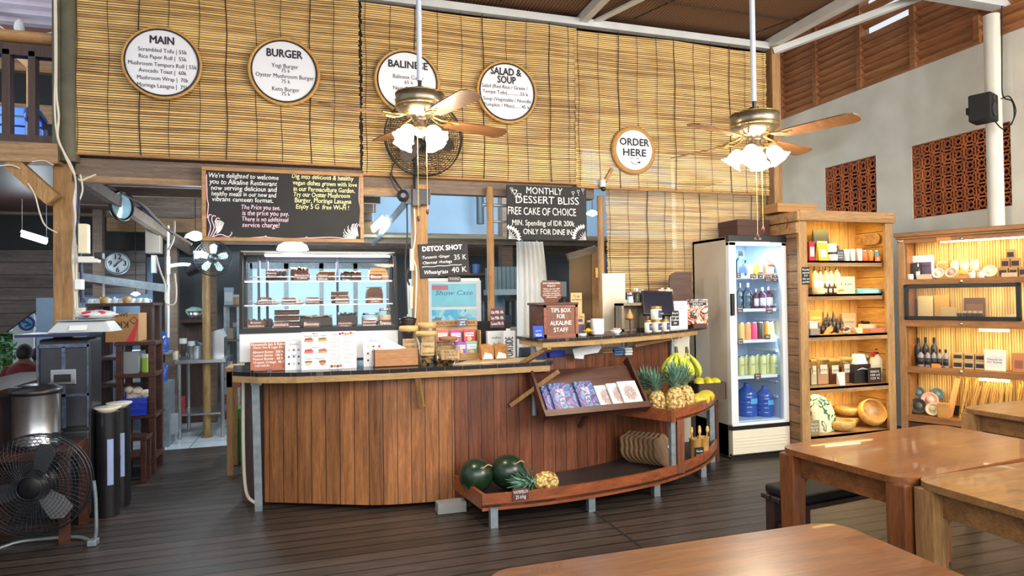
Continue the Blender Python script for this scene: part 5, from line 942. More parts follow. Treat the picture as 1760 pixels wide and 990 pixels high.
jar('flared glass jar with a kraft label, between the cracker and cookie jars', 715, 751, 574, 632, 4.68, 'flare', m_lidwood, 'TARALLI\ncookie', m_cracker); jar('squat round glass cookie jar with a cork lid', 749, 792, 583, 630, 4.67, 'round', plain('cork_lid', srgb(150, 104, 70), 0.8), 'PEANUT BUTTER\nCOOKIE\nGluten free', plain('cookies', srgb(176, 120, 72), 0.9))
# sachet rack
o, w, h, k = pth('sachet_rack', 'wooden counter rack with a lettered header, holding coloured sachets', 'rack', 748, 826, 552, 622, 4.84, CT); m = MB(); m.box(-w/2, w/2, 0.10, 0.112, 0, h*0.9); m.box(-w/2, w/2, -0.02, 0.11, 0, 0.01); m.box(-w/2, -w/2+0.01, -0.02, 0.11, 0, h*0.75); m.box(w/2-0.01, w/2, -0.02, 0.11, 0, h*0.75); m.box(-w/2, w/2, -0.02, -0.012, 0, h*0.2); m.box(-w/2, w/2, 0.04, 0.048, 0, h*0.38); m.build('frame', m_fascia, o, bevel=0.002)
m = MB(); m.box(-w/2, w/2, 0.09, 0.10, h*0.86, h*1.0); m.build('header', m_framewood, o); letters(o, [('HEALTHY PLANT BAR', 0, h*0.93, 0.022, 'C', w*0.9)], m_ink, 'header_lettering', 0.0885)
for i, (px, pb, pt, yy, c, lab) in enumerate(((761, 587, 567, 4.90, (214, 90, 86), 'red and white sachet, upper row next to the cookie jar'), (784, 588, 567, 4.90, (170, 60, 140), 'purple sachet in the middle of the upper row'), (807, 586, 566, 4.90, (214, 60, 80), 'crimson sachet at the open end of the upper row'), (792, 608, 588, 4.845, (130, 80, 170), 'violet sachet in the lower row'), (811, 609, 586, 4.845, (120, 170, 150), 'teal sachet at the end of the lower row'))):
    q = thing('snack_sachet', lab, 'sachet', (X(px, yy, 1.1), yy, ZY(px, pb, yy)), group='sachets in the counter rack', rot=(R(-6), 0, 0)); w2, h2 = 20*k/2, (pb-pt)*k; m = MB(); m.prism([(-w2, 0), (w2, 0), (w2, h2), (-w2, h2)], -0.004, 0.004); m.build('pouch', col(*c), q, bevel=0.003); m = MB(); m.box(-w2*0.8, w2*0.8, -0.0055, -0.004, h2*0.42, h2*0.75); m.build('printed_band', m_paper, q); letters(q, [('CONTRA', 0, h2*0.58, 0.014, 'C', w2*1.4)], col(90, 30, 60), 'lettering', -0.006, bold=0.02); m = MB(); m.at((0, -0.0045, h2*0.2), rx=PI/2).cyl(w2*0.4, 0, 0.001, 12); m.build('printed_fruit', col(240, 180, 140), q)
tagsign('COFFEE\nBAR\n25 K', 786, 804, 546, 561, 4.85, plain('slate_blue_sign', srgb(88, 90, 120), 0.7), 'small slate blue handwritten sign clipped to the sachet rack header', None)
tagsign('Oat Milk 10k\nSoy Milk 10k\nCoconut Milk 10k', 842, 867, 530, 563, 4.97, plain('plum_sign', srgb(100, 62, 66), 0.7), 'brown board with milk prices in front of the monitor back', None)
# monitor back, packs, bread
o, w, h, k = pth('till_monitor', 'black monitor seen from behind, beyond the sachet rack', 'monitor', 765, 878, 527, 588, 5.14, CT); m = MB(); m.box(-w/2, w/2, 0, 0.03, h*0.2, h); m.build('casing', m_blackmat, o, bevel=0.008); m = MB(); m.prism([(-w*0.3, h*0.5), (w*0.1, h*0.58), (w*0.36, h*0.58), (w*0.36, h*0.3), (-w*0.3, h*0.3)], -0.025, 0.0); m.build('rear_bulge', plain('charcoal_casing', srgb(36, 36, 42), 0.5), o, bevel=0.008); m = MB(); m.box(-0.04, 0.04, -0.02, 0.02, 0, h*0.3); m.box(-0.1, 0.1, -0.05, 0.06, 0, 0.012); m.build('stand', m_black, o)
def carton(label, px0, px1, pt, pb, y, m, texts, tm, d=0.06, base=CT, name='carton', cat='carton', cap=False, group=None, vert=False):
    o, w, h, k = pth(name, label, cat, px0, px1, pt, pb, y, base, group); b = MB(); b.box(-w/2, w/2, 0, d, 0, h*(0.93 if cap else 1)); b.build('box', m, o, bevel=0.002)
    if cap: c = MB(); c.at((0, d/2, 0)).cyl(w*0.2, h*0.93, h, 12); c.build('cap', m_white, o)
    if texts:
        if vert: letters(o, [(texts[0], 0, 0, w*0.7, 'C', h*0.62)], tm, 'lettering', -0.0012, M=Matrix.Translation((0, 0, h*0.42)) @ Matrix.Rotation(-PI/2, 4, 'Y'), bold=0.02)
        else: letters(o, [(t, 0, h*z, s, 'C', w*f) for t, z, s, f in texts], tm, 'lettering', -0.0012, bold=0.01)
    return o, w, h
o, w, h = carton('white and green milk pack standing behind the bread', 838, 868, 565, 612, 4.94, m_white, [('nabu', 0.76, 0.018, 0.5)], m_ink, 0.05)
m = MB(); m.prism([(-w*0.25, h*0.35), (-w*0.02, h*0.4), (-w*0.12, h*0.62)], -0.001, 0); m.prism([(0.0, h*0.36), (w*0.25, h*0.4), (w*0.12, h*0.64)], -0.001, 0); m.build('leaf_print', col(110, 160, 130), o)
carton('tall white oat drink carton with vertical black lettering', 866, 886, 560, 613, 4.80, m_white, ['OATSIDE'], m_ink, 0.055, cap=True, vert=True)
o, w, h, k = pth('bread_board', 'small wooden board under the two bread loaves', 'board', 824, 889, 612, 620, 4.76, CT); m = MB(); m.box(-w/2, w/2, -0.06, 0.1, 0.0005, 0.016); m.build('board', m_bowl, o, bevel=0.004)
for px0, px1, lab in ((824, 848, 'small wrapped bread loaf beside the sachet rack'), (847, 871, 'small wrapped bread loaf beside the oat drink carton')):
    o, w, h, k = pth('bread_loaf', lab, 'bread', px0, px1, 588, 614, 4.73, CT+0.017, 'bread loaves on the board'); m = MB(); m.prism([(-w*0.42, 0), (w*0.42, 0), (w*0.46, h*0.6), (w*0.4, h*0.92), (w*0.15, h), (-w*0.25, h*0.98), (-w*0.46, h*0.85)], -0.04, 0.05); m.build('crust', plain('bread_crust', srgb(186, 132, 76), 0.85, 0, 0.4, 30, 0.4), o, bevel=0.008); m = MB(); m.prism([(-w*0.36, 0.006), (w*0.36, 0.006), (w*0.3, h*0.35), (-w*0.2, h*0.5)], -0.0425, -0.04); m.build('paper_band', m_paper, o)
o, w, h, k = pth('coffee_grinder', 'coffee grinder with a dark bean hopper beside the cake case', 'grinder', 687, 716, 525, 600, 5.08, CT); r = w/2; m = MB(); m.lathe([(r*0.5, h*0.5), (r*0.62, h*0.62), (r*1.0, h*0.92), (r*1.0, h*0.95)], 24); m.build('bean_hopper', plain('coffee_beans', srgb(64, 42, 34), 0.4, 0, 0.7, 120, 0.5), o); m = MB(); m.lathe([(r*1.02, h*0.93), (r*1.05, h*0.96), (r*0.3, h*1.0)], 24); m.build('lid', m_black, o); m = MB(); m.cyl(r*0.7, 0, h*0.5, 20); m.box(-r*0.5, r*0.5, -r*0.9, r*0.6, 0, 0.03); m.build('body', m_black, o)
A_ = [(X(px, yy, CT), yy) for px, yy in ((778, 4.60), (935, 4.57), (952, 4.86), (812, 4.88))]; m = MB(); m.prism(A_, CT+0.0005, CT+0.007, 'xy'); m.build('serving_board', wood('pale_board', srgb(222, 200, 166), srgb(196, 168, 130), 'x', 6, 10, 0.35), None, label='thin pale wooden sheet lying on the counter end', cat='board')
# ------------------------------------------------------------------ raised counter
o, w, h, k = pth('card_stand', 'blue card payment stand on the raised counter corner', 'sign', 916, 935, 559, 580, 4.42, UT); m = MB(); m.prism([(-w*0.42, 0), (w*0.5, 0), (w*0.42, h), (-w*0.5, h)], 0, 0.008); m.build('panel', plain('card_blue', srgb(30, 76, 190), 0.35), o); letters(o, [('VISA', 0, h*0.24, 0.022, 'C', w*0.6), ('pay here', 0, h*0.6, 0.009, 'C', w*0.5)], m_paper, 'lettering', -0.0012, bold=0.02); m = MB(); m.box(-w*0.5, w*0.45, 0.0, 0.05, 0, 0.006); m.build('base', m_black, o)
o, w, h, k = pth('tips_box', 'reddish wooden tips box with white hand lettering', 'box', 925, 993, 519, 578, 4.47, UT); m = MB(); D = 0.2; m.box(-w*0.36, w/2, 0, D, 0, h*0.94); m.build('box', m_redwoodz, o, bevel=0.004); m = MB(); m.prism([(-w*0.36, 0), (-w*0.36, D), (-w*0.5, D), (-w*0.5, 0.03)], 0.0, h*0.94, 'xy'); m.build('side_wing', m_rackwood, o); m = MB(); m.box(-w*0.54, w*0.52, -0.012, D+0.01, h*0.93, h*1.0); m.build('lid', m_rackwood, o, bevel=0.004)
m = MB(); fw = 0.02
for q in ((-w*0.36, w/2, 0, fw), (-w*0.36, w/2, h*0.94-fw, h*0.94)): m.box(q[0], q[1], -0.008, 0, q[2], q[3])
for x in (-w*0.36, w/2-fw): m.box(x, x+fw, -0.008, 0, 0, h*0.94)
m.build('face_frame', m_redwood, o); letters(o, [(t, w*0.07, h*z, 0.034, 'C', w*f) for t, z, f in (('TIPS BOX', 0.77, 0.5), ('FOR', 0.59, 0.2), ('ALKALINE', 0.40, 0.54), ('STAFF', 0.2, 0.36))], m_chalk, 'lettering', -0.0015, 0.08, bold=0.012)
q = thing('policy_sign', 'brown shaped sign with a cancellation policy standing on the tips box', 'sign', AY(948, 519, 4.56)); q.location.z = UT+h*1.0+0.001; hh = 38*MPP(1.7, 4.56, 1.4); ww = 37*MPP(1.7, 4.56, 1.4)/2; m = MB(); m.prism([(-ww*0.6, 0), (ww*0.6, 0), (ww*0.75, hh*0.14), (ww*0.9, hh*0.16), (ww, hh*0.3), (ww, hh*0.82), (ww*0.8, hh*0.96), (ww*0.3, hh), (-ww*0.8, hh), (-ww, hh*0.88), (-ww, hh*0.3), (-ww*0.75, hh*0.16)], 0, 0.012); m.build('plate', m_brownsign, q, bevel=0.003); letters(q, [('SHOP CANCELLATION', 0, hh*0.87, 0.012, 'C', ww*1.7), ('POLICY', 0, hh*0.75, 0.013, 'C', ww*0.8), ('Please see our staff', 0, hh*0.62, 0.010, 'C', ww*1.6), ('members, orders in', 0, hh*0.52, 0.010, 'C', ww*1.7), ('process cannot be', 0, hh*0.42, 0.010, 'C', ww*1.6), ('exchanged or refunded', 0, hh*0.33, 0.010, 'C', ww*1.75), ('once provided', 0, hh*0.24, 0.010, 'C', ww*1.1)], m_chalk, 'lettering', -0.0012, 0.06, bold=0.015)
carton('kraft note card standing behind the tips box', 982, 1001, 504, 575, 4.74, m_kraft, [('To go', 0.92, 0.02, 0.6), ('packaging', 0.84, 0.015, 0.8), ('5k', 0.6, 0.02, 0.3)], m_ink, 0.006, UT, 'note_card', 'card'); o, w, h = carton('printed box pack beside the tips box', 993, 1005, 537, 574, 4.60, m_kraft, [('Tea', 0.85, 0.02, 0.6)], m_ink, 0.06, UT); m = MB(); m.box(-w*0.4, w*0.4, -0.0015, 0, h*0.1, h*0.5); m.build('printed_panel', col(70, 60, 110), o); m = MB(); m.box(-w*0.4, w*0.2, -0.0015, 0, h*0.62, h*0.75); m.build('printed_square', col(60, 40, 110), o)
o, w, h, k = pth('pump_bottle', 'small clear bottle half hidden behind the white cup', 'bottle', 1006, 1018, 550, 573, 4.64, UT); m = MB(); m.lathe([(w*0.4, 0), (w*0.5, 0.01), (w*0.5, h*0.6), (w*0.2, h*0.75), (w*0.2, h)], 16); m.build('bottle', m_glassjar, o); m = MB(); m.cyl(w*0.26, h*0.92, h*1.05, 12); m.build('cap', m_white, o)
o, w, h, k = pth('white_cup', 'plain white cylinder cup on a dark coaster', 'cup', 1016, 1037, 546, 572, 4.53, UT+0.009); m = MB(); m.lathe([(w*0.49, 0), (w*0.5, 0.004), (w*0.5, h), (w*0.45, h), (w*0.44, 0.01), (0, 0.01)], 28, cap=False); m.build('cup', plain('white_china', srgb(226, 232, 240), 0.2), o)
m = MB(); m.prism([(-0.05, -0.05), (0.13, -0.05), (0.13, 0.06), (-0.05, 0.06)], 0, 0.008, 'xy'); m.build('coaster', m_rackwood, None, (o.location.x, 4.53, UT+0.0005), label='dark wooden tray under the white cup', cat='tray', bevel=0.002)
def marigold(label, loc, r):
    o = thing('marigold', label, 'flower', loc, group='orange marigold heads'); m = MB()
    for k in range(4):
        n = 14-2*k
        for i in range(n): a = 2*PI*i/n+k*0.4; rr = r*(1-0.2*k); m.M = Matrix.Rotation(a, 4, 'Z') @ Matrix.Rotation(R(15+k*20), 4, 'Y').inverted(); m.ball((rr*0.62, 0, r*0.3+0.1*r*k), rr*0.36, rr*0.2, rr*0.07, 8, 5)
    m.at(); m.ball((0, 0, r*0.55), r*0.4, r*0.4, r*0.35, 10, 6); m.build('petals', plain('marigold_petal', srgb(240, 178, 24), 0.6), o); return o
marigold('orange marigold head on the raised counter in front of the white cup', (X(1013, 4.43, UT), 4.45, UT+0.016), 0.05)
o, w, h, k = pth('saucer', 'small stack of white saucers beside the marigold', 'saucer', 993, 1008, 569, 578, 4.46, UT); m = MB()
for i in range(3): m.lathe([(w*0.3, i*0.007), (w*0.5, i*0.007+0.008), (w*0.5, i*0.007+0.01), (0, i*0.007+0.004)], 20, cap=False)
m.build('saucers', m_white, o)
o, w, h, k = pth('shell_bowl', 'small white bowl of pinkish shells near the till', 'bowl', 1049, 1068, 562, 571, 4.62, UT); m = MB(); m.lathe([(w*0.25, 0), (w*0.5, h*0.7), (w*0.46, h*0.72), (w*0.2, 0.006), (0, 0.006)], 24, cap=False); m.build('bowl', m_white, o); m = MB()
for i in range(9): a = i*2.4; m.ball((w*0.27*math.cos(a)*(i % 3)/2, w*0.27*math.sin(a)*(i % 3)/2, h*0.75+0.004*(i % 2)), 0.013, 0.01, 0.011, 8, 6)
m.build('shells', plain('pink_shell', srgb(236, 176, 150), 0.5), o)
o, w, h, k = pth('candle_stand', 'thin metal stand with an amber candle dish', 'candle', 1075, 1091, 528, 568, 4.74, UT); m = MB(); m.cyl(w*0.3, 0, 0.006, 16).cyl(0.007, 0, h*0.55, 10).cyl(w*0.5, h*0.55, h*0.6, 20); m.build('stand', m_rackwood, o); m = MB(); m.lathe([(w*0.28, h*0.6), (w*0.3, h*0.7), (w*0.12, h*0.9), (0.001, h)], 14); m.build('candle', plain('amber_wax', srgb(220, 140, 70), 0.4), o)
o, w, h, k = pth('box_shelf', 'small weathered grey open shelf box standing behind the till', 'shelf', 1069, 1112, 519, 566, 4.96, UT); m = MB()
for q in ((-w/2, -w/2+0.02, 0, 0.14, 0, h), (w/2-0.02, w/2, 0, 0.14, 0, h), (-w/2, w/2, 0, 0.14, h-0.02, h), (-w/2, w/2, 0.12, 0.14, 0, h), (-w/2, w/2, 0, 0.14, 0, 0.015)): m.box(*q)
m.build('shelf_box', wood('driftwood', srgb(160, 146, 124), srgb(110, 98, 82), 'z', 6, 10, 0.7), o); zs2 = UT+h+0.001
for px0, px1, pt, lab, fm in ((1078, 1088, 501, 'small jar of white salt on the driftwood shelf', m_white), (1089, 1099, 494, 'dark spice jar on the driftwood shelf, first from the salt', plain('dark_herbs', srgb(60, 56, 40), 0.8)), (1099, 1109, 496, 'dark spice jar on the driftwood shelf, nearest the till', plain('olive_herbs', srgb(74, 70, 44), 0.8))):
    o, w, h, k = pth('spice_jar', lab, 'jar', px0, px1, pt, 519, 5.02, zs2, 'jars on the driftwood shelf'); m = MB(); m.cyl(w*0.42, 0.003, h*0.65, 16); m.build('contents', fm, o); m = MB(); m.lathe([(w*0.47, 0), (w*0.47, h*0.75), (w*0.36, h*0.82)], 18); m.build('glass', m_glassjar, o); m = MB(); m.cyl(w*0.42, h*0.8, h, 16); m.build('lid', m_chrome, o)
# till screen
o, w, h, k = pth('till_screen', 'black touch screen till tilted back on a stand', 'till', 1104, 1162, 496, 566, 4.86, UT, rz=R(-14)); m = MB(); m.M = Matrix.Translation((0, 0, h*0.38)) @ Matrix.Rotation(R(-24), 4, 'X') @ Matrix.Rotation(R(3), 4, 'Y'); m.box(-w*0.42, w*0.42, 0, 0.03, 0, h*0.66); m.build('casing', m_black, o, bevel=0.006); s = MB(); s.M = m.M.copy(); s.box(-w*0.38, w*0.38, -0.002, 0.001, 0.012, h*0.62); s.build('screen', m_screen, o); m = MB(); m.bar((0, 0.06, h*0.5), (-0.06, -0.02, 0.0), 0.1, 0.035, (0, 1, 0)); m.box(-0.18, 0.02, -0.06, 0.1, 0, 0.02); m.build('stand', m_blackmat, o, bevel=0.004)
def honey(label, px0, px1, pt, pb, y, z):
    o, w, h, k = pth('honey_jar', label, 'jar', px0, px1, pt, pb, y, z, 'labelled jars in front of the till'); r = w/2; m = MB(); m.lathe([(r*0.85, 0), (r*0.96, 0.006), (r*0.96, h*0.74), (r*0.8, h*0.8)], 22); m.build('jar', plain('creamy_contents', srgb(226, 222, 206), 0.25), o); m = MB(); m.cyl(r*0.92, h*0.82, h, 22); m.build('lid', m_brass, o); m = MB(); n = 9; rr = r*0.97; vs = [(rr*math.sin(-0.2+1.3*i/(n-1)), -rr*math.cos(-0.2+1.3*i/(n-1)), q) for q in (h*0.14, h*0.7) for i in range(n)]; m.add(vs, [(i, i+1, n+i+1, n+i) for i in range(n-1)]); m.build('navy_label', plain('navy_label', srgb(52, 62, 108), 0.5), o, solid=0.001); letters(o, [('HONEY', r*0.5, h*0.45, 0.010, 'C', r*0.7)], m_paper, 'lettering', -rr-0.001); return o, h
_, hj = honey('labelled jar at the open end of the bottom row of three', 1108, 1120, 540, 561, 4.70, UT); honey('labelled jar in the middle of the bottom row', 1121, 1136, 540, 561, 4.71, UT); honey('labelled jar of the bottom row next to the black sign', 1137, 1150, 540, 561, 4.73, UT); honey('single labelled jar stacked on top of the others', 1119, 1137, 518, 541, 4.71, UT+hj)
q = tagsign("Don't\nforget\nCoffee\n35K", 1153, 1168, 534, 560, 4.78, m_blackmat, 'small black handwritten sign beside the labelled jars', None)
carton('white printed menu card leaning beside the coffee poster', 1152, 1182, 511, 559, 4.98, m_paper, [('MODULIA', 0.86, 0.016, 0.6), ('RAISE RULE', 0.74, 0.014, 0.7), ('fresh daily', 0.62, 0.009, 0.5), ('hot and iced', 0.54, 0.009, 0.5)], plain('grey_text', srgb(120, 130, 150), 0.7), 0.006, UT, 'menu_card', 'menu')
o, w, h = carton('orange and black illustrated coffee poster on a wooden foot', 1182, 1217, 509, 553, 5.02, spots('poster_art', srgb(232, 226, 214), [srgb(50, 40, 38), srgb(206, 120, 86), srgb(232, 222, 206), srgb(180, 84, 60), srgb(48, 40, 40), srgb(224, 150, 120)], 9, 0.5), [], m_paper, 0.006, UT+0.03, 'coffee_poster', 'poster'); m = MB(); m.box(-w*0.32, w*0.32, -0.03, 0.05, -0.03, 0.012); m.build('foot', m_rackwood, o); m = MB(); m.box(-w*0.42, w*0.42, -0.0015, -0.0005, h*0.76, h*0.96); m.build('title_band', m_ink, o); letters(o, [('COFFEE MORE', 0, h*0.9, 0.016, 'C', w*0.76), ('DELIGHT', 0, h*0.81, 0.016, 'C', w*0.5)], m_paper, 'lettering', -0.0022, bold=0.02)
o, w, h, k = pth('round_topped_board', 'tall brown board with a rounded corner leaning beside the fridge', 'board', 1152, 1190, 467, 562, 5.26, UT); m = MB(); m.prism([(-w/2, 0), (w/2, 0), (w/2, h), (-w*0.2, h), (-w*0.36, h*0.97), (-w*0.46, h*0.93), (-w/2, h*0.85)], 0, 0.018); m.build('board', m_rackwood, o, bevel=0.003)
o, w, h, k = pth('carved_stones', 'small pale pink carved blocks in front of the brown board', 'ornament', 1131, 1156, 484, 497, 5.05, UT+0.30); 
m = MB()
for i in range(5): m.at((-w*0.4+i*w*0.2, 0, 0), rz=i).box(-w*0.09, w*0.09, -0.012, 0.012, -0.0, h*(0.8+0.2*(i % 2)))
m.build('blocks', plain('pink_block', srgb(226, 190, 174), 0.6), o); m = MB(); m.box(-w*0.6, w*0.6, -0.03, 0.06, -0.006, 0); m.box(-w*0.1, w*0.1, 0.04, 0.06, -0.30, 0); m.build('stand', m_rackwood, o)
# things behind the raised counter
a = AY(1056, 520, 5.31); m = MB(); m.box(X(1036, 5.3, 1.4), X(1075, 5.3, 1.4), 5.30, 5.32, 0, ZY(1050, 470, 5.3)); m.box(X(1036, 5.3, 1.4), X(1185, 5.3, 1.4), 5.31, 5.325, 0, ZY(1100, 515, 5.3)); m.build('cream_wall_panel', m_cream, None, label='cream painted panel behind the till under the lower blind', cat='panel')
for px0, px1, pt, pb, y, c, lab in ((921, 940, 597, 614, 4.72, (40, 64, 170), 'dark blue packet under the raised counter, beside the riser post'), (944, 972, 596, 612, 4.72, (34, 60, 190), 'bright blue packet under the raised counter'), (896, 920, 588, 606, 5.0, (70, 80, 100), 'grey plastic bin under the raised counter')):
    o, w, h, k = pth('packet', lab, 'packet', px0, px1, pt, pb, y, 1.001, 'packets on the inner worktop'); m = MB(); m.prism([(-w/2, 0), (w/2, 0), (w*0.46, h), (-w*0.44, h*0.95)], 0, 0.08); m.build('packet', col(*c), o, bevel=0.012)
m = MB(); P = [AY(px, py, 4.60) for px, py in ((984, 600), (1031, 590), (1034, 597), (1028, 606), (1004, 610), (1003, 617), (988, 616))]; m.prism([(p.x, p.z) for p in P], 4.60, 4.603); m.build('paper_sheets', m_paper, None, label='white paper sheets hanging over the inner counter edge', cat='paper')
for px0, px1, lab, c in ((1033, 1052, 'brown paper bundle under the raised counter', (160, 120, 84)), (1053, 1070, 'folded blue cloth under the raised counter', (70, 110, 160)), (1072, 1086, 'folded white cloth under the raised counter', (220, 224, 228))):
    o, w, h, k = pth('folded_cloth', lab, 'cloth', px0, px1, 590, 603, 4.84, 1.001, 'bundles on the inner worktop'); m = MB()
    for i in range(3): m.cbox((0.004*(i % 2), 0.05, 0.012+i*0.022), (w*0.95, 0.14, 0.02))
    m.build('folds', col(*c), o, bevel=0.008)
# ================================================================== GENERIC PRODUCTS
def prod(kind, name, label, cat, loc, w, h, rz=0, c=(200, 200, 200), c2=(240, 240, 236), text=None, group=None, d=None, tc=None, rough=0.4, rot=None):
    o = thing(name, label, cat, loc, rz, group, rot); d = d or w*0.6; r = w/2; b = MB(); e = MB(); l = MB(); ly = None; M1 = col(*c, rough) if isinstance(c, tuple) else c; M2 = col(*c2) if isinstance(c2, tuple) else c2
    if kind == 'box':
        b.box(-r, r, -d/2, d/2, 0, h); b.build('carton', M1, o, bevel=min(0.003, w*0.05)); l.box(-r*0.8, r*0.8, -d/2-0.001, -d/2, h*0.22, h*0.72); l.build('label', M2, o); ly = -d/2-0.0015
    elif kind == 'plainbox': b.box(-r, r, -d/2, d/2, 0, h); b.build('carton', M1, o, bevel=0.003); ly = -d/2-0.001
    elif kind in ('bottle', 'dropper', 'pump', 'clear'):
        sh = 0.62 if kind != 'pump' else 0.66; b.lathe([(r*0.92, 0), (r, h*0.03), (r, h*sh), (r*0.8, h*(sh+0.07)), (r*0.36, h*(sh+0.14)), (r*0.36, h*(sh+0.2))], 18); b.build('body', M1, o)
        if kind == 'pump': e.cyl(r*0.42, h*0.84, h*0.9, 12).cyl(r*0.14, h*0.9, h, 8); e.box(-r*0.18, r*0.8, -r*0.2, r*0.2, h*0.96, h)
        elif kind == 'dropper': e.lathe([(r*0.45, h*0.78), (r*0.45, h*0.88), (r*0.26, h*0.89), (r*0.26, h*0.97), (r*0.1, h)], 12)
        else: e.cyl(r*0.42, h*0.82, h, 14)
        e.build('cap', m_black if kind != 'clear' else m_chrome, o); n = 9; vs = [(r*1.01*math.sin(-1.1+2.2*i/(n-1)), -r*1.01*math.cos(-1.1+2.2*i/(n-1)), z) for z in (h*0.12, h*0.5) for i in range(n)]; l.add(vs, [(i, i+1, n+i+1, n+i) for i in range(n-1)], True); l.build('label', M2, o, solid=0.0006); ly = -r*1.01-0.001
    elif kind == 'can': b.lathe([(r*0.9, 0), (r, h*0.04), (r, h*0.88), (r*0.82, h*0.96), (r*0.8, h)], 18); b.build('body', M1, o); e.lathe([(r*0.84, h*0.94), (r*0.86, h*0.96), (r*0.82, h)], 18); e.build('lid', m_chrome, o); ly = -r-0.0008
    elif kind == 'jar': b.lathe([(r*0.9, 0), (r, h*0.05), (r, h*0.72), (r*0.85, h*0.78)], 20); b.build('jar', M1, o); e.cyl(r*0.95, h*0.76, h, 20); e.build('lid', M2, o); ly = -r-0.001
    elif kind == 'tubepack': b.add([(-r*0.62, -d*0.4, 0), (r*0.62, -d*0.4, 0), (r*0.62, d*0.4, 0), (-r*0.62, d*0.4, 0), (-r, -0.002, h), (r, -0.002, h), (r, 0.002, h), (-r, 0.002, h)], [(3,2,1,0), (4,5,6,7), (0,1,5,4), (1,2,6,5), (2,3,7,6), (3,0,4,7)]); b.build('tube', M1, o, bevel=0.003); e.cyl(r*0.6, -0.0, h*0.12, 14); e.build('cap', M2, o)
    elif kind == 'pouch': b.add([(-r, -d/2, 0), (r, -d/2, 0), (r, d/2, 0), (-r, d/2, 0), (-r*0.96, -0.003, h), (r*0.96, -0.003, h), (r*0.96, 0.003, h), (-r*0.96, 0.003, h)], [(3,2,1,0), (4,5,6,7), (0,1,5,4), (1,2,6,5), (2,3,7,6), (3,0,4,7)]); b.build('pouch', M1, o, bevel=0.004); l.add([(-r*0.6, -d/2*0.75-0.002, h*0.2), (r*0.6, -d/2*0.75-0.002, h*0.2), (r*0.6, -d/2*0.35-0.003, h*0.62), (-r*0.6, -d/2*0.35-0.003, h*0.62)], [(0, 1, 2, 3)]); l.build('label', M2, o, solid=0.001)
    elif kind == 'bag': b.box(-r, r, -d/2, d/2, 0, h*0.94); b.build('clear_bag', m_glassjar, o); e.box(-r, r, -d/2, d/2, h*0.9, h); e.build('wooden_lid', m_bowl, o); q = MB(); q.box(-r*0.9, r*0.9, -d*0.42, d*0.42, 0.004, h*0.62); q.build('contents', M1, o); l.box(-r*0.6, r*0.6, -d/2-0.001, -d/2, h*0.4, h*0.75); l.build('label', M2, o); ly = -d/2-0.002
    if text:
        L_ = text.split('\n'); letters(o, [(t, 0, h*(0.55-0.13*i) if kind != 'plainbox' else h*(0.75-0.22*i), max(0.006, min(0.02, w*0.22)), 'C', w*0.7) for i, t in enumerate(L_)], tc or m_ink, 'lettering', ly)
    return o
# ================================================================== GLASS DOOR FRIDGE
FX0, FX1, FY, FD, FH = 3.625, 4.257, 4.94, 0.58, 2.03; FZ = lambda py: ZY(1305, py, FY)
FG = thing('drinks_fridge', 'tall cream glass door drinks fridge with lit blue white interior', 'fridge', ((FX0+FX1)/2, FY, 0)); fw = (FX1-FX0)/2
zs_f = [FZ(714), FZ(646), FZ(584), FZ(530), FZ(473)]; zb_, zt2 = FZ(727), FZ(420); t = 0.035
m = MB(); m.box(-fw, -fw+t, 0.05, FD, 0.02, FH); m.box(fw-t, fw, 0.05, FD, 0.02, FH); m.box(-fw, fw, FD-t, FD, 0.02, FH); m.box(-fw, fw, 0.05, FD, FH-t, FH); m.box(-fw, fw, 0.05, FD, 0.02, zb_); m.build('body', m_fridgeside, FG, bevel=0.006)
m = MB(); i2 = t+0.003; m.box(-fw+t, -fw+i2, 0.06, FD-t, zb_, FH-t); m.box(fw-i2, fw-t, 0.06, FD-t, zb_, FH-t); m.box(-fw+t, fw-t, FD-i2, FD-t, zb_, FH-t); m.box(-fw+t, fw-t, 0.06, FD-t, zb_, zb_+0.02); m.build('liner', plain('cool_white_liner', srgb(192, 214, 236), 0.4), FG)
m = MB(); m.box(-fw, fw, 0.0, 0.05, FH-0.045, FH+0.012); m.build('black_header', m_black, FG, bevel=0.004); letters(FG, [('COOL', 0.0, FH-0.018, 0.02)], m_paper, 'header_lettering', -0.001)
D = MB(); a = 0.075; D.box(-fw, -fw+a, 0.0, 0.05, zb_, FH-0.05); D.box(fw-a*0.75, fw, 0.0, 0.05, zb_, FH-0.05); D.box(-fw, fw, 0.0, 0.05, FH-0.085, FH-0.05); D.box(-fw+0.01, fw, 0.0, 0.05, zb_-0.02, zb_+0.012); dr = D.build('door', m_white, FG, bevel=0.005)
m = MB(); m.box(-fw+a, fw-a*0.75, 0.02, 0.026, zb_, FH-0.08); m.build('door_glass', glass('fridge_glass', (0.95, 0.98, 1.0), 0.05), dr); m = MB(); m.box(-fw+0.002, -fw+0.035, -0.028, 0.0, FZ(541), FZ(504)); m.build('door_handle', m_black, dr, bevel=0.004)
m = MB(); m.box(-fw, fw, -0.002, 0.05, zb_-0.05, zb_-0.012); m.build('black_strip', m_black, FG)
m = MB(); m.box(-fw+0.005, fw, 0.0, 0.05, 0.05, zb_-0.05)
for k in range(4): m.box(-fw+0.03, fw-0.03, -0.004, 0.0, 0.11+k*0.028, 0.12+k*0.028)
m.build('lower_panel', m_cream, FG, bevel=0.003); m = MB(); m.box(-fw+0.02, fw-0.02, 0.05, FD-0.05, 0, 0.03); m.build('feet', m_black, FG)
for z in zs_f[1:]: m = MB(); m.box(-fw+t+0.01, fw-t-0.01, 0.07, FD-0.06, z-0.012, z-0.004); m.box(-fw+t+0.005, fw-0.075, 0.062, 0.07, z-0.03, z-0.002); m.build('wire_shelf', m_white, FG)
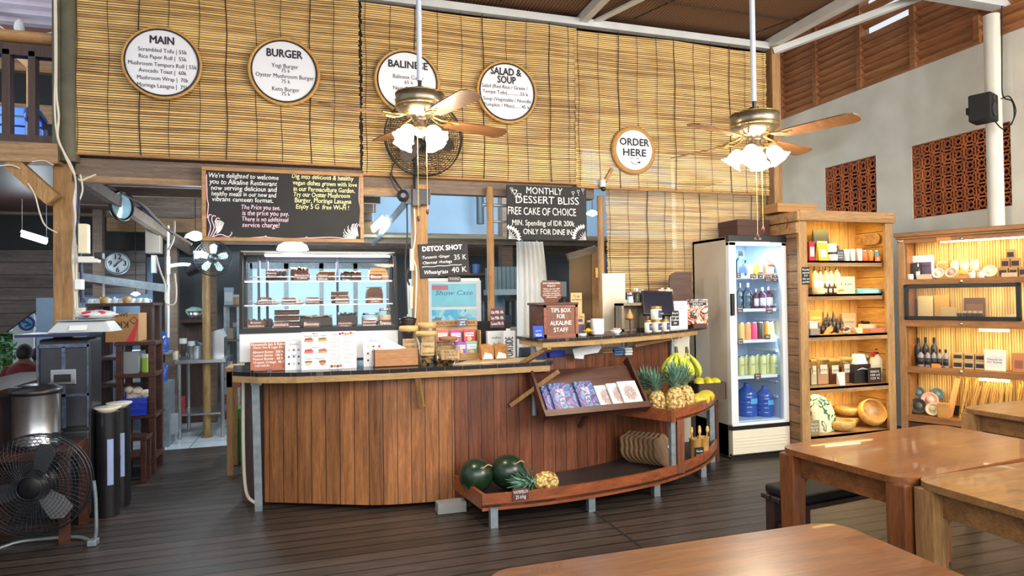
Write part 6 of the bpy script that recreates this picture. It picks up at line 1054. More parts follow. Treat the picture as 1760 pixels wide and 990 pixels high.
for i in range(9): m = MB(); zz = zb_+0.2+i*0.145; m.box(fw-i2-0.02, fw-i2, 0.1, 0.4, zz, zz+0.02); m.build('shelf_clip', m_white, FG)
m = MB(); m.box(-fw+0.1, fw-0.1, 0.09, 0.12, FH-0.075, FH-0.055); m.build('lamp_strip', m_led, FG)
area('fridge_lamp', ((FX0+FX1)/2, FY+0.13, FH-0.1), ((FX0+FX1)/2, FY+0.35, 0.3), 0.45, 0.06, 6, (0.68, 0.86, 1.0)); area('fridge_lamp_side', (FX1-0.06, FY+0.09, 1.1), (FX0+0.1, FY+0.4, 1.0), 0.04, 1.3, 3, (0.68, 0.86, 1.0))
def fr(kind, name, label, cat, px0, px1, pt, sh, dy, c, c2=(240, 240, 236), text=None, group=None):
    y = FY+dy; z = zs_f[sh]-0.003 if sh else zb_+0.021; xa, xb = X(px0, y, z+0.1), X(px1, y, z+0.1); k = MPP((xa+xb)/2, y); pb = (712, 644, 582, 528, 471)[sh]; return prod(kind, name, label, cat, ((xa+xb)/2, y, z), xb-xa, (pb-pt)*k, 0, c, c2, text, group)
fr('bottle', 'water_bottle', 'large clear water bottle on the top fridge shelf by the handle side', 'bottle', 1266, 1281, 428, 4, 0.16, glass('pet_bottle', (0.80, 0.9, 0.98), 0.2), (90, 110, 180))
fr('clear', 'juice_bottle', 'small bottle of pale milky drink on the top fridge shelf', 'bottle', 1282, 1293, 446, 4, 0.15, (214, 206, 170), (222, 214, 180)); fr('clear', 'juice_bottle', 'small bottle of bright yellow juice on the top fridge shelf', 'bottle', 1293, 1304, 444, 4, 0.15, (236, 180, 30), (236, 184, 40)); fr('clear', 'juice_bottle', 'tall brown tea bottle on the top fridge shelf', 'bottle', 1313, 1328, 440, 4, 0.14, (170, 96, 56), (230, 210, 190), 'tea'); fr('box', 'drink_carton', 'pale drink carton beside the brown tea bottle', 'carton', 1328, 1336, 446, 4, 0.2, (220, 214, 190), (190, 160, 100))
m_clearb = glass('clear_bottle', (0.84, 0.93, 0.97), 0.22)
for a, b, lab in ((1267, 1277, 'empty clear glass bottle on the second fridge shelf against the door edge'), (1278, 1291, 'empty clear glass bottle on the second fridge shelf next to the purple bottles')): fr('clear', 'glass_bottle', lab, 'bottle', a, b, 484, 3, 0.16, m_clearb, m_clearb, None, 'clear bottles in the fridge')
for a, b, q, lab in ((1294, 1303, 494, 'rear'), (1303, 1315, 492, 'middle'), (1315, 1327, 491, 'outer')): fr('clear', 'purple_bottle', '%s of three dark purple drink bottles on the second fridge shelf' % lab, 'bottle', a, b, q, 3, 0.15, (84, 22, 72), (226, 224, 236), None, 'purple bottles in the fridge')
for i, (c, c2, n) in enumerate((((110, 70, 50), (236, 200, 120), 'yellow labelled brown'), ((120, 70, 50), (240, 170, 110), 'orange labelled brown'), ((120, 60, 56), (236, 70, 130), 'pink labelled brown'), ((60, 44, 38), (80, 60, 50), 'dark brown'), ((216, 150, 40), (222, 160, 50), 'amber'), ((206, 204, 130), (214, 214, 150), 'pale green'))): fr('can', 'drink_bottle', '%s drink bottle on the third fridge shelf' % n, 'bottle', 1268.5+i*10.8, 1278.5+i*10.8, 553, 2, 0.15, c2, c2, None, 'bottles on the third fridge shelf')
for i in range(7): fr('can', 'drink_can', 'pale green can on the fourth fridge shelf, %s' % ['nearest the door handle side', 'second from the handle side', 'third from the handle side', 'in the middle of the row', 'third from the hinge side', 'second from the hinge side', 'nearest the hinge side'][i], 'can', 1268.5+i*9.3, 1278+i*9.3, 612, 1, 0.14+0.05*(i % 2), (214, 216, 150), (230, 230, 180), 'coco', 'pale green cans in the fridge')
for a, b, q, dy, lab in ((1270, 1299, 656, 0.25, 'large blue water jug on the fridge floor, handle side'), (1302, 1327, 661, 0.19, 'large blue water jug on the fridge floor, hinge side')):
    y = FY+dy; z = zb_+0.021; xa, xb = X(a, y, z), X(b, y, z); r = (xb-xa)/2; h = (712-q)*MPP(xa, y); o = thing('water_jug', lab, 'jug', ((xa+xb)/2, y, z), group='blue water jugs in the fridge'); m = MB(); pr = [(r*0.9, 0)]
    for i in range(4): zz = h*(0.06+i*0.15); pr += [(r, zz), (r, zz+h*0.1), (r*0.95, zz+h*0.125)]
    pr += [(r*0.98, h*0.66), (r*0.8, h*0.78), (r*0.4, h*0.88), (r*0.28, h*0.92)]; m.lathe(pr, 24); m.build('bottle', m_bluebottle, o); m = MB(); m.cyl(r*0.32, h*0.91, h, 16); m.build('cap', plain('blue_cap', srgb(60, 90, 180), 0.4), o); m = MB(); vs = [(r*1.012*math.sin(-0.3+0.9*i/8), -r*1.012*math.cos(-0.3+0.9*i/8), zq) for zq in (h*0.4, h*0.56) for i in range(9)]; m.add(vs, [(i, i+1, 10+i, 9+i) for i in range(8)], True); m.build('label', col(90, 170, 220), o)
for t, a, b, c, d in (('New\n25k', 1265, 1274, 469, 478), ('Mango\nMilk 35k', 1289, 1301, 471, 482), ('Moringa\n30k', 1302, 1312, 468, 478), ('Kombucha\n1 L\n45 K', 1313, 1326, 473, 484), ('Oat\nMoringa\n40k', 1326, 1338, 473, 484), ('Water\n25 k', 1266, 1278, 527, 538), ('KEFIR\n50 K', 1316, 1329, 528, 539), ('Juice\n35 k', 1267, 1278, 582, 593), ('30 K', 1314, 1325, 575, 583), ('Beer\n35k', 1296, 1309, 642, 653)): tagsign(t, a, b, c, d, FY+0.055, m_tagbrown, 'brown price tag reading %s on a fridge shelf edge' % t.replace('\n', ' '), 'price tags in the fridge')
z = FH+0.013; xa, xb = X(1268, 5.1, z), X(1322, 5.1, z); o = thing('storage_box', 'dark brown storage box on top of the fridge', 'box', ((xa+xb)/2, 5.2, z)); m = MB(); m.box(-(xb-xa)/2, (xb-xa)/2, -0.1, 0.2, 0, 0.16); m.box(-(xb-xa)/2-0.004, (xb-xa)/2+0.004, -0.104, 0.204, 0.1, 0.165); m.build('box', plain('dark_brown_box', srgb(72, 40, 32), 0.6), o, bevel=0.004)
# ================================================================== TALL RUSTIC CABINET
CY = 4.78; KX0, KX1 = X(1375, CY, 1.5), X(1536.5, CY, 1.5); KZ = lambda py: ZY(1389, py, CY); KT = ZY(1376, 363, CY); KD = 0.44
TC = thing('tall_cabinet', 'tall rustic pine open cabinet with lamps under its shelves, beside the fridge', 'cabinet', (KX0, CY, 0)); kw = KX1-KX0; pw = X(1389, CY, 1.5)-KX0; pr_ = kw-(X(1524, CY, 1.5)-KX0)
for x0, x1 in ((0, pw), (kw-pr_, kw)): m = MB(); m.box(x0, x1, 0, 0.03, 0, KT-0.02); m.build('front_post', m_pine, TC, bevel=0.004)
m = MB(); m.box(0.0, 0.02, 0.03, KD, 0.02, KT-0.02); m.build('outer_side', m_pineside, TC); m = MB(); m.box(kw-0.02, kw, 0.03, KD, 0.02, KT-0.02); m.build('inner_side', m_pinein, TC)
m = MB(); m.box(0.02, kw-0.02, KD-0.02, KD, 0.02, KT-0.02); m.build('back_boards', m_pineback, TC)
m = MB(); m.box(-0.004, kw+0.01, -0.025, 0.0, KZ(380), KT+0.01); m.build('top_board', m_pinex, TC, bevel=0.004); m = MB(); m.box(-0.03, 0.0, -0.02, KD, KT-0.09, KT+0.0); m.box(-0.03, 0.0, -0.0, KD, KT-0.2, KT-0.1); m.box(0, kw, 0, KD, KT-0.03, KT-0.012); m.build('top_side_board', m_pinex, TC, bevel=0.004)
ks = [KZ(752), KZ(668), KZ(577), KZ(506), KZ(447)]; 
for i, z in enumerate(ks): m = MB(); m.box(0.02, kw-0.02, 0.004 if i in (0, 1, 2) else 0.05, KD-0.02, z-0.02, z-0.001); m.box(pw, kw-pr_, 0.004 if i < 3 else 0.05, 0.022 if i < 3 else 0.07, z-0.055, z-0.001); m.build('shelf', m_pinex, TC)
m = MB(); m.box(pw, kw-pr_, 0.01, 0.03, 0.03, ks[0]-0.03); m.build('plinth_board', m_darkwood, TC)
def strip_lamp(par, x0, x1, y, z, power, nm='lamp_strip', wx=1): m = MB(); m.box(x0, x1, y, y+0.022, z-0.022, z); m.build(nm, m_warmtube, par)
for i, (a, b) in ((4, (1421, 1478)), (3, (1416, 1474))):
    z = ks[i]-0.03; strip_lamp(TC, X(a, CY+0.1, z)-KX0, X(b, CY+0.1, z)-KX0, 0.10, z, 1); area('cabinet_lamp', (KX0+kw/2, CY+0.14, z-0.03), (KX0+kw/2, CY+0.24, z-0.5), kw*0.7, 0.05, 3.9, (1.0, 0.74, 0.28))
area('cabinet_lamp', (KX0+kw/2, CY+0.14, KT-0.06), (KX0+kw/2, CY+0.3, KT-0.5), kw*0.7, 0.05, 4.6, (1.0, 0.72, 0.22)); area('cabinet_lamp', (KX0+kw/2, CY+0.14, ks[2]-0.05), (KX0+kw/2, CY+0.26, ks[1]), kw*0.7, 0.05, 2.6, (1.0, 0.76, 0.34)); area('cabinet_lamp', (KX0+kw/2, CY+0.14, ks[1]-0.05), (KX0+kw/2, CY+0.26, ks[0]), kw*0.7, 0.05, 3.0, (1.0, 0.76, 0.34))
q = MB(); ol = []
for i in range(14): a = PI/2+PI*i/13; ol.append((0.10+0.055*math.cos(a), 0.055*math.sin(a)))
ol += [(0.22+0.055*math.cos(a), 0.055*math.sin(a)) for a in [(-PI/2)+PI*i/13 for i in range(14)]]
a = AY(1478, 398, CY+0.36); q.prism([(y0, z0) for y0, z0 in ol], 0, 0.022, 'yz'); q.build('carved_plaque', m_pinex, TC, (kw-0.046, 0.06, KZ(405)))
pbk = (748, 664, 573, 502, 443)
def kp(kind, name, label, cat, px0, px1, pt, sh, dy, c, c2=(240, 240, 236), text=None, group=None, rz=0.0, d=None, tc=None, pb=None, rough=0.4, dz=0):
    y = CY+dy; z = ks[sh]+0.0005+dz; xa, xb = X(px0, y, z+0.05), X(px1, y, z+0.05); k = MPP((xa+xb)/2, y); return prod(kind, name, label, cat, ((xa+xb)/2, y, z), xb-xa, ((pb or pbk[sh])-pt)*k, rz, c, c2, text, group, d, tc, rough)
kp('box', 'tea_box', 'crimson box at the end of the top cabinet shelf', 'box', 1389, 1398, 410, 4, 0.12, (206, 40, 60), (236, 210, 200)); kp('plainbox', 'slim_box', 'slim dark purple box on the top cabinet shelf beside the crimson one', 'box', 1399, 1403, 412, 4, 0.16, (60, 40, 90)); kp('pouch', 'foil_pouch', 'big black foil pouch with a white label at the back of the top cabinet shelf', 'pouch', 1397, 1424, 386, 4, 0.30, (60, 58, 54), (240, 240, 226), d=0.1); kp('pouch', 'tea_pouch', 'olive yellow pouch with a white label on the top cabinet shelf', 'pouch', 1404, 1421, 411, 4, 0.13, (206, 190, 60), (232, 230, 216), d=0.06)
kp('jar', 'cream_tub', 'white tub with a black rim on the top cabinet shelf', 'tub', 1422, 1437, 428, 4, 0.13, (226, 226, 214), (36, 34, 34), pb=443); kp('jar', 'cream_tub', 'white tub with a domed lid standing behind the black rimmed one', 'tub', 1422, 1436, 412, 4, 0.26, (236, 236, 226), (236, 236, 226)); kp('pouch', 'dark_pouch', 'charcoal pouch behind the white tubs', 'pouch', 1432, 1442, 415, 4, 0.26, (70, 68, 62), (180, 176, 160), d=0.04)
kp('plainbox', 'product_sign', 'small slate sign on the top cabinet shelf', 'sign', 1438, 1450, 424, 4, 0.10, (84, 84, 96), text='Lovin\nhoney\nlip balm', d=0.008, tc=m_chalk)
for i, (a, b) in enumerate(((1450, 1460), (1460, 1470), (1472, 1482))): kp('tubepack', 'cream_tube', 'pale mint cream tube, %s of the row on the top cabinet shelf' % ['first', 'middle', 'last'][i], 'tube', a, b, 423-i*0.6, 4, 0.10, (206, 226, 214), (220, 236, 226), group='mint tubes on the top cabinet shelf', d=0.035)
for a, b, c, lab, t in ((1458, 1462, (226, 120, 40), 'slim orange bottle between the first two mint tubes', 426), (1469, 1473, (226, 130, 40), 'slim orange bottle between the last two mint tubes', 426), (1481, 1490, (222, 112, 44), 'orange sunscreen stick next to the mint tubes', 425), (1491, 1500, (226, 140, 50), 'amber sunscreen stick beside the orange one', 425), (1502, 1510, (110, 140, 140), 'grey green stick at the end of the row', 425)): kp('can', 'sunscreen_stick', lab, 'stick', a, b, t, 4, 0.15 if b-a < 6 else 0.10, c, group='orange and grey sticks on the top cabinet shelf')
tagsign('35k', 1503, 1514, 440, 449, CY+0.045, plain('orange_tag', srgb(206, 110, 70), 0.7), 'orange price tag on the top cabinet shelf edge', None)
tagsign('Did you have\nanyprotein\n???\nAsk our\nguest first', 1377, 1393, 459, 489, CY-0.005, m_slate2, 'black hand written notice on the cabinet post', None)
for i, (a, b, t) in enumerate(((1396, 1406, 454), (1406, 1414, 456), (1416, 1424, 454), (1424, 1432, 455), (1434, 1443, 453))): kp('pump', 'lotion_bottle', 'black pump lotion bottle on the second cabinet shelf, %s' % ['first from the post', 'second from the post', 'third from the post', 'fourth from the post', 'farthest from the post'][i], 'bottle', a, b, t, 3, 0.26, (224, 190, 130), (240, 236, 220), None, 'pump bottles on the second cabinet shelf')
for i, (a, b) in enumerate(((1416, 1421), (1423, 1429), (1431, 1437))): kp('dropper', 'dropper_bottle', 'small brown dropper bottle, %s of three in front on the second cabinet shelf' % ['first', 'second', 'third'][i], 'bottle', a, b, 483, 3, 0.10, (70, 44, 34), (226, 216, 200), None, 'dropper bottles on the second cabinet shelf')
kp('jar', 'soap_dish', 'pale oval soap in a small dish on the second cabinet shelf', 'soap', 1399, 1415, 491, 3, 0.11, (226, 214, 160), (236, 226, 176)); kp('box', 'gift_box', 'large pale yellow gift box with a line drawing on the second cabinet shelf', 'box', 1437, 1466, 473, 3, 0.16, (240, 230, 180), (240, 230, 186), 'UA', None, d=0.05); kp('plainbox', 'black_box', 'slim black box against the post on the second cabinet shelf', 'box', 1391, 1395, 490, 3, 0.10, (40, 40, 44))
for i, (a, b, pt, dz, dy, c) in enumerate(((1475, 1511, 494, 0, 0.12, (120, 200, 222)), (1475, 1511, 486, 0.040, 0.125, (150, 214, 214)), (1470, 1495, 478, 0.080, 0.19, (130, 206, 222)), (1472, 1508, 494, 0, 0.22, (110, 190, 220)))): kp('box', 'toothpaste_box', 'aqua toothpaste box, %s of the stack on the second cabinet shelf' % ['bottom front one', 'upper front one', 'topmost', 'rear one'][i], 'box', a, b, pt, 3, dy, c, (190, 232, 200), None, 'aqua boxes on the second cabinet shelf', d=0.05, pb=502-dz/0.0052)
marigold('orange marigold head on the second cabinet shelf', (X(1451, CY+0.07, ks[3]), CY+0.095, ks[3]+0.02), 0.036)
kp('box', 'book_box', 'orange lettered box at the end of the third cabinet shelf', 'box', 1389, 1412, 534, 2, 0.30, (226, 120, 50), (236, 150, 90), 'HAPPY\nSKIN', d=0.03)
for i, (a, b, t, dy) in enumerate(((1412, 1418, 537, 0.30), (1420, 1426, 538, 0.30), (1430, 1436, 537, 0.30), (1416, 1422, 546, 0.22), (1424, 1430, 546, 0.22), (1437, 1442, 546, 0.22), (1444, 1449, 546, 0.22), (1404, 1409, 553, 0.15), (1411, 1416, 553, 0.15), (1418, 1423, 554, 0.15))): kp('dropper', 'oil_bottle', 'small black dropper bottle on the third cabinet shelf, %s row, ' % ('rear' if i < 3 else 'middle' if i < 7 else 'front')+('%s from the post' % ['first', 'second', 'third', 'first', 'second', 'third', 'fourth', 'first', 'second', 'third'][i]), 'bottle', a, b, t, 2, dy, (34, 30, 32), (70, 60, 60), None, 'black oil bottles on the third cabinet shelf')
kp('plainbox', 'grey_box', 'low grey box at the front post end of the third cabinet shelf', 'box', 1389, 1405, 562, 2, 0.07, (150, 140, 126), d=0.06); kp('box', 'soap_box', 'grey brown printed soap box at the back of the third cabinet shelf', 'box', 1446, 1470, 541, 2, 0.28, (150, 128, 100), (170, 146, 116), 'soap', d=0.03); kp('plainbox', 'white_soap_box', 'small white box at the front of the third cabinet shelf', 'box', 1388, 1402, 551, 2, 0.15, (226, 220, 206))
z = ks[2]+0.0005
def brush(label, px, y, kind):
    o = thing('hair_brush' if kind else 'wooden_comb', label, 'brush' if kind else 'comb', (X(px, y, z), y, z)); m = MB()
    if kind: m.at((0, 0, 0.03), rz=0.2, sc=(1, 0.5, 0.45)).ball((0, 0, 0.03), 0.058, 0.06, 0.062, 18, 10); m.build('brush_back', m_brownsign, o); m = MB(); m.cbox((0, -0.0, 0.022), (0.09, 0.05, 0.03)); m.build('bristles', plain('pale_bristle', srgb(206, 190, 150), 0.9, 0, 0.4, 90), o); m = MB()
    else: m.prism([(-0.05, 0.0), (-0.01, 0.0), (0.05, 0.03), (0.06, 0.065), (0.035, 0.075), (0.0, 0.06)], 0, 0.014); m.build('comb', m_bowl, o); m = MB()
    for i in range(4): m.tube([(0.03+i*0.008, -0.002, 0.055-i*0.006), (0.045+i*0.007, -0.002, 0.07-i*0.012)], 0.0016, 4) if not kind else m.ball((-0.036+i*0.024, -0.03, 0.055+0.012*(1 if i in (1, 2) else 0)), 0.008, 0.005, 0.008, 8, 6)
    m.build('dots', m_paper if kind else m_brownsign, o)
brush('pale wooden comb on the front of the third cabinet shelf', 1424, CY+0.07, 0); brush('dark wooden hair brush with pale dots on the third cabinet shelf', 1452, CY+0.08, 1)
kp('tubepack', 'wrapped_bar', 'long beige wrapped bar at the front edge of the third cabinet shelf', 'bar', 1468, 1482, 563, 2, 0.06, (214, 190, 150), (226, 210, 180)); kp('plainbox', 'copper_box', 'flat coppery box on the third cabinet shelf', 'box', 1490, 1518, 566, 2, 0.08, (196, 120, 90), d=0.1); kp('plainbox', 'striped_box', 'flat cream box behind the coppery one', 'box', 1482, 1500, 560, 2, 0.2, (214, 200, 170), d=0.1)
o = thing('wooden_car', 'small black wooden ornament on a round foot, third cabinet shelf', 'ornament', (X(1489, CY+0.3, z), CY+0.3, z)); m = MB(); m.cyl(0.016, 0, 0.08, 12).ball((0, 0, 0.085), 0.05, 0.035, 0.016, 14, 8).ball((-0.05, 0, 0.095), 0.02, 0.02, 0.01, 10, 6); m.build('ornament_body', m_black, o)
kp('plainbox', 'hanging_card', 'thin wooden price card leaning on the third cabinet shelf edge', 'card', 1481, 1486, 571, 2, 0.012, (170, 120, 76), d=0.01, pb=582) if False else None
for i, (a, b, t, c) in enumerate(((1389, 1399, 620, (206, 190, 150)), (1400, 1420, 619, (196, 150, 110)), (1420, 1439, 622, (120, 60, 44)), (1441, 1461, 621, (140, 90, 64)))): kp('bag', 'snack_canister', 'clear canister with wooden lid on the fourth cabinet shelf, %s from the post' % ['first', 'second', 'third', 'fourth'][i], 'canister', a, b, t, 1, 0.2, c, (214, 204, 176), ['SOY', 'SOY', 'organic\ndates', 'organic\nfruit'][i], 'canisters on the fourth cabinet shelf', d=0.09)
kp('tubepack', 'lotion_bottle', 'white bottle leaning over a paper tag on the fourth cabinet shelf', 'bottle', 1438, 1452, 642, 1, 0.07, (236, 232, 216), (236, 232, 216)); o = kp('plainbox', 'black_gift_box', 'black and white gable gift box on the fourth cabinet shelf', 'box', 1463, 1491, 632, 1, 0.14, (34, 32, 32), None or (240, 240, 240), 'A', None, d=0.08, tc=m_paper)
m = MB(); w = 0.075; m.prism([(-w, 0), (w, 0), (w*0.5, 0.1), (-w*0.7, 0.1)], -0.03, 0.03); m.build('gable_top', m_paper, o, (0, 0, 0.175))
for i in range(3):
    o = thing('cotton_bundle', 'clear pack of pale balls behind the spray bottle, %s' % ['nearest the gable box', 'middle pack', 'nearest the spray bottle'][i], 'pack', (X(1474+i*9, CY+0.3, ks[1]), CY+0.31, ks[1]+0.0005), group='packs of pale balls on the fourth cabinet shelf'); m = MB()
    for a in range(9): m.ball((0.018*math.cos(a*2.1), 0.018*math.sin(a*2.1), 0.02+0.026*a), 0.024, 0.024, 0.02, 8, 6)
    m.build('balls', plain('cotton_ball', srgb(206, 190, 160), 0.9), o)
o = kp('pump', 'spray_bottle', 'white spray bottle with a red trigger on the fourth cabinet shelf', 'bottle', 1499, 1518, 610, 1, 0.2, (236, 232, 220), (214, 230, 200)); m = MB(); m.box(-0.07, 0.03, -0.012, 0.012, 0, 0.03); m.bar((-0.05, 0, 0), (-0.035, 0, -0.05), 0.016, 0.016); m.build('red_trigger', col(220, 50, 60), o, (0, 0, 0.25))
kp('plainbox', 'massage_sign', 'tilted black sign in front of the spray bottle', 'sign', 1492, 1514, 638, 1, 0.06, (48, 36, 32), text='MASSAGE OIL\n100 ml\n125 K', d=0.008, tc=m_chalk)
# bottom shelf: bowls and tote
z = ks[0]+0.0005
def bowl(label, px, py, r, dy, tilt, az, hh=0.75):
    y = CY+dy; o = thing('wooden_bowl', label, 'bowl', (X(px, y, z), y, z), group='turned wooden bowls', rot=(0, 0, 0)); m = MB(); m.M = Matrix.Translation((0, 0, r*math.sin(abs(tilt))*0.93+0.004)) @ Matrix.Rotation(az, 4, 'Z') @ Matrix.Rotation(tilt, 4, 'X')
    m.lathe([(r*0.45, 0), (r*0.8, r*0.14), (r, r*0.45), (r*0.97, r*0.72), (r*0.9, r*hh+0.02), (r*0.86, r*hh+0.02), (r*0.9, r*0.7), (r*0.92, r*0.45), (r*0.7, r*0.2), (0, r*0.14)], 36); m.build('bowl', m_bowl, o); return o
bowl('shallow wooden bowl lying flat at the front of the bottom shelf', 1446, 0, 0.125, 0.13, 0, 0, 0.62); bowl('big wooden bowl tilted on its side facing the room', 1492, 0, 0.132, 0.19, R(60), R(-14), 0.85); bowl('wooden bowl at the back behind the flat one, lower of two', 1455, 0, 0.12, 0.31, 0, 0, 0.5); o = bowl('wooden bowl stacked at the back above its twin', 1457, 0, 0.12, 0.31, 0, 0, 0.5); o.location.z += 0.095
o = thing('tote_bag', 'crumpled cream printed tote bag at the end of the bottom cabinet shelf', 'bag', (X(1412, CY+0.2, z), CY+0.2, z)); m = MB(); rnd = random.Random(4); n = 14; vs = []; fs = []
for j in range(8):
    for i in range(n): a = 2*PI*i/n; q = (1-0.28*(j/7)**2)*(1+0.10*math.sin(3*a+j)+0.05*rnd.random()); vs.append((0.145*q*math.cos(a), 0.09*q*math.sin(a), 0.30*(j/7)*(1-0.18*math.cos(a-0.4))))
for j in range(7):
    for i in range(n): k = (i+1) % n; fs.append((j*n+i, j*n+k, (j+1)*n+k, (j+1)*n+i))
fs.append(tuple(range(7*n, 8*n))); m.add(vs, fs, True); m.build('cloth', spots('tote_print', srgb(226, 220, 180), [srgb(228, 224, 190), srgb(228, 222, 184), srgb(60, 110, 90), srgb(226, 220, 186), srgb(222, 140, 140)], 7, 0.8), o)
kp('plainbox', 'leaning_sign', 'dark sign leaning at the front of the bottom cabinet shelf', 'sign', 1391, 1408, 722, 0, 0.05, (150, 136, 100), text='Wooden\nbowl\n95 K', d=0.012, tc=m_paper)
zc = KT+0.012; xa, xb = X(1328, 5.0, zc), X(1394, 5.0, zc); o = thing('cardboard_box', 'flat tan cardboard box on top of the tall cabinet', 'box', ((xa+xb)/2, 5.06, zc)); w = (xb-xa)/2; m = MB(); m.box(-w, w, -0.13, 0.13, 0, 0.075); m.box(-w-0.004, w+0.004, -0.134, 0.134, 0.05, 0.082); m.build('box', m_cardboard, o, bevel=0.003)
m = MB(); m.tube(smooth_line([(KX0-0.015, CY+0.12, KT-0.03), (KX0-0.04, CY+0.1, KT-0.1), (KX0-0.012, CY+0.16, KT-0.2), (KX0-0.03, CY+0.2, 2.05)], 5), 0.004, 6); m.build('red_wire', plain('red_wire', srgb(150, 30, 30), 0.5), None, label='thin red wire down the cabinet side above the fridge', cat='cable')
# ================================================================== CORNER CABINET WITH BAMBOO LINING
O2 = Vector((5.41, 4.77, 0)); A2 = math.atan2(-0.91, 0.415); D2 = Vector((math.cos(A2), math.sin(A2), 0)); N2 = Vector((-D2.y, D2.x, 0)); L2, P2 = 1.28, 0.27
def S2(px, t, z):
    k = px-880; v = O2+N2*t+Vector((0, 0, z))-CAM; return (FPX*v.dot(RT)-k*v.dot(FW))/(k*D2.dot(FW)-FPX*D2.dot(RT))
def Z2(px, py, t=0.0):
    s = S2(px, t, 1.5); p = O2+D2*s+N2*t; d = ray(px, py); return EYE+d.z*((p-CAM).dot(FW)/d.dot(FW))
BC = thing('display_cabinet', 'warm wooden wall cabinet lined with bamboo, with a black framed glass panel', 'cabinet', O2, A2)
T2 = Z2(1600, 402); pz = lambda py, px=1560: Z2(px, py)
m = MB(); m.box(0, 0.06, 0, 0.03, 0, T2); m.build('end_post', m_teakz, BC, bevel=0.003); m = MB(); m.box(L2-0.06, L2, 0, 0.03, 0, T2); m.build('end_post', m_teakz, BC)
m = MB(); m.box(0.06, 0.075, 0.03, P2, 0, T2); m.box(L2-0.02, L2, 0.03, P2, 0, T2); m.build('sides', m_cab, BC); m = MB(); n = int((L2-0.1)/0.02)
for i in range(n): x = 0.08+i*0.02; m.cbox((x+0.01, P2-0.008, T2/2+0.2), (0.0165, 0.012, T2-0.45))
m.build('bamboo_lining', m_reed, BC); m = MB(); m.box(0.06, L2, P2-0.003, P2+0.008, 0, T2); m.build('back_panel', m_darkwood, BC)
m = MB(); m.box(-0.02, L2+0.02, -0.03, P2+0.01, T2-0.012, T2+0.03); m.box(-0.01, L2+0.01, -0.016, 0.0, T2-0.035, T2-0.01); m.build('cornice', m_cab, BC, bevel=0.006); m = MB(); m.box(0, L2, 0.0, 0.03, pz(418), T2-0.01); m.build('header_rail', m_cab, BC, bevel=0.003)
c4 = [pz(724, 1575), pz(640, 1575), pz(560, 1575), pz(487, 1575)]; tops = [pz(715, 1575), pz(631, 1575), pz(550, 1575), pz(480, 1575)]
for a, b in zip(c4, tops): m = MB(); m.box(0.04, L2-0.02, 0.0, 0.025, a-0.01, b); m.box(0.06, L2-0.02, 0.02, P2-0.015, b-0.02, b-0.001); m.build('shelf', m_cab, BC, bevel=0.003)
m = MB(); m.box(0.06, L2-0.05, 0.005, 0.02, 0.02, c4[0]-0.02); m.build('lower_panel', m_darkwood, BC)
for q in (tops[3]-0.03, tops[2]-0.03, tops[1]-0.02, T2-0.06): m = MB(); m.at((S2(1652, 0, q), 0.0, q), rx=PI/2).lathe([(0.014, -0.001), (0.014, 0.004), (0.006, 0.01), (0.001, 0.011)], 14); m.build('knob_screw', m_chrome, BC)
m = MB(); w0, w1 = S2(1554, 0, 1.5), S2(1755, 0, 1.5); z0, z1 = tops[2]+0.002, c4[3]-0.012; ft = 0.035
for q in ((w0, w1, z0, z0+ft), (w0, w1, z1-ft, z1), (w0, w0+ft, z0, z1), (w1-ft, w1, z0, z1)): m.box(q[0], q[1], -0.015, 0.012, q[2], q[3])
gf = m.build('glass_panel_frame', m_black, BC, bevel=0.003); m = MB(); m.box(w0+ft, w1-ft, 0, 0.004, z0+ft, z1-ft); m.build('glass_pane', glass('cabinet_glass', (0.97, 0.98, 0.96), 0.16), gf)
m = MB(); m.box(S2(1616, 0, 2)-0.03, S2(1634, 0, 2), -0.004, 0, T2-0.075, T2-0.03); m.build('orange_tag', col(226, 140, 60), BC)
for i, (z, pw_) in enumerate(((T2-0.07, 3.4), (c4[3]-0.03, 2.6), (c4[2]-0.025, 2.4), (c4[1]-0.025, 2.2))):
    p = O2+D2*0.62+N2*0.07+Vector((0, 0, z)); q = O2+D2*0.62+N2*0.2+Vector((0, 0, z-0.4)); l = area('display_lamp', p, q, 0.9, 0.04, pw_, (1.0, 0.75, 0.30)); l.rotation_euler = (l.rotation_euler[0]*0, 0, A2) if False else l.rotation_euler
    m = MB(); m.box(0.35 if i == 0 else S2(1700, 0.05, z)-0.07, 1.0 if i == 0 else S2(1735, 0.05, z), 0.035, 0.055, z-0.014, z+0.006); m.build('lamp_strip', m_warmtube, BC)
pb2 = (713, 629, 549, 478)
def bp(kind, name, label, cat, px0, px1, pt, sh, t, c, c2=(240, 240, 236), text=None, group=None, d=None, tc=None, pb=None, dz=0.0, rough=0.4, rr=0.0):
    z = tops[sh]+0.0005+dz; a, b = S2(px0, t, z+0.05), S2(px1, t, z+0.05); p = O2+D2*((a+b)/2)+N2*t; k = MPP(p.x, p.y); w = abs(b-a); base = pb or (pb2[sh]+(px0-1575)*(0.045, 0.03, 0.012, -0.012)[sh]); return prod(kind, name, label, cat, (p.x, p.y, z), w, (base-pt)*k, A2+rr, c, c2, text, group, d or min(w*0.6, 0.08), tc, rough)
bp('box', 'poster_card', 'white and purple printed card at the back of the top display shelf', 'card', 1560, 1606, 437, 3, 0.2, (232, 226, 236), (90, 80, 110), 'AMETHYST', d=0.01); bp('plainbox', 'dark_box', 'small black box in front of the purple printed card', 'box', 1566, 1583, 450, 3, 0.14, (44, 38, 44)); bp('clear', 'clear_jar', 'small clear bottle in front of the black box', 'bottle', 1574, 1582, 451, 3, 0.08, m_glassjar, (240, 236, 230)); bp('jar', 'glass_cup', 'small glass cup at the end of the top display shelf', 'cup', 1559, 1570, 469, 3, 0.05, (214, 222, 222), (224, 228, 230))
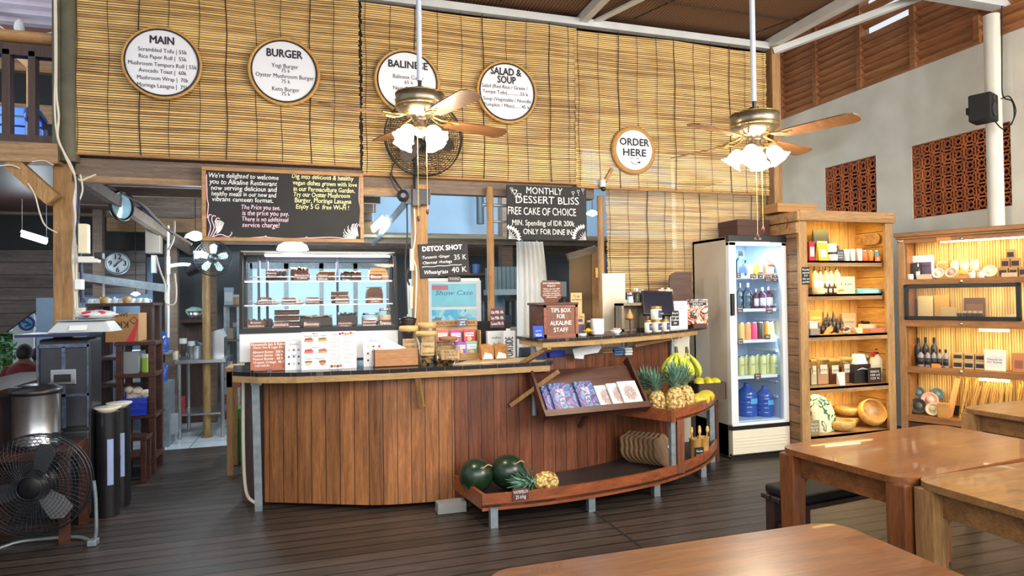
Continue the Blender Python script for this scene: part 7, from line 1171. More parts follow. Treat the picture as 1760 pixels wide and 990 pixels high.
bp('plainbox', 'pink_stones', 'tray of pale pink stones on the top display shelf', 'tray', 1577, 1604, 470, 3, 0.09, (226, 190, 160), d=0.06); o = bp('plainbox', 'flower_board', 'pale round topped board with pressed flowers on the top display shelf', 'board', 1612, 1628, 450, 3, 0.2, (226, 206, 150), d=0.012); m = MB(); m.at((0, -0.006, 0.125), rx=-PI/2).cyl(0.046, 0, 0.012, 20); m.build('round_top', col(226, 206, 150), o)
def disc(label, px, py, r, sh, t, c, c2, name='round_tin', cat='tin', tilt=72):
    z = tops[sh]; s = S2(px, t, z+r); p = O2+D2*s+N2*t; o = thing(name, label, cat, (p.x, p.y, z+0.001), A2, 'round tins and discs leaning on the top display shelf' if name == 'round_tin' else 'coloured plates on the bottom display shelf'); m = MB(); m.at((0, 0, r*math.sin(R(tilt))+0.004), rx=R(tilt)).lathe([(r*0.6, -0.012), (r, -0.004), (r, 0.008), (r*0.88, 0.01), (r*0.8, 0.004), (0, 0.002)], 28); m.build('rim', col(*c), o); m = MB(); m.at((0, 0, r*math.sin(R(tilt))+0.004), rx=R(tilt)).lathe([(r*0.5, 0.003), (r*0.5, 0.006), (0, 0.0075)], 20); m.build('centre', col(*c2), o); return o, p
disc('round pale soap tin leaning beside the pink stones', 1612, 474, 0.05, 3, 0.07, (222, 214, 196), (236, 226, 214)); disc('round pink spiral soap leaning on the top display shelf', 1634, 474, 0.05, 3, 0.07, (214, 180, 160), (206, 150, 140)); disc('round pale green tin leaning behind the jars on the top display shelf', 1701, 470, 0.055, 3, 0.09, (222, 214, 180), (230, 222, 190))
p = O2+D2*S2(1654, 0.06, 1.6)+N2*0.07; marigold('orange marigold head on the top display shelf', (p.x, p.y, tops[3]+0.02), 0.036)
for i, (a, b) in enumerate(((1664, 1677), (1679, 1692))): bp('jar', 'candle_jar', 'white candle jar with a silver lid, %s' % ['next to the marigold', 'next to the pale green tin'][i], 'jar', a, b, 464, 3, 0.07, (236, 232, 214), (190, 190, 190), None, 'candle jars on the top display shelf')
bp('plainbox', 'riser_block', 'low pale wooden riser block on the top display shelf', 'block', 1628, 1686, 463, 3, 0.18, (222, 186, 120), d=0.07)
for i, (a, b) in enumerate(((1633, 1649), (1650, 1666), (1667, 1683))): bp('jar', 'glass_canister', 'pale canister with a pointed glass lid on the riser block, %s' % ['first', 'middle', 'last'][i], 'canister', a, b, 445, 3, 0.18, (240, 230, 196), (226, 214, 170), None, 'canisters on the riser block', pb=462, dz=0.077)
for i, (a, b, t, dz, dy, n) in enumerate(((1717, 1733, 461, 0, 0.12, 'bottom row, near the tin'), (1735, 1750, 461, 0, 0.12, 'bottom row, middle'), (1752, 1768, 461, 0, 0.12, 'bottom row, at the frame edge'), (1722, 1736, 444, 0.078, 0.12, 'middle row, near the tin'), (1738, 1754, 443, 0.078, 0.12, 'middle row, at the frame edge'), (1731, 1745, 426, 0.156, 0.12, 'topmost of the stack'))): bp('box', 'kraft_gift_box', 'small kraft box with a black label, %s' % n, 'box', a, b, 100, 3, dy, (176, 130, 84), (40, 36, 36), None, 'kraft boxes stacked on the top display shelf', d=0.06, pb=117, dz=dz)
bp('plainbox', 'pink_salt_dish', 'flat dish of pink salt pieces in front of the kraft boxes', 'dish', 1722, 1748, 469, 3, 0.05, (222, 180, 140), d=0.05)
for px0, px1, t, c, lab in ((1578, 1604, 509, (236, 214, 170), 'pale card behind the glass, at the end'), (1606, 1632, 508, (206, 160, 80), 'tan card with a small emblem behind the glass'), (1617, 1644, 528, (214, 190, 140), 'pale card in front of the tan card behind the glass'), (1657, 1694, 512, (90, 56, 46), 'dark printed card behind the glass')): bp('box' if c[0] < 200 else 'plainbox', 'display_card', lab, 'card', px0, px1, t, 2, 0.2 if t < 520 else 0.13, c, (120, 84, 60), None, 'cards behind the glass panel', d=0.008)
for i in range(5): bp('jar', 'dark_jar', 'small dark jar behind the glass, %s from the pale cards' % ['first', 'second', 'third', 'fourth', 'fifth'][i], 'jar', 1645+i*9, 1653+i*9, 534, 2, 0.1, (50, 34, 30), (226, 200, 170), None, 'dark jars behind the glass panel')
bp('plainbox', 'white_tray', 'low white box of trinkets behind the glass', 'box', 1696, 1728, 545, 2, 0.1, (236, 226, 200), d=0.06); bp('plainbox', 'white_box', 'white box at the far end behind the glass', 'box', 1729, 1752, 540, 2, 0.1, (232, 214, 170), d=0.06)
for i, (a, b, t, tt) in enumerate(((1573, 1584, 582, 0.19), (1586, 1597, 581, 0.19), (1600, 1612, 581, 0.19), (1577, 1589, 599, 0.08), (1590, 1600, 599, 0.08), (1601, 1610, 599, 0.08), (1611, 1620, 599, 0.08), (1621, 1631, 599, 0.08))): bp('bottle', 'shampoo_bottle', ('dark' if i < 3 else 'grey')+' bottle with a black cap on the third display shelf, %s' % (['first in the back row', 'second in the back row', 'third in the back row', 'first in the front row', 'second in the front row', 'third in the front row', 'fourth in the front row', 'fifth in the front row'][i]), 'bottle', a, b, t, 1, tt, (50, 48, 52) if i < 3 else (140, 140, 150), (36, 34, 36), None, 'bottles on the third display shelf')
bp('plainbox', 'bottle_riser', 'small dark wooden riser under the back row of bottles', 'block', 1563, 1577, 614, 1, 0.2, (120, 76, 44), d=0.06)
for i in range(3):
    for j in range(2): bp('box', 'balm_box', 'small kraft balm box with a black label, %s of the %s column' % (['lower', 'upper'][j], ['first', 'middle', 'last'][i]), 'box', 1639+i*19, 1656+i*19, 100, 1, 0.10+0.03*j, (190, 160, 116), (40, 38, 38), None, 'balm boxes on the third display shelf', d=0.06, pb=114-j*2, dz=(0, 0.0768)[j])
bp('box', 'white_pack', 'large white boxed kit with a blue band on the third display shelf', 'box', 1693, 1729, 597, 1, 0.09, (240, 234, 214), (226, 226, 220), 'Natural kit\nfor home', d=0.05); bp('pouch', 'kraft_pouch', 'kraft pouch with a crinkled foil top on the third display shelf', 'pouch', 1740, 1764, 601, 1, 0.09, (176, 110, 60), (140, 80, 56)); bp('plainbox', 'orange_note', 'orange paper note lying at the front of the bottle shelf', 'note', 1601, 1616, 623, 1, 0.028, (232, 140, 70), d=0.004)
for px, r, t, c, c2, lab in ((1579, 0.058, 0.2, (96, 116, 122), (110, 130, 136), 'blue grey plate at the top of the leaning plates'), (1611, 0.058, 0.21, (90, 116, 128), (104, 130, 140), 'blue plate behind the pink one'), (1598, 0.075, 0.15, (226, 166, 150), (232, 180, 160), 'pink plate in the middle of the leaning plates'), (1578, 0.075, 0.09, (60, 56, 50), (80, 76, 70), 'dark olive plate at the front'), (1603, 0.06, 0.08, (220, 206, 170), (226, 214, 180), 'cream plate at the front beside the dark one')):
    o, p = disc(lab, px, 0, r, 0, t, c, c2, 'round_plate', 'plate', 76)
    if t > 0.14: o.location.z += 0.06 if t < 0.18 else 0.13
bp('box', 'brush_cup', 'small square wooden cup on the bottom display shelf', 'cup', 1613, 1632, 690, 0, 0.06, (196, 140, 76), (206, 150, 84), d=0.06); o = bp('plainbox', 'wooden_paddle', 'long pale wooden paddle leaning on the bamboo lining', 'paddle', 1626, 1637, 648, 0, 0.15, (222, 160, 100), d=0.012, rr=0.0); o.rotation_euler = (R(-8), R(10), A2)
rnd = random.Random(9)
for i, px in enumerate((1650, 1664, 1680, 1696, 1712, 1728, 1745)):
    s = S2(px, 0.12, tops[0]+0.1); p = O2+D2*s+N2*0.13; o = thing('straw_broom', 'bundle of straw standing on the bottom display shelf, %s from the paddle' % ['first', 'second', 'third', 'fourth', 'fifth', 'sixth', 'seventh'][i], 'bundle', (p.x, p.y, tops[0]+0.001), A2, 'straw bundles on the bottom display shelf'); m = MB()
    for q in range(26): a = rnd.uniform(0, 6.28); r0 = 0.014*rnd.random(); lean = 0.05+0.02*math.sin(i); m.tube([(r0*math.cos(a), r0*math.sin(a), 0), (r0*2.2*math.cos(a)+lean*1.2, r0*1.6*math.sin(a), 0.3+0.09*rnd.random())], 0.0036, 4)
    m.build('stalks', plain('straw', srgb(206, 158, 84), 0.8, 0, 0.2, 30), o); m = MB(); m.ring(0.018, 0.004, 14, 6, 'xy', (0.012, 0, 0.05)); m.build('binding', m_cab, o)
# ================================================================== TABLES AND BENCHES
def table(label, cx, cy, w, d, rz, mt, ml, h=0.75, group='wooden dining tables'):
    o = thing('dining_table', label, 'table', (cx, cy, 0), rz, group); m = MB(); r = 0.09; ol = []
    for sx, sy, a0 in ((1, 1, 0), (-1, 1, 90), (-1, -1, 180), (1, -1, 270)):
        for k in range(7): a = R(a0+k*15); ol.append((sx*(w/2-r)+r*math.cos(a), sy*(d/2-r)+r*math.sin(a)))
    m.prism(ol, h-0.028, h, 'xy'); m.build('tabletop', mt, o, bevel=0.009, seg=3)
    il = 0.05; x, y = w/2-il, d/2-il; lw = 0.085; m = MB()
    for s in (-1, 1): m.box(-x+lw/2, x-lw/2, s*y-0.012-s*0.02, s*y+0.012-s*0.02, h-0.135, h-0.028); m.box(s*x-0.012-s*0.02, s*x+0.012-s*0.02, -y+lw/2, y-lw/2, h-0.135, h-0.028)
    m.build('apron', mt, o)
    for sx in (-1, 1):
        for sy in (-1, 1):
            m = MB(); px, py = sx*x, sy*y; a = lw/2; b = 0.034; m.add([(px-a, py-a, h-0.028), (px+a, py-a, h-0.028), (px+a, py+a, h-0.028), (px-a, py+a, h-0.028), (px-a, py-a, h-0.18), (px+a, py-a, h-0.18), (px+a, py+a, h-0.18), (px-a, py+a, h-0.18), (px-b, py-b, 0), (px+b, py-b, 0), (px+b, py+b, 0), (px-b, py+b, 0)], [(0,1,2,3), (11,10,9,8)]+[(i, i+4, (i+1) % 4+4, (i+1) % 4) for i in range(4)]+[(i+4, i+8, (i+1) % 4+8, (i+1) % 4+4) for i in range(4)]); m.build('leg', ml, o, bevel=0.006)
            m = MB(); m.prism([(px-sx*a, h-0.135), (px-sx*(a+0.03), h-0.135), (px-sx*a, h-0.175)], py-sy*0.03-0.01, py-sy*0.03+0.01); m.build('corner_bracket', ml, o)
    return o
table('reddish varnished dining table in front, cut by the bottom of the picture', 1.04, 1.13, 1.2, 1.16, 0, m_table, m_tableleg); table('reddish varnished dining table standing against a paler one', 2.82, 2.37, 1.2, 0.66, R(6), m_table, m_tableleg); table('pale teak dining table butted against the reddish one', 2.93, 1.68, 1.25, 0.66, R(2), m_teak, m_teakz); table('teak dining table standing in front of the bamboo lined cabinet', 4.62, 2.78, 1.2, 0.72, R(4), m_teak, m_teakz)
def bench(label, cx, cy, w, d, rz, m1, cushion, h=0.42):
    o = thing('bench', label, 'bench', (cx, cy, 0), rz); m = MB()
    for k in range(4): m.box(-w/2, w/2, -d/2+k*d/4+0.004, -d/2+(k+1)*d/4-0.004, h-0.025, h)
    m.build('seat', m1, o, bevel=0.004)
    for sx in (-1, 1):
        for sy in (-1, 1): m = MB(); m.cbox((sx*(w/2-0.05), sy*(d/2-0.05), (h-0.025)/2), (0.06, 0.06, h-0.025)); m.build('leg', m1, o)
        m = MB(); m.cbox((sx*(w/2-0.05), 0, 0.25), (0.03, d-0.15, 0.06)); m.build('stretcher', m1, o)
    if cushion: c = MB(); c.box(-w/2+0.02, w/2-0.02, -d/2+0.01, d/2-0.01, h+0.001, h+0.05); c.build('seat_cushion', m_blackmat, o, bevel=0.015)
bench('dark wooden bench with a black cushion under the reddish table', 2.90, 2.86, 1.12, 0.28, R(6), m_darkwood, True); bench('pale slatted bench under the teak table', 3.3, 1.69, 1.0, 0.28, R(2), m_teak, False)
# ================================================================== LEFT SIDE: FLOOR FAN, COOKER, DISPENSER
y = 4.60; c = AY(62, 833, y); k = MPP(c.x, y, c.z); o = thing('floor_fan', 'big dark floor fan standing on the boards at the left edge', 'fan', (c.x, y, c.z), R(-6)); r = 86*k; cage(o, r, 0.17, plain('gunmetal_wire', srgb(62, 66, 74), 0.35, 0.7), 64, 12, 0.0015); fan_blades(o, r*0.88, plain('grey_blade', srgb(74, 76, 80), 0.4), 3, 0.095, -0.02, 1.3)
m = MB(); m.at((0, 0.07, 0), rx=PI/2).lathe([(0.05, -0.16), (0.09, -0.1), (0.09, 0.0), (0.05, 0.03)], 20); m.build('motor', m_black, o)
m = MB(); m.tube(smooth_line([(r*1.04, 0.0, 0.0), (r*1.05, 0.02, -r*0.5), (r*0.98, 0.05, -c.z+0.02), (r*0.5, 0.16, -c.z+0.015), (-r*0.5, 0.16, -c.z+0.015), (-r*0.98, 0.05, -c.z+0.02), (-r*1.05, 0.02, -r*0.5), (-r*1.04, 0, 0)], 5), 0.011, 8); m.build('stand', m_galv, o); m = MB(); m.cbox((r*1.0, 0.02, -c.z+0.02), (0.05, 0.06, 0.035)); m.build('foot', m_galv, o, bevel=0.004)
st = thing('cooker_stand', 'dark wooden box stand carrying the steel cooker, behind the floor fan', 'stand', (X(60, 4.88, 0.6), 4.88, 0)); zt = ZY(60, 768, 4.88); m = MB(); m.box(-0.27, 0.24, -0.2, 0.2, zt-0.05, zt); m.build('top', m_rackwood, st, bevel=0.005)
for sx in (-0.25, 0.22):
    for sy in (-0.18, 0.18): m = MB(); m.cbox((sx, sy, (zt-0.05)/2), (0.05, 0.05, zt-0.05)); m.build('leg', m_rackwood, st)
y = 4.88; o, w, h, k = pth('rice_cooker', 'large shiny steel rice cooker with a black lid', 'cooker', 19, 106, 657, 765, y, zt+0.001); r = w/2; m = MB(); m.lathe([(r*0.95, 0), (r*0.95, h*0.07), (r*0.93, h*0.08), (r*0.93, h*0.84), (r*0.97, h*0.86)], 40); m.build('body', m_steel, o); m = MB(); m.lathe([(r*0.97, 0), (r*0.98, h*0.055), (r*0.94, h*0.075)], 40); m.build('base_ring', m_black, o); m = MB(); m.lathe([(r*0.97, h*0.84), (r*1.02, h*0.86), (r*1.0, h*0.92), (r*0.7, h*0.98), (r*0.3, h*1.0), (0, h*1.0)], 40); m.cbox((-r*0.6, -r*0.5, h*0.93), (r*0.5, r*0.35, h*0.09)); m.build('lid', m_black, o); m = MB(); m.at((r*0.85, -r*0.3, h*0.2)).cbox((0, 0, 0), (0.07, 0.06, 0.03)); m.build('handle', m_black, o, bevel=0.006)
# dispenser: tall black cabinet-like cooler
y = 5.11; o, w, h, k = pth('cold_box', 'tall black cooler cabinet with a scuffed door and recessed latch', 'cooler', 64, 156, 571, 850, y, 0.0); h = ZY(110, 573, y); D = 0.27; m = MB(); m.box(-w/2, w/2, 0.02, D, 0.03, h*0.97); m.build('body', plain('scuffed_black', srgb(34, 34, 38), 0.3, 0, 0.3, 5), o, bevel=0.02); m = MB(); m.box(-w*0.47, w*0.47, 0.0, 0.03, h*0.5, h*0.93); m.box(-w*0.47, w*0.47, 0.004, 0.03, 0.04, h*0.48)
m.build('door', plain('charcoal_door', srgb(48, 50, 58), 0.35, 0, 0.4, 9), o, bevel=0.012); m = MB()
for q in ((-w*0.47, w*0.47, h*0.925, h*0.945), (-0.012, 0.012, h*0.5, h*0.93), (-w*0.47, w*0.47, h*0.665, h*0.68), (-w*0.49, -w*0.46, h*0.5, h*0.94), (w*0.44, w*0.47, h*0.5, h*0.94)): m.box(q[0], q[1], -0.006, 0.004, q[2], q[3])
m.build('door_trim', plain('worn_silver_edge', srgb(96, 108, 136), 0.35, 0.4, 0.6, 30), o); m = MB(); m.box(-0.075, 0.075, -0.012, 0.002, h*0.73, h*0.81); m.build('latch_plate', m_steel, o, bevel=0.004); m = MB(); m.box(-0.055, 0.045, -0.016, -0.01, h*0.745, h*0.785); m.build('latch', m_black, o)
m = MB(); m.box(-w*0.72, w*0.62, -0.05, D+0.02, h*0.985, h*1.0); m.build('blue_edged_top', plain('navy_sheet', srgb(34, 38, 84), 0.4), None, (o.location.x-0.04, y, 0.0), label='thin navy edged board laid across the black cooler', cat='board'); zc = h+0.001
# scale
q = thing('kitchen_scale', 'white counter scale with a steel pan on the navy board', 'scale', (X(147, y+0.15, zc), y+0.15, zc), R(-4)); m = MB(); m.add([(-0.2, -0.12, 0), (0.2, -0.12, 0), (0.2, 0.13, 0), (-0.2, 0.13, 0), (-0.15, -0.07, 0.075), (0.15, -0.07, 0.075), (0.15, 0.11, 0.075), (-0.15, 0.11, 0.075)], [(3,2,1,0), (4,5,6,7), (0,1,5,4), (1,2,6,5), (2,3,7,6), (3,0,4,7)]); m.build('body', col(190, 196, 200), q, bevel=0.01); m = MB(); m.box(-0.15, 0.15, -0.09, 0.11, 0.08, 0.09); m.build('pan', m_steel, q, bevel=0.004); m = MB(); m.add([(-0.06, -0.122, 0.015), (0.05, -0.122, 0.015), (0.05, -0.1, 0.05), (-0.06, -0.1, 0.05)], [(0, 1, 2, 3)]); m.build('paper_label', m_paper, q, solid=0.001)
zc2 = zc+0.091; q = thing('plastic_bag', 'crumpled white and red plastic bag on the scale pan', 'bag', (X(163, y+0.15, zc2), y+0.15, zc2)); rnd = random.Random(2); m = MB(); m.ball((0, 0, 0.03), 0.13, 0.07, 0.032, 16, 8, bump=lambda d: 1+0.25*math.sin(7*d.x+3*d.y)*math.cos(6*d.z)); m.build('bag', col(206, 210, 214), q); m = MB(); m.ball((-0.03, -0.04, 0.035), 0.05, 0.03, 0.022, 10, 6); m.ball((0.05, -0.04, 0.04), 0.03, 0.02, 0.018, 10, 6); m.build('red_print', col(206, 40, 60), q)
# two drums with plates
for px0, px1, pt, yy, lab in ((158, 190, 694, 5.2, 'black drum topped with a pale plate, the nearer of two'), (184, 208, 686, 5.42, 'black drum topped with a pale plate, behind its twin')):
    x1 = (-1.30, -1.285)[yy > 5.3]; r = 0.075; zt2 = ZY(px0, pt+8, yy); o = thing('storage_drum', lab, 'drum', (x1-r, yy, 0), group='black drums beside the cooler'); m = MB(); m.lathe([(r*0.94, 0), (r, 0.04), (r, zt2*0.5), (r*1.02, zt2*0.52), (r, zt2*0.55), (r*0.97, zt2-0.03)], 28); m.build('drum', plain('drum_black', srgb(28, 28, 32), 0.3), o); m = MB(); n = 7; vs = [(r*1.012*math.sin(0.2+0.5*i/6), -r*1.012*math.cos(0.2+0.5*i/6), z) for z in (zt2*0.3, zt2*0.72) for i in range(n)]; m.add(vs, [(i, i+1, n+i+1, n+i) for i in range(n-1)]); m.build('label', col(150, 170, 214), o, solid=0.001); m = MB(); m.lathe([(r*0.6, zt2-0.03), (r*1.15, zt2), (r*1.13, zt2+0.006), (0, zt2-0.012)], 28); m.build('plate', m_cream, o)
m = MB()
for i in range(5): m.ring(0.16+0.012*i, 0.007, 28, 6, c=(0, 0.01*i, 0))
a = AY(150, 800, 5.34); m.build('cable_coil', m_black, None, (a.x-0.13, 5.34, 0.27), label='coil of black cable leaning on the cooler behind the floor fan', cat='cable')
# post cables, boxes
def cables(lab, sets, mats, y=WY-0.07):
    o = thing('cable_run', lab, 'cable', (0, 0, 0))
    for (pts, rr, mm) in sets: m = MB(); m.tube(smooth_line([AY(px, py, y) for px, py in pts], 4), rr, 6); m.build('cable', mm, o)
    return o
cables('bundle of white, blue and black cables down the right side of the timber post', [([(96, 0), (97, 90), (97, 160), (101, 200), (99, 235), (110, 262), (124, 288), (131, 315), (127, 345), (130, 380), (125, 440), (129, 520), (126, 570)], 0.008, m_cable_w), ([(94, 0), (95, 120), (94, 180), (98, 230), (112, 268), (128, 300), (138, 310), (150, 306), (165, 300)], 0.007, m_cable_w), ([(132, 300), (136, 340), (133, 400), (139, 460), (140, 520)], 0.009, m_cable_b), ([(134, 305), (133, 350), (137, 420), (141, 470), (143, 525)], 0.007, m_cable_u), ([(128, 300), (132, 330), (129, 360), (134, 400), (131, 470), (134, 560)], 0.006, m_cable_w), ([(137, 440), (140, 470), (139, 500), (146, 520)], 0.007, m_cable_b), ([(138, 300), (142, 325), (136, 345)], 0.006, m_cable_w)], None)
cables('thin white cable looping from the brace to the timber post', [([(48, 315), (60, 335), (68, 365), (78, 388), (98, 400)], 0.005, m_cable_w)], None); cables('white cable strung under the loft beam', [([(0, 285), (20, 284), (35, 290)], 0.005, m_cable_w), ([(55, 278), (75, 276), (92, 284)], 0.004, m_cable_w)], None)
y = WY-0.09
for nm, lab, px0, px1, pt, pb, c in (('meter_box', 'tall cream meter box fixed beside the timber post', 136, 153, 385, 436, (226, 216, 186)), ('router_shelf', 'small flat white box under the meter box', 135, 171, 441, 452, (222, 220, 214)), ('junction_box', 'white junction box on the post below the shelf', 130, 143, 480, 498, (230, 230, 234)), ('adapter', 'small black adapter lying on the flat white box', 163, 178, 434, 446, (28, 28, 30)), ('wall_socket', 'pale socket box low on the post', 131, 145, 529, 545, (206, 200, 180))):
    A = AY(px0, pt, y); B = AY(px1, pb, y); m = MB(); w = (B.x-A.x)/2; h = A.z-B.z; m.box(-w, w, -0.03, 0.035, 0, h); m.build(nm, col(*c), None, ((A.x+B.x)/2, y, B.z), label=lab, cat='box', bevel=0.006)
# stools and racks behind
def frame_rack(name, lab, cat, px0, px1, pt, yf, depth, zsh, mm, lw=0.05, base=0.0):
    xa, xb = X(px0, yf, 0.7), X(px1, yf, 0.7); H = ZY((px0+px1)/2, pt, yf); o = thing(name, lab, cat, ((xa+xb)/2, yf, 0)); w = (xb-xa)/2
    for sx in (-1, 1):
        for yy in (lw/2, depth-lw/2): m = MB(); m.cbox((sx*(w-lw/2), yy, H/2), (lw, lw, H)); m.build('leg', mm, o, bevel=0.004)
    for z in list(zsh)+[H]: m = MB(); m.box(-w-0.01, w+0.01, -0.01, depth, z-0.03, z); m.build('shelf', mm, o, bevel=0.003)
    return o, w, H
o, w, HR = frame_rack('plate_rack', 'dark tall timber rack with cups on top, behind the timber post', 'rack', 150, 262, 521, 6.75, 0.42, [0.25, 0.75, 1.0], m_darkwood, 0.1); ox = o.location.x
for i, (px, kd) in enumerate(((158, 0), (168, 0), (180, 1), (187, 0), (199, 0), (209, 0), (218, 2), (228, 0), (240, 0), (250, 0))):
    yy = 6.85; k = MPP(X(px, yy, HR), yy); r = 6.5*k; t = thing('upturned_cup', 'white cup upturned on the dark rack, %s counting from the timber post' % ['first', 'second', 'third', 'fourth', 'fifth', 'sixth', 'seventh', 'eighth', 'ninth', 'last'][i], 'cup', (X(px, yy, HR+0.03), yy, HR+0.001), group='upturned cups on the dark rack')
    if kd == 0: m = MB(); m.lathe([(r*1.0, 0), (r*0.9, r*0.7), (r*0.6, r*1.15), (r*0.55, r*1.2), (0, r*1.2)], 18); m.build('cup', m_white, t); m = MB(); m.ring(r*0.35, r*0.1, 12, 6, c=(r*1.1, 0, r*0.55)); m.build('handle', m_white, t)
    else: m = MB(); m.lathe([(r*1.1, 0), (r*1.2, r*0.7), (r*1.05, r*1.6), (0, r*1.7)], 18); m.build('basket', m_rattan, t); t['label'] = 'small rattan basket on the dark rack, %s' % ['', 'nearest the timber post', 'farther along the row'][kd]; t['category'] = 'basket'; t.name = 'small_basket'; del t['group']
o2, w2, H2 = frame_rack('wooden_stand', 'reddish open wooden stand holding the printed carton', 'stand', 199, 266, 588, 6.30, 0.34, [0.16, 0.52, 0.88], m_rackwood, 0.05); yb = 6.32
o, w, h, k = pth('printed_carton', 'brown coconut milk carton with a red stripe, printed upside down', 'carton', 181, 238, 537, 586, 6.36, H2+0.001); m = MB(); m.box(-w/2, w/2, 0, 0.3, 0, h); m.build('box', m_cardboard, o, bevel=0.004); m = MB(); m.prism([(0.03, 0), (0.09, 0), (w/2, h*0.62), (w/2, h*0.8)], -0.002, 0); m.build('red_stripe', col(214, 50, 60), o); MU = Matrix.Translation((0, -0.0035, h*0.62)) @ Matrix.Rotation(PI, 4, 'Y'); letters(o, [('KRIM', 0.03, 0, 0.06, 'C', 0.16), ('SANTAN', 0.03, -0.085, 0.035, 'C', 0.15)], m_ink, 'lettering', 0, M=MU); m = MB(); m.at((w*0.36, -0.002, h*0.75), rx=PI/2).lathe([(0.035, 0), (0.028, 0.001)], 4, cap=False); m.build('print_mark', m_ink, o)
o, w, h, k = pth('clear_bin', 'grey translucent storage bin on the wooden stand', 'bin', 207, 238, 633, 668, yb, 0.881); h = 0.19; m = MB(); m.prism([(-w*0.42, 0), (w*0.42, 0), (w/2, h), (-w/2, h)], 0.02, 0.26); m.build('bin', plain('translucent_grey', srgb(150, 156, 160), 0.25), o, bevel=0.008)
o, w, h, k = pth('food_tub', 'small tub with a green label and pale lid on the wooden stand', 'tub', 238, 252, 634, 665, yb+0.02, 0.881); r = w/2; m = MB(); m.at((0, 0.1, 0)).cyl(r*0.85, 0, h*0.8, 20, r); m.build('tub', col(170, 206, 70), o); m = MB(); m.at((0, 0.1, 0)).cyl(r*1.08, h*0.8, h, 20); m.build('lid', m_white, o)
o, w, h, k = pth('plastic_basket', 'blue slatted plastic basket of garlic on the wooden stand', 'basket', 206, 254, 713, 748, yb-0.04, 0.521); h = 0.15; m = MB(); n = 18
for i in range(n): t = i/(n-1); m.box(-w/2*(0.86)+w*0.86*t-0.004, -w/2*0.86+w*0.86*t+0.004, 0.0, 0.006, 0.01, h)
for z in (0.0, h*0.35, h*0.7, h-0.015): m.box(-w/2*(0.86+0.14*z/h), w/2*(0.86+0.14*z/h), -0.006, 0.0, z, z+0.018)
m.box(-w*0.43, w*0.43, 0, 0.24, 0, 0.01); m.box(-w*0.46, -w*0.44, 0, 0.24, 0, h); m.box(w*0.44, w*0.46, 0, 0.24, 0, h); m.box(-w*0.46, w*0.46, 0.23, 0.24, 0, h); m.build('basket', m_blueplastic, o)
g = thing('garlic_pile', 'heap of pale garlic bulbs in the blue basket', 'garlic', (o.location.x, yb+0.06, 0.536)); rnd = random.Random(8); m = MB()
for i in range(26): m.ball((rnd.uniform(-w*0.36, w*0.36), rnd.uniform(-0.03, 0.1), 0.05+0.15*rnd.random()), 0.036, 0.036, 0.032, 8, 6)
m.build('bulbs', plain('garlic_skin', srgb(226, 212, 196), 0.7, 0, 0.2, 30), g); g['kind'] = 'stuff'
# stool leg set in front (small dark stool)
o, w, _ = frame_rack('low_stool', 'low dark stool standing under the blue basket', 'stool', 203, 250, 752, 6.02, 0.2, [], m_rackwood, 0.04)
# ================================================================== KITCHEN
a = AZ(312, 770, 0); TZ = 0.86; x0, x1 = X(300, 7.75, TZ), X(388, 7.75, TZ); o = thing('steel_table', 'long stainless steel kitchen worktable with jars on it', 'table', (x0, 7.75, 0)); w = x1-x0; m = MB(); m.box(0, w, 0, 0.62, TZ-0.04, TZ); m.build('worktop', m_steel, o, bevel=0.006); m = MB(); m.box(0.03, w-0.03, 0.03, 0.59, 0.25, 0.27); m.build('lower_shelf', m_steel, o)
for lx in (0.04, w-0.04):
    for ly in (0.04, 0.58): m = MB(); m.at((lx, ly, 0)).cyl(0.02, 0, TZ-0.04, 12); m.build('leg', m_steel, o)
def kit(kind, name, lab, cat, px0, px1, pt, pb, yy, zb, c, c2=(230, 230, 230), group=None): xa, xb = X(px0, yy, zb), X(px1, yy, zb); return prod(kind, name, lab, cat, ((xa+xb)/2, yy, zb+0.001), xb-xa, (pb-pt)*MPP(xa, yy), 0, c, c2, None, group)
kit('jar', 'glass_jar', 'large clear glass jar at the front of the steel table', 'jar', 308, 322, 594, 630, 7.9, TZ, m_glassjar, (190, 190, 180)); kit('jar', 'glass_jar', 'clear glass jar on the steel table beside the pole', 'jar', 322, 336, 598, 628, 7.95, TZ, m_glassjar, (180, 190, 190)); kit('jar', 'food_jar', 'small jar with a brown lid on the steel table', 'jar', 297, 307, 602, 622, 7.9, TZ, (190, 180, 150), (120, 80, 60))
o, w, h, k = pth('steel_pot', 'round steel pot with a lid at the back of the steel table', 'pot', 322, 350, 572, 598, 8.2, TZ); r = w/2; m = MB(); m.lathe([(r*0.85, 0), (r, h*0.3), (r, h*0.7), (r*1.06, h*0.75)], 24); m.build('pot', m_steel, o); m = MB(); m.lathe([(r*1.04, h*0.74), (r*0.7, h*0.95), (0.02, h*1.0), (0.02, h*1.12), (0, h*1.12)], 24); m.build('lid', m_steel, o)
o, w, h, k = pth('metal_bowl', 'steel bowl of green leaves on the upper kitchen ledge', 'bowl', 318, 350, 528, 546, 8.6, ZY(335, 547, 8.6)); r = w/2; m = MB(); m.lathe([(r*0.5, 0), (r, h*0.7), (r*0.96, h*0.7), (r*0.5, 0.01), (0, 0.01)], 22, cap=False); m.build('bowl', m_steel, o); m = MB(); m.ball((0, 0, h*0.7), r*0.85, r*0.7, h*0.4, 14, 8, bump=lambda d: 1+0.2*math.sin(9*d.x)*math.cos(8*d.y)); m.build('greens', plain('pale_greens', srgb(150, 190, 176), 0.7), o)
m = MB(); zz = ZY(335, 548, 8.6); m.box(X(302, 8.6, 1.4), X(360, 8.6, 1.4), 8.4, 8.85, zz-0.04, zz); m.box(X(300, 8.6, 1), X(360, 8.6, 1), 8.82, 8.86, 0, zz); m.build('kitchen_ledge', m_darkwood, None, label='dark ledge unit holding the steel bowl', cat='ledge')
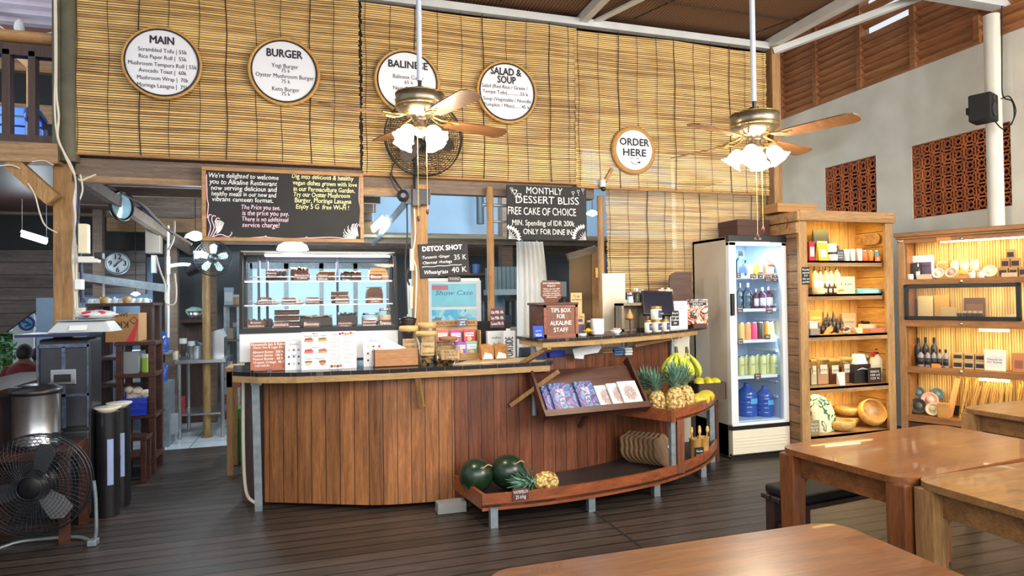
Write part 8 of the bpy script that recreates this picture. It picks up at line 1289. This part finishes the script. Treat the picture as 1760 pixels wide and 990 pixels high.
o, w, h, k = pth('steel_cover', 'shiny angled steel machine cover beside the yellowed pole', 'machine', 362, 385, 550, 598, 8.05, TZ); m = MB(); m.prism([(-w/2, 0), (w/2, 0), (w/2, h*0.7), (w*0.2, h), (-w/2, h*0.9)], 0, 0.3); m.build('cover', m_steel, o, bevel=0.01)
o, w, h, k = pth('green_bin', 'green plastic waste bin behind the counter leg', 'bin', 399, 432, 690, 786, 6.45, 0.0); m = MB(); m.add([(-w*0.4, 0, 0), (w*0.4, 0, 0), (w*0.4, 0.3, 0), (-w*0.4, 0.3, 0), (-w/2, -0.03, h*0.8), (w/2, -0.03, h*0.8), (w/2, 0.33, h*0.8), (-w/2, 0.33, h*0.8)], [(3,2,1,0), (4,5,6,7), (0,1,5,4), (1,2,6,5), (2,3,7,6), (3,0,4,7)]); m.build('bin', m_green, o, bevel=0.012); m = MB(); m.prism([(-w*0.52, h*0.8), (w*0.52, h*0.8), (w*0.45, h*0.86), (w*0.1, h), (-w*0.3, h*0.94)], -0.04, 0.34); m.build('lid', m_green, o, bevel=0.01)
o, w, H = frame_rack('side_table', 'pale wooden side table with a drawer left of the counter', 'table', 389, 424, 632, 6.0, 0.42, [], m_beam, 0.05); m = MB(); m.box(-w, w, 0.0, 0.03, H-0.17, H-0.03); m.build('drawer', m_redwood, o, bevel=0.004)
m = MB(); m.tube(smooth_line([(-0.47, 5.06, 0.95), (-0.475, 5.06, 0.5), (-0.46, 5.06, 0.12), (-0.40, 5.07, 0.02)], 5), 0.012, 8); m.build('white_pipe', m_cable_w, None, label='white hose running down the left end of the counter', cat='pipe')
# wall fan, lamps, mirror, clock
c = AY(366, 444, 7.2); o = thing('bracket_fan', 'bracket fan with pale green blades in the kitchen', 'fan', c, R(14)); r = 30*MPP(c.x, 7.2, c.z); cage(o, r, 0.13, m_black, 30, 7, 0.0016); fan_blades(o, r*0.86, plain('pale_green_blade', srgb(190, 226, 216), 0.4), 5, 0.055, 0, 0.3); m = MB(); m.tube([(0, 0.06, 0), (-0.1, 0.14, -0.06), (-0.22, 0.2, -0.14)], [0.06, 0.075, 0.055], 12); m.build('motor', m_black, o); m = MB(); m.tube(smooth_line([(-0.1, 0.14, -0.08), (-0.26, 0.16, -0.06), (-0.4, 0.18, -0.08)], 4), 0.02, 8); m.box(-0.41, -0.38, 0.16, 0.19, -0.16, 0.02); m.box(-0.17, -0.11, 0.1, 0.13, 0.0, 0.08); m.build('white_bracket', m_white, o)
m_coolshade = emis('lit_cool_shade', (0.86, 0.95, 1.0), 3.0)
def ceiling_lamp(lab, px, py, yy, r, power, name='pendant_lamp'):
    c = AY(px, py, yy); o = thing(name, lab, 'lamp', c); m = MB(); m.lathe([(r*1.15, -r*0.25), (r, r*0.1), (r*0.45, r*0.4), (0.02, r*0.5)], 24, cap=False, rfun=lambda a, k: 1+0.03*math.sin(18*a)); m.build('lamp_shade', m_coolshade, o, solid=0.004); m = MB(); m.ball((0, 0, -r*0.1), r*0.75, r*0.75, r*0.5, 16, 10); m.build('bulb', emis('cool_bulb', (0.86, 0.95, 1.0), 16), o); m = MB(); m.tube([(0, 0, r*0.5), (0, 0, 4.0-c.z)], 0.004, 6); m.build('cord', m_cable_b, o); point('kitchen_lamp_light', (c.x, c.y, c.z-r*1.3), power, (0.75, 0.9, 1.0), 0.08)
ceiling_lamp('bright white pendant lamp in the kitchen above the bracket fan', 336, 405, 7.0, 0.085, 26); ceiling_lamp('bright white pendant lamp above the cake case', 503, 424, 6.6, 0.13, 60); ceiling_lamp('small bright lamp behind the dark rack', 233, 505, 8.0, 0.04, 12); ceiling_lamp('small bright lamp seen behind the dessert chalkboard edge', 1018, 366, 7.6, 0.07, 50)
def tube_lamp(lab, p0, p1, yy, power=0, y1=None):
    a = AY(*p0, yy); b = AY(*p1, y1 or yy); o = thing('tube_lamp', lab, 'lamp', (0, 0, 0), group='fluorescent tube lamps'); m = MB(); m.bar(a+Vector((0, 0, 0.03)), b+Vector((0, 0, 0.03)), 0.07, 0.03); [m.tube([q, Vector((q.x, q.y, 2.5 if q.x < -1.8 else 4.0))], 0.0018, 4) for q in (a+Vector((0, 0, 0.03)), b+Vector((0, 0, 0.03)))]; m.build('housing', m_white, o); m = MB(); m.tube([a, b], 0.024, 10); m.build('tube', m_tube, o)
    if power: q = (a+b)/2; point('tube_light', (q.x, q.y-0.05, q.z-0.12), power, (0.8, 0.92, 1.0), 0.1)
tube_lamp('slanting fluorescent tube under the loft', (38, 403), (80, 416), 7.2, 16); tube_lamp('fluorescent tube on the stair stringer beyond the cake case', (642, 396), (663, 376), 7.2, 16, 6.9); tube_lamp('fluorescent tube behind the fan post', (690, 300), (712, 305), 7.8, 0) if False else None
c = AY(209, 354, 6.4); o = thing('round_mirror', 'small round mirror dish hanging in the kitchen entry', 'mirror', c, R(62)); r = 0.125; m = MB(); m.ring(r, 0.014, 32, 8); m.build('rim', m_black, o); m = MB(); m.at((0, 0, 0), rx=PI/2).lathe([(r, 0), (r*0.8, 0.004), (0, 0.012)], 28); m.build('glass', plain('pale_blue_mirror', srgb(176, 214, 230), 0.1, 0.3), o)
c = AY(203, 453, 8.2); o = thing('wall_clock', 'round pale wall clock on the plank wall', 'clock', c); r = 18*MPP(c.x, 8.2, c.z); m = MB(); m.at((0, 0, 0), rx=PI/2).cyl(r, -0.02, 0.02, 32); m.build('face', plain('clock_face', srgb(206, 216, 226), 0.4), o); m = MB(); m.ring(r, 0.012, 32, 6, c=(0, -0.02, 0)); m.build('rim', m_galv, o); letters(o, [('12', 0, r*0.62, r*0.5), ('9', -r*0.62, 0, r*0.5), ('6', 0, -r*0.62, r*0.5), ('3', r*0.62, 0, r*0.5)], m_ink, 'numerals', -0.0215, bold=0.03); m = MB(); m.bar((0, -0.025, 0), (-r*0.3, -0.025, -r*0.35), 0.012, 0.004, (0, 1, 0)); m.bar((0, -0.025, 0), (r*0.5, -0.025, r*0.4), 0.009, 0.004, (0, 1, 0)); m.build('hands', m_ink, o)
A = AY(252, 393, 7.4); B = AY(278, 436, 7.4); o = thing('fuse_box', 'grey brown fuse box on the kitchen post', 'box', ((A.x+B.x)/2, 7.4, B.z)); w = (B.x-A.x)/2; h = A.z-B.z; m = MB(); m.box(-w, w, -0.07, 0.07, 0, h); m.build('casing', plain('taupe_box', srgb(150, 138, 126), 0.6), o, bevel=0.006); m = MB(); m.box(-w*0.3, w*0.3, -0.04, 0.02, -0.2, -0.02); m.build('socket', m_white, o)
cables('bundle of kitchen cables along the slanting rafter', [([(150, 300), (180, 318), (215, 335), (245, 352), (265, 372), (290, 395), (330, 420)], 0.012, m_cable_w), ([(155, 296), (190, 325), (225, 338), (250, 362), (280, 388), (300, 405)], 0.009, m_cable_u), ([(300, 380), (298, 410), (289, 430)], 0.01, m_cable_w), ([(268, 440), (275, 465), (284, 490), (285, 520), (300, 522), (303, 500), (300, 470)], 0.008, m_cable_w)], None, 6.4)
m = MB(); P = [AY(px, py, 7.4) for px, py in ((289, 388), (289, 580))]; m.tube(P, 0.014, 8); m.build('conduit', m_whitesteel, None, label='pale vertical conduit beside the kitchen post', cat='pipe')
for i, (px0, px1, pt) in enumerate(((246, 270, 545), (262, 290, 560), (250, 276, 604), (262, 288, 612))): kit('bottle', 'water_jug', 'blue water jug stacked behind the dark rack, %s' % ['upper one nearest the rack', 'upper one by the conduit', 'lower one nearest the rack', 'lower one by the conduit'][i], 'jug', px0, px1, pt, pt+46, 7.55, ZY(px0, pt+46, 7.55), m_bluebottle, (60, 100, 190), 'blue jugs behind the rack')
m = MB(); m.box(X(243, 7.5, 1), X(292, 7.5, 1), 7.45, 7.75, 0, ZY(260, 658, 7.5)); m.box(X(243, 7.5, 1), X(292, 7.5, 1), 7.45, 7.75, ZY(260, 606, 7.5)-0.02, ZY(260, 606, 7.5)); m.build('jug_bench', m_galv, None, label='metal bench stacked with blue water jugs', cat='bench')
kit('plainbox', 'clear_crate', 'translucent crate on the floor under the steel table', 'crate', 277, 306, 718, 752, 7.6, 0.1, (150, 156, 160)); kit('plainbox', 'red_crate', 'red and green crate of goods under the steel table', 'crate', 306, 318, 724, 752, 7.9, 0.27, (150, 50, 50)); kit('plainbox', 'brown_crate', 'dark red crate beyond the yellowed pole', 'crate', 385, 399, 664, 706, 8.9, 0.0, (110, 50, 54))
# showcase fridge behind
yf = 6.9; o, w, h, k = pth('showcase_fridge', 'white display fridge with a blue lit header, behind the fan post', 'fridge', 714, 830, 477, 640, yf, 0.0); h = ZY(770, 478, yf); m = MB(); m.box(-w/2, w/2, 0.05, 0.55, 0, h); m.build('body', m_cream, o, bevel=0.01); m = MB(); m.box(-w*0.32, w*0.5, -0.0, 0.05, 0.2, h*0.985); m.build('door', m_white, o, bevel=0.006); m = MB(); m.box(-w*0.24, w*0.42, -0.006, 0.0, 0.3, h*0.8); m.build('glow_painted_glass', spots('painted_aqua_glow', srgb(110, 196, 230), [srgb(96, 190, 230), srgb(130, 206, 232), srgb(180, 226, 236), srgb(110, 150, 170), srgb(90, 180, 226)], 3.5, 0.15), o); m = MB(); m.box(-w*0.24, w*0.42, -0.008, -0.0, h*0.82, h*0.965); m.build('header', plain('aqua_header', srgb(120, 206, 226), 0.3), o); letters(o, [('Show Case', 0.06, h*0.905, 0.055, 'C', 0.42)], col(60, 110, 170), 'header_lettering', -0.0095, shear=0.3); m = MB(); m.box(-w*0.24, w*0.0, -0.0095, -0.008, h*0.925, h*0.955); m.build('red_sticker', col(206, 120, 130), o)  # no lamp inside; the lit look of the glass is painted in aqua blotches
q = tagsign('KWANG', 770, 792, 475, 484, yf-0.03, plain('dusty_sign', srgb(130, 110, 104), 0.7), 'small dusty name sign on top of the showcase fridge', None)
# curtain, hessian panel, hood, pipe
A = AY(888, 415, 6.3); B = AY(938, 590, 6.3); n = 60; m = MB(); vs = []; fs = []; nz = 10
for j in range(nz+1):
    t = j/nz; z = A.z+(B.z-0.3-A.z)*t; wd = 1.0+0.18*math.sin(t*3.0)-0.05
    for i in range(n+1): u = i/n; vs.append((A.x+(B.x-A.x)*u*wd, 6.3+0.035*math.sin(u*38+t*1.5)*(0.5+0.5*t), z))
for j in range(nz):
    for i in range(n): fs.append((j*(n+1)+i, j*(n+1)+i+1, (j+1)*(n+1)+i+1, (j+1)*(n+1)+i))
[m.tube([(A.x+q, 6.3, A.z-0.01), (A.x+q, 6.3, 4.0)], 0.004, 5) for q in (0.06, 0.22)]; m.add(vs, fs, True); m.build('white_curtain', m_fabricw, None, label='white gathered curtain hanging under the dessert chalkboard', cat='curtain', solid=0.003)
yy = 5.9; o = thing('hessian_screen', 'hessian covered wooden screen door with a yellow hinge', 'screen', (0, yy, 0)); P = [AY(px, py, yy) for px, py in ((979, 442), (1019, 428), (1022, 580), (982, 580))]; m = MB(); m.prism([(p.x, p.z) for p in P], 0, 0.02); m.build('panel', m_hessian, o); m = MB(); m.bar(P[0]-Vector((0.02, yy, 0)), P[1]+Vector((0.03, -yy, 0.0)), 0.05, 0.07); m.build('top_rail', m_greybeam, o); m = MB(); m.box(P[1].x-0.02, P[1].x+0.05, -0.01, 0.03, 0.0, P[1].z+0.02); m.build('post', m_beam, o); a = AY(1026, 469, yy); m = MB(); m.box(a.x-0.03, a.x+0.03, -0.03, -0.012, a.z-0.05, a.z+0.05); m.build('hinge', m_brass, o)
a = AY(863, 478, 7.6); b = AY(892, 497, 7.6); o = thing('range_hood', 'blue grey ribbed hood over the kitchen stove, beside the curtain', 'hood', ((a.x+b.x)/2, 7.6, b.z)); w = (b.x-a.x)*1.0; m = MB()
for i in range(8): m.box(-w+i*w/4, -w+i*w/4+w/4-0.006, 0, 0.4, 0, 0.28)
m.build('ribs', plain('hood_blue', srgb(120, 150, 166), 0.5), o); m = MB(); m.box(-w*1.1, w*1.1, -0.05, 0.4, -0.07, 0.0); q = MB(); q.box(-w*0.3, w*0.3, 0.1, 0.3, 0.28, 4.0-b.z); q.build('duct', m_greybeam, o); m.build('rim', plain('pale_hood_rim', srgb(170, 196, 206), 0.4), o)
o, w, h, k = pth('gas_cylinder', 'pale blue gas cylinder beyond the bamboo pole', 'cylinder', 850, 868, 492, 560, 8.2, ZY(860, 560, 8.2)); m = MB(); m.lathe([(w*0.45, 0), (w*0.5, 0.05), (w*0.5, h*0.6), (w*0.35, h*0.75), (w*0.12, h*0.8), (w*0.12, h*0.9)], 20); m.build('tank', plain('pale_blue_tank', srgb(130, 160, 186), 0.4), o)
m = MB(); a = AY(855, 562, 8.2); m.box(a.x-0.4, a.x+1.2, 8.0, 8.7, 0, ZY(860, 561, 8.2)); m.build('stove_bench', m_steel, None, label='steel kitchen bench beyond the till monitor', cat='bench')
m = MB(); a = AY(823, 395, 9.7); m.at((a.x, 9.6, 0)).cyl(0.06, ZY(823, 385, 9.6), 4.0, 14); m.build('drain_pipe', plain('dark_pipe', srgb(70, 84, 96), 0.4), None, label='dark vertical pipe on the blue upper wall', cat='pipe')
a = AY(830, 352, WY+0.02); b = AY(873, 354, WY+0.02); m = MB(); m.tube([a, b], 0.014, 8); m.tube([AY(836, 381, WY+0.02), AY(872, 381, WY+0.02)], 0.01, 8); m.build('cross_rods', m_galv, None, label='two thin metal rods tied to the bamboo pole', cat='rod')
o, w, h, k = pth('blue_jar', 'blue tinted jar on a high kitchen shelf beside the detox chalkboard', 'jar', 812, 826, 454, 470, 8.2, ZY(818, 470, 8.2)); m = MB(); m.cyl(w/2, 0, h, 16); m.build('jar', col(80, 120, 190), o); m = MB(); m.box(-0.4, 0.3, -0.1, 1.6, -0.03, -0.001); m.build('shelf', m_greybeam, o)
# cables on the middle post
cables('cables and white conduit down the fan post', [([(711, 345), (714, 400), (710, 440), (716, 470), (713, 560)], 0.007, m_cable_w), ([(699, 340), (700, 400), (697, 450), (700, 540)], 0.007, m_cable_b), ([(703, 460), (699, 475), (704, 490)], 0.009, m_cable_b), ([(708, 428), (708, 465)], 0.02, m_cable_w), ([(707, 492), (706, 530)], 0.018, m_cable_w)], None, WY-0.06)
# loft bench and beyond
c = AY(36, 235, 6.6); o = thing('loft_bench', 'blue slatted plastic bench with curled arms up in the loft', 'bench', (AY(30, 235, 6.4).x, 6.4, 2.635), R(6)); m_bluech = plain('blue_bench_plastic', srgb(50, 110, 220), 0.4); m = MB()
for i in range(4): m.box(-0.7, 0.10, 0.30, 0.33, 0.28+i*0.085, 0.35+i*0.085)
m.build('backrest', m_bluech, o, bevel=0.004); m = MB()
for i in range(4): m.box(-0.7, 0.10, -0.15+i*0.11, -0.06+i*0.11, 0.24, 0.27)
m.build('seat', m_bluech, o, bevel=0.004); m = MB(); m.tube(smooth_line([(0.12, 0.3, 0.5), (0.12, 0.05, 0.52), (0.12, -0.15, 0.48), (0.12, -0.2, 0.42), (0.12, -0.12, 0.38), (0.12, -0.1, 0.44)], 5), 0.03, 8); m.tube([(0.12, -0.16, 0.42), (0.12, -0.17, 0.0)], 0.028, 8); m.tube([(0.12, 0.3, 0.42), (0.12, 0.32, 0)], 0.028, 8); m.build('arm', plain('dark_blue_arm', srgb(40, 64, 120), 0.4), o)
m = MB(); a = AY(52, 180, 7.6); m.bar((a.x, 7.6, 2.63), (a.x, 7.6, 4.2), 0.05, 0.05); m.bar((a.x, 7.6, 3.9), (a.x-0.5, 7.6, 4.4), 0.07, 0.06); m.build('loft_post', m_fascia, None, label='pale slim timber post up in the loft', cat='post')
for px, py, lab in ((33, 45, 'small white socket hanging on the loft battens'),): c = AY(px, py, WY+0.3); m = MB(); m.lathe([(0.02, -0.06), (0.035, -0.02), (0.03, 0.02), (0.01, 0.05)], 12); m.build('bulb_socket', m_white, None, c, label=lab, cat='socket')
cables('thin wires drooping across the loft', [([(0, 45), (20, 58), (50, 64), (93, 55)], 0.006, m_cable_w), ([(0, 50), (14, 66), (30, 80)], 0.004, m_cable_w)], None, WY+0.3)
# garden, sign and people outside
def person(lab, px, ptop, yy, shirt, sc=1.0, z0=-0.55):
    c = AY(px, ptop, yy); H = (c.z-z0)*1.0; o = thing('person', lab, 'person', (c.x, yy, z0)); k = H/1.75; me = bpy.data.meshes.new('body')
    V = [(0, 0, .95), (0, 0, 1.12), (0, 0, 1.32), (0, 0, 1.46), (0, -.01, 1.53), (0, -.02, 1.63), (.1, 0, .9), (.12, -.02, .5), (.12, 0, .06), (-.1, 0, .9), (-.12, -.02, .5), (-.12, 0, .06), (.19, 0, 1.4), (.27, -.03, 1.14), (.2, -.22, 1.02), (.14, -.3, 1.02), (-.19, 0, 1.4), (-.27, -.03, 1.14), (-.2, -.22, 1.02), (-.14, -.3, 1.02), (.12, -.12, .03), (-.12, -.12, .03)]
    E = [(0, 1), (1, 2), (2, 3), (3, 4), (4, 5), (0, 6), (6, 7), (7, 8), (0, 9), (9, 10), (10, 11), (3, 12), (12, 13), (13, 14), (14, 15), (3, 16), (16, 17), (17, 18), (18, 19), (8, 20), (11, 21)]; RD = [.15, .14, .16, .1, .055, .085, .09, .065, .045, .09, .065, .045, .06, .045, .035, .035, .06, .045, .035, .035, .04, .04]
    me.from_pydata([tuple(q*k for q in v) for v in V], E, []); b = bpy.data.objects.new('body', me); COL.objects.link(b); b.parent = o; me.materials.append(m_skin); sk = b.modifiers.new('s', 'SKIN')
    for i, r_ in enumerate(RD): me.skin_vertices[0].data[i].radius = (r_*k, r_*k*(0.72 if i < 3 else 1)); me.skin_vertices[0].data[i].use_root = i == 0
    b.modifiers.new('u', 'SUBSURF').levels = 1; b.modifiers['u'].render_levels = 2
    m = MB(); m.ball((0, 0.0, 1.645*k), 0.1*k, 0.112*k, 0.125*k, 14, 10); m.build('hair', m_hair, o); m = MB(); m.lathe([(0.2*k, 0.9*k), (0.19*k, 1.1*k), (0.225*k, 1.32*k), (0.2*k, 1.42*k), (0.075*k, 1.49*k)], 20); m.M = Matrix.Diagonal((1, 0.72, 1, 1))
    for s in (-1, 1): m.tube([(s*0.16*k, 0, 1.42*k), (s*0.25*k, -0.02*k, 1.27*k), (s*0.275*k, -0.04*k, 1.16*k)], [0.085*k, 0.08*k, 0.072*k], 10)
    m.build('shirt', shirt, o); return o
person('person in a dark red shirt standing outside beyond the ledge', 42, 593, 9.6, m_redcloth); person('person in dark clothes half hidden behind the grey panel', 66, 598, 10.4, m_blackmat)
def shrub(name, lab, px, py, yy, sz, n, mm):
    c = AY(px, py, yy); o = thing(name, lab, 'plant', (c.x, yy, -0.55)); m = MB(); rnd = random.Random(px*7+py); hc = c.z+0.55
    for i in range(n):
        g = lambda: max(-1.4, min(1.4, rnd.gauss(0, 1))); p = Vector((g()*sz*0.5, g()*sz*0.35, hc+g()*sz*0.5)); a = rnd.uniform(0, 6.28); t = rnd.uniform(-0.8, 0.8); L_ = rnd.uniform(0.08, 0.2)*min(1.5, sz); d = Vector((math.cos(a)*math.cos(t), math.sin(a)*math.cos(t), math.sin(t))); s = Vector((-math.sin(a), math.cos(a), 0.3))*L_*0.3
        m.add([p-d*L_, p+s, p+d*L_, p-s], [(0, 1, 2, 3)])
    m.build('leaves', mm, o); m = MB(); m.tube([(0, 0, 0), (0.05, 0, hc*0.5), (0, 0, hc)], 0.03, 6); m.build('stem', m_darkwood, o)
shrub('garden_shrub', 'bright green leafy shrub outside beyond the ledge, at the picture edge', 4, 560, 13.0, 0.9, 900, m_leaf); shrub('agave_plant', 'broad leaved plant low outside beyond the ledge', -20, 618, 10.6, 0.45, 260, plain('blue_green_leaf', srgb(80, 150, 110), 0.5, 0, 0.4, 8)); shrub('garden_tree', 'large green tree far outside behind the white board', -40, 500, 16, 2.2, 1500, m_leaf)
A = AY(22, 540, 11.6); B = AY(58, 640, 11.6); o = thing('outdoor_sign', 'white outdoor board with a blue globe emblem', 'sign', ((A.x+B.x)/2, 11.6, -0.55)); w = (B.x-A.x)/2; m = MB(); m.box(-w, w, 0, 0.05, 0, A.z+0.55); m.build('board', m_white, o); c = AY(44, 556, 11.55); k = MPP(c.x, 11.55); r = 12*k; lx, lz = c.x-o.location.x, c.z+0.55; m = MB(); m.ring(r*0.9, r*0.16, 32, 6, c=(lx, -0.01, lz)); m.build('blue_ring', col(40, 60, 150), o); m = MB(); m.at((lx, -0.002, lz), rx=PI/2).cyl(r*0.78, 0, 0.006, 28); m.build('globe', col(120, 190, 226), o); m = MB()
for dx, dz, q in ((-0.3, 0.25, 0.3), (0.1, 0.1, 0.22), (0.3, -0.2, 0.28), (-0.1, -0.4, 0.2)): m.ball((lx+dx*r, -0.01, lz+dz*r), q*r, 0.003, q*r*0.8, 10, 6)
m.build('continents', col(40, 90, 170), o)
m = MB(); A = AY(20, 538, 13); B = AY(64, 505, 13); m.add([(A.x-2, 12.2, A.z-0.3), (B.x+2, 12.2, A.z-0.3), (B.x+2, 14, B.z+0.5), (A.x-2, 14, B.z+0.5)], [(0, 1, 2, 3)]); m.build('tiled_roof', grid_mat('pale_roof_tiles', srgb(214, 218, 224), srgb(130, 130, 140), (0.22, 0.3), 0.08, 0.7), None, label='pale tiled roof of the next building outside', cat='roof', solid=0.05)
# ------------------------------------------------------------------ kitchen clutter behind the counters
def shelf_unit(label, px0, px1, yy, zs_, dep=0.35):
    xa, xb = X(px0, yy, 1.4), X(px1, yy, 1.4); o = thing('kitchen_shelf', label, 'shelf', ((xa+xb)/2, yy, 0)); w = (xb-xa)/2; H = zs_[-1]
    for sx in (-1, 1):
        for q in (0.02, dep-0.02): m = MB(); m.cbox((sx*(w-0.02), q, H/2), (0.035, 0.035, H)); m.build('upright', m_galv, o)
    for z in zs_: m = MB(); m.box(-w, w, 0, dep, z-0.025, z); m.build('shelf_board', m_greybeam, o)
    return (xa+xb)/2, w
rnd = random.Random(21)
for lab, px0, px1, yy, zs_, grp in (('grey kitchen shelf unit with tubs, seen beyond the cake case and the pole', 384, 412, 9.1, [0.5, 1.0, 1.45], 'tubs on the shelf by the cake case'), ('grey kitchen shelf unit with tubs, seen between the bamboo pole and the curtain', 838, 890, 9.15, [0.6, 1.05, 1.48], 'tubs on the shelf by the curtain'), ('grey kitchen shelf unit with tubs, seen right of the curtain', 940, 985, 9.1, [0.6, 1.1, 1.5], 'tubs on the shelf right of the curtain')):
    cx_, w = shelf_unit(lab, px0, px1, yy, zs_)
    for j, z in enumerate(zs_):
        n = max(2, int(w*2/0.16))
        for i in range(n): c, cn = rnd.choice([((150, 176, 196), 'pale blue'), ((210, 216, 220), 'white'), ((96, 110, 130), 'slate'), ((176, 150, 120), 'tan'), ((120, 150, 176), 'blue')]); kd = rnd.choice(['jar', 'box', 'plainbox']); h = 0.12+0.12*rnd.random(); prod(kd, 'kitchen_tub', '%s %s on the %s board of the shelf %s, %s' % (cn, {'jar': 'tub', 'box': 'labelled box', 'plainbox': 'box'}[kd], ['lowest', 'middle', 'top'][j], grp[18:], ['first', 'second', 'third', 'fourth', 'fifth', 'sixth'][i]), 'tub', (cx_-w+(i+0.5)*2*w/n, yy+0.17, z+0.001), 0.115, h, 0, c, (200, 204, 206), None, grp)
